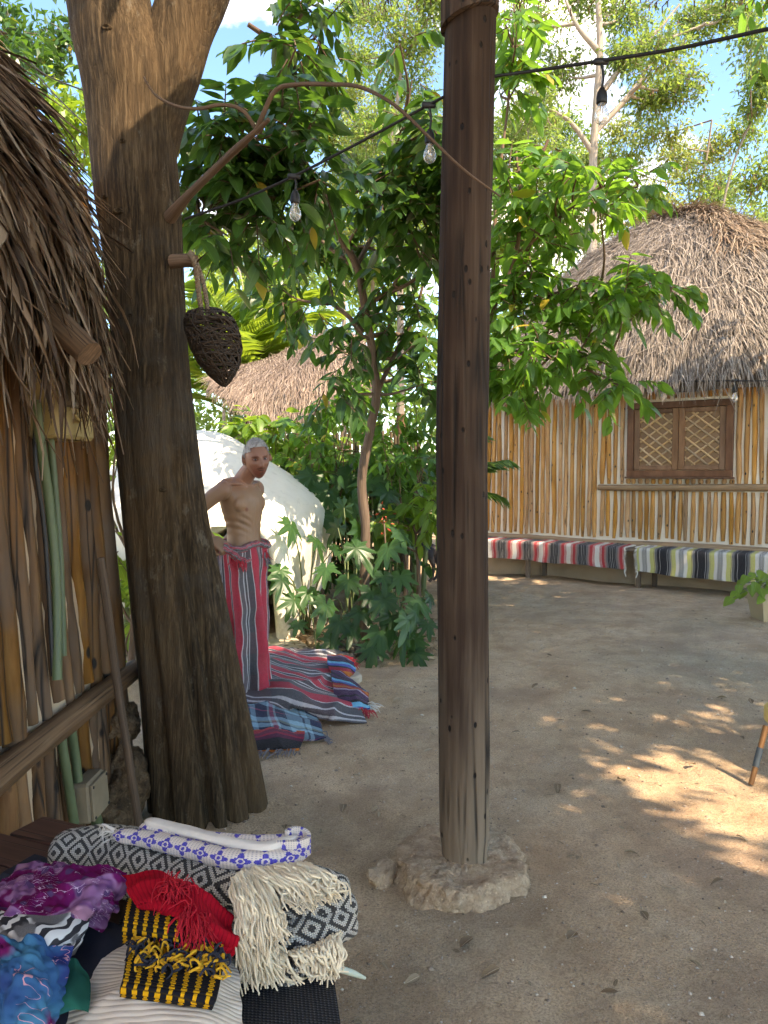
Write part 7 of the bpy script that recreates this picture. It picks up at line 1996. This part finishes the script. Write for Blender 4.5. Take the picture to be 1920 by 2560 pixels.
M['wool'] = m_plain('cream_wool_yarn', (0.70, 0.58, 0.41), .95, .22, 30, .4)

def roll(name, pts, rad, mat, parent, ends=True, flat=1.0, seg=36, n=60, wob=.06, seed=0, uvs=1.0):
    """soft rolled fold of cloth along points (pixel x, pixel y, height)"""
    p = cat([G(*q) for q in pts], n); r = np.interp(np.linspace(0, 1, n), np.linspace(0, 1, len(rad)), rad)
    if ends:
        e = np.clip(np.minimum(np.arange(n), np.arange(n)[::-1]) / 5.0, 0, 1); r = r * np.sqrt(np.maximum(1 - (1 - e) ** 2, .02))
    t_, a_, b_ = frames(p); th = np.linspace(0, 2 * np.pi, seg + 1); L = np.r_[0, np.cumsum(np.linalg.norm(np.diff(p, axis=0), axis=1))]
    up = np.array([0, 0, 1.0]); sd = norm(np.cross(t_, up)); u2 = np.cross(sd, t_)
    q = np.stack([np.cos(th)[None] * 1.2 + 0 * L[:, None], np.sin(th)[None] * 1.2 + 0 * L[:, None], L[:, None] * 9 + 0 * th[None]], -1)
    rr = r[:, None] * (1 + wob * fbm(q, seed, 3))
    pos = p[:, None] - sd[:, None] * (rr * np.cos(th))[..., None] + u2[:, None] * (rr * np.sin(th) * flat)[..., None]
    uv = np.stack([np.repeat(L[:, None], seg + 1, 1), th[None] * np.mean(rad) * np.ones((n, 1))], -1) * uvs
    mb = MB(); grid(mb, pos, uv)
    return mb.build(name, mat, parent)
bw = thing('diamond_blanket', 'thick black and white diamond blanket with cream wool fringe on the table', 'blanket', G(450, 2200, ZT))
roll('rolled_fold', [(122, 2140, .662), (200, 2132, .668), (300, 2135, .672), (450, 2172, .676), (590, 2220, .68), (680, 2235, .67)], [.050, .056, .060, .060, .056, .05], M['bw'], bw, seed=1)
roll('under_fold', [(150, 2185, .63), (300, 2200, .632), (450, 2245, .632), (600, 2300, .632), (700, 2330, .63)], [.03, .032, .034, .034, .03], M['bw'], bw, seed=2)
roll('top_fold', [(560, 2200, .672), (660, 2210, .672), (780, 2228, .668), (872, 2252, .66)], [.05, .055, .052, .042], M['bw'], bw, seed=3)
roll('folded_edge', [(655, 2345, .642), (720, 2350, .642), (800, 2325, .645), (884, 2290, .648)], [.036, .042, .040, .034], M['bw'], bw, seed=4, flat=.85)
roll('folded_edge', [(680, 2300, .66), (760, 2292, .662), (830, 2275, .664), (886, 2262, .66)], [.034, .038, .036, .03], M['bw'], bw, seed=5, flat=.85)
roll('folded_edge', [(690, 2440, .620), (730, 2432, .620), (772, 2412, .620)], [.016, .02, .014], M['bw'], bw, seed=6)
rng = np.random.default_rng(8)
more_yarn = MB()
def yarns(srcs, mids, ends, n, r=.0023):
    for it in range(2 * n):
        s = rng.random()
        def at(l):
            l = np.array(l, float); i = s * (len(l) - 1); k = min(int(i), len(l) - 2); f = i - k
            return l[k] * (1 - f) + l[k + 1] * f
        a, b, c = at(srcs), at(mids), at(ends); k = rng.uniform(.62, 1.06)
        c = b + (c - b) * k
        j = lambda q, s_: G(q[0] + rng.normal(0, s_), q[1] + rng.normal(0, s_), q[2] + abs(rng.normal(0, .006)))
        p = [j(a, 4), j((a + b) / 2 + [0, 0, .006], 6), j(b, 9), j((b + c) / 2, 10), j(c, 12)]
        mb = MB() if it < n else more_yarn; tube(mb, cat(p, 14), [r * rng.uniform(.85, 1.2), r * 1.05, r, r * .9, r * .55], 6, True, .22, int(rng.integers(99)), rnd=rng.random(), wf=60)
        if it < n: mb.build('fringe_yarn', M['wool'], bw)
yarns([(585, 2200, .735), (600, 2185, .738), (640, 2172, .735)], [(588, 2270, .72), (640, 2270, .725), (700, 2262, .722)], [(600, 2370, .69), (655, 2390, .67), (720, 2360, .69)], 64)
yarns([(590, 2215, .725), (640, 2200, .735)], [(600, 2330, .69), (660, 2340, .69)], [(610, 2475, .61), (700, 2455, .625)], 60)
yarns([(630, 2175, .738), (700, 2165, .738), (770, 2160, .73)], [(690, 2215, .735), (760, 2210, .735), (830, 2195, .725)], [(730, 2280, .715), (790, 2260, .715), (868, 2240, .695)], 76)
yarns([(720, 2380, .655), (790, 2365, .65), (850, 2330, .65)], [(750, 2400, .645), (800, 2395, .64), (850, 2370, .64)], [(770, 2445, .615), (815, 2445, .612), (848, 2435, .612)], 46)
yarns([(640, 2350, .66), (700, 2375, .66)], [(650, 2400, .64), (720, 2410, .64)], [(670, 2460, .61), (760, 2455, .612)], 22)

more_yarn.build('loose_fringe', M['wool'], bw)['kind'] = 'stuff'
bl = thing('flower_shawl', 'white and blue flowered cotton shawl folded on top of the diamond blanket', 'shawl', G(500, 2120, .72))
roll('folded_edge', [(282, 2086, .742), (380, 2098, .745), (480, 2122, .747), (600, 2150, .745), (700, 2148, .74), (768, 2126, .73)], [.016, .020, .022, .022, .022, .018], M['bluewhite'], bl, seed=11, wob=.14, flat=.8)
roll('folded_edge', [(362, 2052, .765), (460, 2076, .765), (560, 2102, .763), (650, 2118, .762), (700, 2108, .762), (742, 2092, .765)], [.013, .013, .013, .014, .013, .011], M['cream'], bl, seed=12, wob=.16, flat=.7)
roll('folded_edge', [(350, 2066, .752), (480, 2092, .752), (620, 2110, .75), (760, 2098, .748)], [.016, .018, .02, .016], M['bluewhite'], bl, seed=13, wob=.14, flat=.8)
cp = cat([G(690, 2122, .755), G(745, 2120, .752), G(772, 2108, .75), G(762, 2092, .755), G(738, 2086, .76), G(715, 2096, .76)], 40)
mb = MB(); grid(mb, np.stack([cp + [0, 0, h] for h in np.linspace(-.022, .016, 8)]), np.stack(np.meshgrid(np.linspace(0, .2, 40), np.linspace(0, .04, 8)), -1), thick=.008); mb.build('curled_end', M['bluewhite'], bl)
tassels([G(282, 2084, .745)], (-.8, .1, 0), 14, .035, .0015, M['cream'], bl, 'fringe')

def m_rib(name, ca, cb, per, axis=0):
    t = NT(name); xyz = t.sep(t.uv()); x = xyz[axis]
    s = t.math('ABSOLUTE', t.math('SINE', t.math('MULTIPLY', x, math.pi / per))); n = t.noise(t.uv(), 40, 3)
    c = t.mix(t.math('MULTIPLY', t.ramp(s, [(0.0, 1.0), (.45, 0.0)]), .75), t.mix(n, ca, [v * .85 for v in ca]), cb)
    return t.pbr(c, .95, t.bump(t.math('ADD', s, t.math('MULTIPLY', t.noise(t.uv(), 350, 2), .3)), .4, .003), .08)
M['ribcream'] = m_rib('cream_ribbed_cotton', (0.66, 0.56, 0.46), (0.52, 0.43, 0.34), .0095, 1)
M['redknit'] = m_rib('red_ribbed_knit', (0.36, 0.006, 0.016), (0.16, 0.003, 0.008), .009, 0)
def m_ybk():
    t = NT('black_yellow_striped_weave'); x, y_, z = t.sep(t.uv())
    fx = t.math('ABSOLUTE', t.math('SUBTRACT', t.math('FRACT', t.math('DIVIDE', x, .0215)), .5)); cy = t.math('MULTIPLY', y_, 190.0)
    row = t.math('MULTIPLY', t.math('FRACT', t.math('MULTIPLY', t.math('FLOOR', cy), .5)), .18)
    st = t.math('LESS_THAN', t.math('ADD', fx, row), .24)
    cell = t.math('ABSOLUTE', t.math('SUBTRACT', t.math('FRACT', cy), .5))
    c = t.mix(st, (0.010, 0.010, 0.013), (0.62, 0.30, 0.015))
    c = t.mix(t.math('MULTIPLY', t.math('GREATER_THAN', cell, .38), .65), c, (0.03, 0.02, 0.008))
    return t.pbr(c, .9, t.bump(t.math('ADD', t.math('MULTIPLY', st, .8), t.math('MULTIPLY', cell, -1.2)), .7, .003), .08)
M['ybk'] = m_ybk()
def m_print(name, stops, scale, veins=None, seed=0.0, lett=None):
    t = NT(name); v = t.map(t.uv(), (1, 1, 1), (seed, seed * .7, 0))
    w = t.n('VectorMath', 0, {0: v, 1: t.n('VectorMath', 0, {0: t.noise(v, 9, 3, out='Color'), 'Scale': .06}, operation='SCALE')}, operation='ADD')
    c = t.ramp(t.noise(w, scale, 1.5, .4), stops, 'EASE')
    pet = t.vor(w, scale * 2.1, 'SMOOTH_F1'); 
    if veins: c = t.mix(t.ramp(pet, [(.20, 1.0), (.26, 0.0)]), c, veins)
    if lett:
        l = t.math('LESS_THAN', t.math('ABSOLUTE', t.math('SUBTRACT', t.noise(t.map(w, (1, 2.2, 1)), scale * 3.2, 1, .4), .5)), .013)
        c = t.mix(t.math('MULTIPLY', t.math('MULTIPLY', l, t.math('GREATER_THAN', t.noise(v, scale * .9, 1), .52)), .8), c, lett)
    return t.pbr(c, .9, t.bump(t.noise(t.uv(), 600, 2), .2, .001), .08)
M['purple'] = m_print('purple_flower_print', [(.30, (0.11, 0.004, 0.05)), (.46, (0.15, 0.010, 0.085)), (.50, (0.28, 0.13, 0.25)), (.58, (0.15, 0.055, 0.15)), (.70, (0.34, 0.16, 0.23))], 16, (0.085, 0.04, 0.11), 1.3, (0.52, 0.36, 0.46))
M['bluep'] = m_print('blue_flower_print', [(.30, (0.02, 0.035, 0.15)), (.46, (0.02, 0.09, 0.20)), (.56, (0.03, 0.15, 0.25)), (.64, (0.14, 0.01, 0.08)), (.8, (.17, .02, .11))], 10, None, 4.1, (0.55, 0.26, 0.28))
M['teal'] = m_print('teal_sheer_print', [(.35, (0.006, 0.07, 0.05)), (.5, (0.01, 0.13, 0.09)), (.62, (0.015, 0.16, 0.17)), (.75, (.20, .28, .26))], 14, None, 2.2)
def m_zebra():
    t = NT('zebra_print'); v = t.uv()
    w = t.n('VectorMath', 0, {0: v, 1: t.n('VectorMath', 0, {0: t.noise(v, 14, 2, out='Color'), 'Scale': .07}, operation='SCALE')}, operation='ADD')
    z = t.n('TexWave', 'Fac', {'Vector': w, 'Scale': 16, 'Distortion': 2.0, 'Detail': 1.0}, bands_direction='DIAGONAL')
    c = t.ramp(z, [(0.44, (0.02, 0.02, 0.025)), (.52, (0.62, 0.61, 0.58))]); g = t.ramp(t.noise(v, 11, 2), [(.50, 0.0), (.54, 1.0)])
    c = t.mix(g, c, t.mix(t.noise(v, 500, 2), (.03, .03, .03), (.22, .21, .21)))
    return t.pbr(c, .7)
M['zebra'] = m_zebra()
M['navy'] = m_plain('navy_cloth', (0.012, 0.014, 0.024), .8, .4, 12, .4)
ZB = ZT
drape('navy_cloth', [[(60, 2250, .64), (200, 2290, .65), (350, 2330, .645)], [(60, 2380, .645), (200, 2380, .655), (345, 2400, .64)], [(60, 2500, .63), (200, 2520, .64), (330, 2500, .63)], [(0, 2650, .62), (200, 2650, .62), (330, 2640, .62)]], M['navy'], 'dark navy cloth lying between the scarves and the cream blanket', None, 30, 30, .008, 14, .006, 21, cat_='cloth', zmin=.606)
mb = MB(); box(mb, G(60, 2180, .63), (.10, .045, .035), RT, .012); mb.build('black_strap', M['navy'], None, None, False, label='black strap end on the planks behind the purple scarf', cat='strap')
drape('ribbed_blanket', [[(300, 2345, .64), (420, 2350, .655), (520, 2360, .655), (575, 2390, .64)], [(235, 2440, .645), (400, 2430, .665), (520, 2440, .665), (588, 2450, .635)], [(190, 2510, .64), (380, 2500, .668), (510, 2500, .668), (592, 2510, .63)], [(150, 2570, .63), (380, 2570, .665), (510, 2570, .665), (596, 2570, .625)], [(120, 2680, .62), (380, 2680, .65), (510, 2680, .65), (600, 2680, .62)]], M['ribcream'], 'cream ribbed cotton blanket under the black and yellow scarf', None, 60, 60, .010, 8, .010, 22, zmin=.606, ridge=.012, rf=(18, 6))
drape('purple_scarf', [[(20, 2195, .66), (105, 2152, .70), (190, 2168, .71), (270, 2178, .71), (316, 2188, .70)], [(-20, 2240, .69), (90, 2205, .735), (190, 2215, .735), (270, 2220, .73), (312, 2225, .70)], [(-20, 2290, .70), (90, 2280, .73), (180, 2285, .73), (240, 2270, .715), (290, 2275, .69)], [(-20, 2330, .69), (90, 2335, .71), (170, 2330, .71), (215, 2320, .69), (250, 2325, .66)]], M['purple'], 'purple and pink flower-print scarf folded at the left of the pile', None, 110, 120, .012, 28, .003, 23, cat_='scarf', zmin=.61, ridge=.010, rf=(10, 26))
drape('zebra_cloth', [[(-20, 2270, .71), (60, 2290, .735), (140, 2290, .738), (232, 2262, .725)], [(-20, 2320, .72), (60, 2325, .74), (140, 2330, .74), (222, 2310, .715)], [(-20, 2370, .71), (60, 2370, .728), (130, 2370, .728), (205, 2350, .705)], [(-20, 2410, .69), (60, 2410, .70), (120, 2405, .70), (185, 2385, .68)]], M['zebra'], 'zebra-striped cloth between the purple and blue scarves', None, 40, 50, .005, 16, .003, 24, cat_='cloth', zmin=.61)
drape('blue_scarf', [[(-30, 2345, .725), (60, 2350, .74), (120, 2365, .735), (178, 2372, .715)], [(-30, 2410, .73), (60, 2405, .745), (120, 2420, .74), (172, 2440, .70)], [(-30, 2480, .72), (60, 2480, .735), (110, 2490, .73), (150, 2510, .69)], [(-30, 2560, .70), (60, 2560, .715), (100, 2560, .71), (135, 2570, .68)], [(-30, 2660, .67), (60, 2660, .69), (100, 2660, .69), (125, 2660, .66)]], M['bluep'], 'blue scarf with magenta petal edge at the bottom left corner', None, 110, 110, .013, 30, .003, 25, cat_='scarf', zmin=.61, ridge=.010, rf=(24, 5))
drape('teal_scarf', [[(150, 2410, .69), (185, 2400, .69), (200, 2420, .68)], [(145, 2450, .69), (190, 2440, .69), (215, 2460, .675)], [(140, 2500, .68), (175, 2490, .685), (222, 2505, .67)], [(140, 2540, .66), (185, 2525, .67), (218, 2530, .66)]], M['teal'], 'sheer teal and green scarf corner beside the blue scarf', None, 30, 30, .006, 20, .002, 26, cat_='scarf', zmin=.61, ridge=.008, rf=(30, 8))
ys = thing('yellow_scarf', 'black scarf with yellow stripes folded on the cream blanket', 'scarf', G(430, 2450, .68))
drape('upper_fold', [[(318, 2250, .715), (380, 2258, .72), (470, 2275, .72), (560, 2330, .70)], [(312, 2290, .722), (380, 2298, .73), (460, 2315, .73), (556, 2370, .70)], [(308, 2325, .715), (380, 2335, .722), (455, 2352, .722), (552, 2405, .70)], [(308, 2352, .69), (380, 2360, .695), (450, 2376, .695), (548, 2420, .68)]], M['ybk'], None, ys, 40, 50, .002, 10, .008, 27, zmin=.61)
drape('lower_fold', [[(322, 2345, .69), (400, 2360, .695), (480, 2378, .695), (562, 2395, .69)], [(312, 2430, .70), (390, 2440, .705), (470, 2455, .705), (548, 2468, .70)], [(305, 2470, .70), (380, 2478, .705), (460, 2490, .705), (538, 2505, .70)], [(302, 2487, .685), (378, 2495, .69), (456, 2506, .69), (532, 2519, .685)]], M['ybk'], None, ys, 40, 50, .002, 10, .010, 28, zmin=.61)
M['ytass'] = m_plain('yellow_tassel', (0.60, 0.30, 0.02), .9, .3, 50, .2)
for k in range(120):
    c = np.array([rng.uniform(340, 560), 0, .715]); c[1] = 2375 + (c[0] - 340) * .13 + rng.normal(0, 18)
    a = G(*c); mb = MB(); d1 = norm(rng.normal(size=3) * [1, 1, .4]); d2 = norm(rng.normal(size=3) * [1, 1, .4])
    tube(mb, cat([a, a + d1 * .011 + [0, 0, .006], a + d1 * .012 + d2 * .013, a + d2 * .02 - [0, 0, .004]], 10), [.0021, .0021, .0019, .0012], 6, True)
    mb.build('tassel_yarn', M['ytass'] if k % 2 else M['navy'], ys)
rs = thing('red_shawl', 'bright red ribbed shawl with tassels lying against the diamond blanket', 'shawl', G(450, 2280, .7))
drape('cloth', [[(318, 2212, .71), (380, 2190, .735), (430, 2205, .735), (500, 2245, .725), (560, 2300, .70)], [(325, 2240, .73), (380, 2225, .752), (430, 2235, .752), (505, 2280, .74), (585, 2350, .70)], [(345, 2262, .735), (390, 2258, .75), (450, 2272, .745), (510, 2320, .73), (592, 2375, .69)], [(375, 2272, .72), (400, 2280, .735), (450, 2295, .735), (500, 2350, .71), (575, 2388, .68)]], M['redknit'], None, rs, 50, 60, .006, 14, .008, 29, zmin=.61, ridge=.014, rf=(8, 40))
M['redyarn'] = m_plain('red_yarn', (0.42, 0.008, 0.02), .9, .3, 60, .2)
tassels([G(425, 2215, .762), G(440, 2225, .76)], (.3, -.8, .05), 130, .035, .0011, M['redyarn'], rs, 'tassel', .45)
tassels([G(470, 2280, .745), G(485, 2290, .742), (G(500, 2300, .738))], (.15, -1, -.15), 190, .05, .0012, M['redyarn'], rs, 'tassel', .35)
mb = MB(); tube(mb, cat([G(835, 2418, ZT + .004), G(880, 2432, ZT - .02), G(912, 2445, ZT - .05)], 8), [.006, .006, .003], 8); mb.build('plastic_stick', m_plain('pale_green_plastic', (0.42, 0.50, 0.42), .5), None, None, label='pale green plastic stick poking out beside the mat', cat='stick')
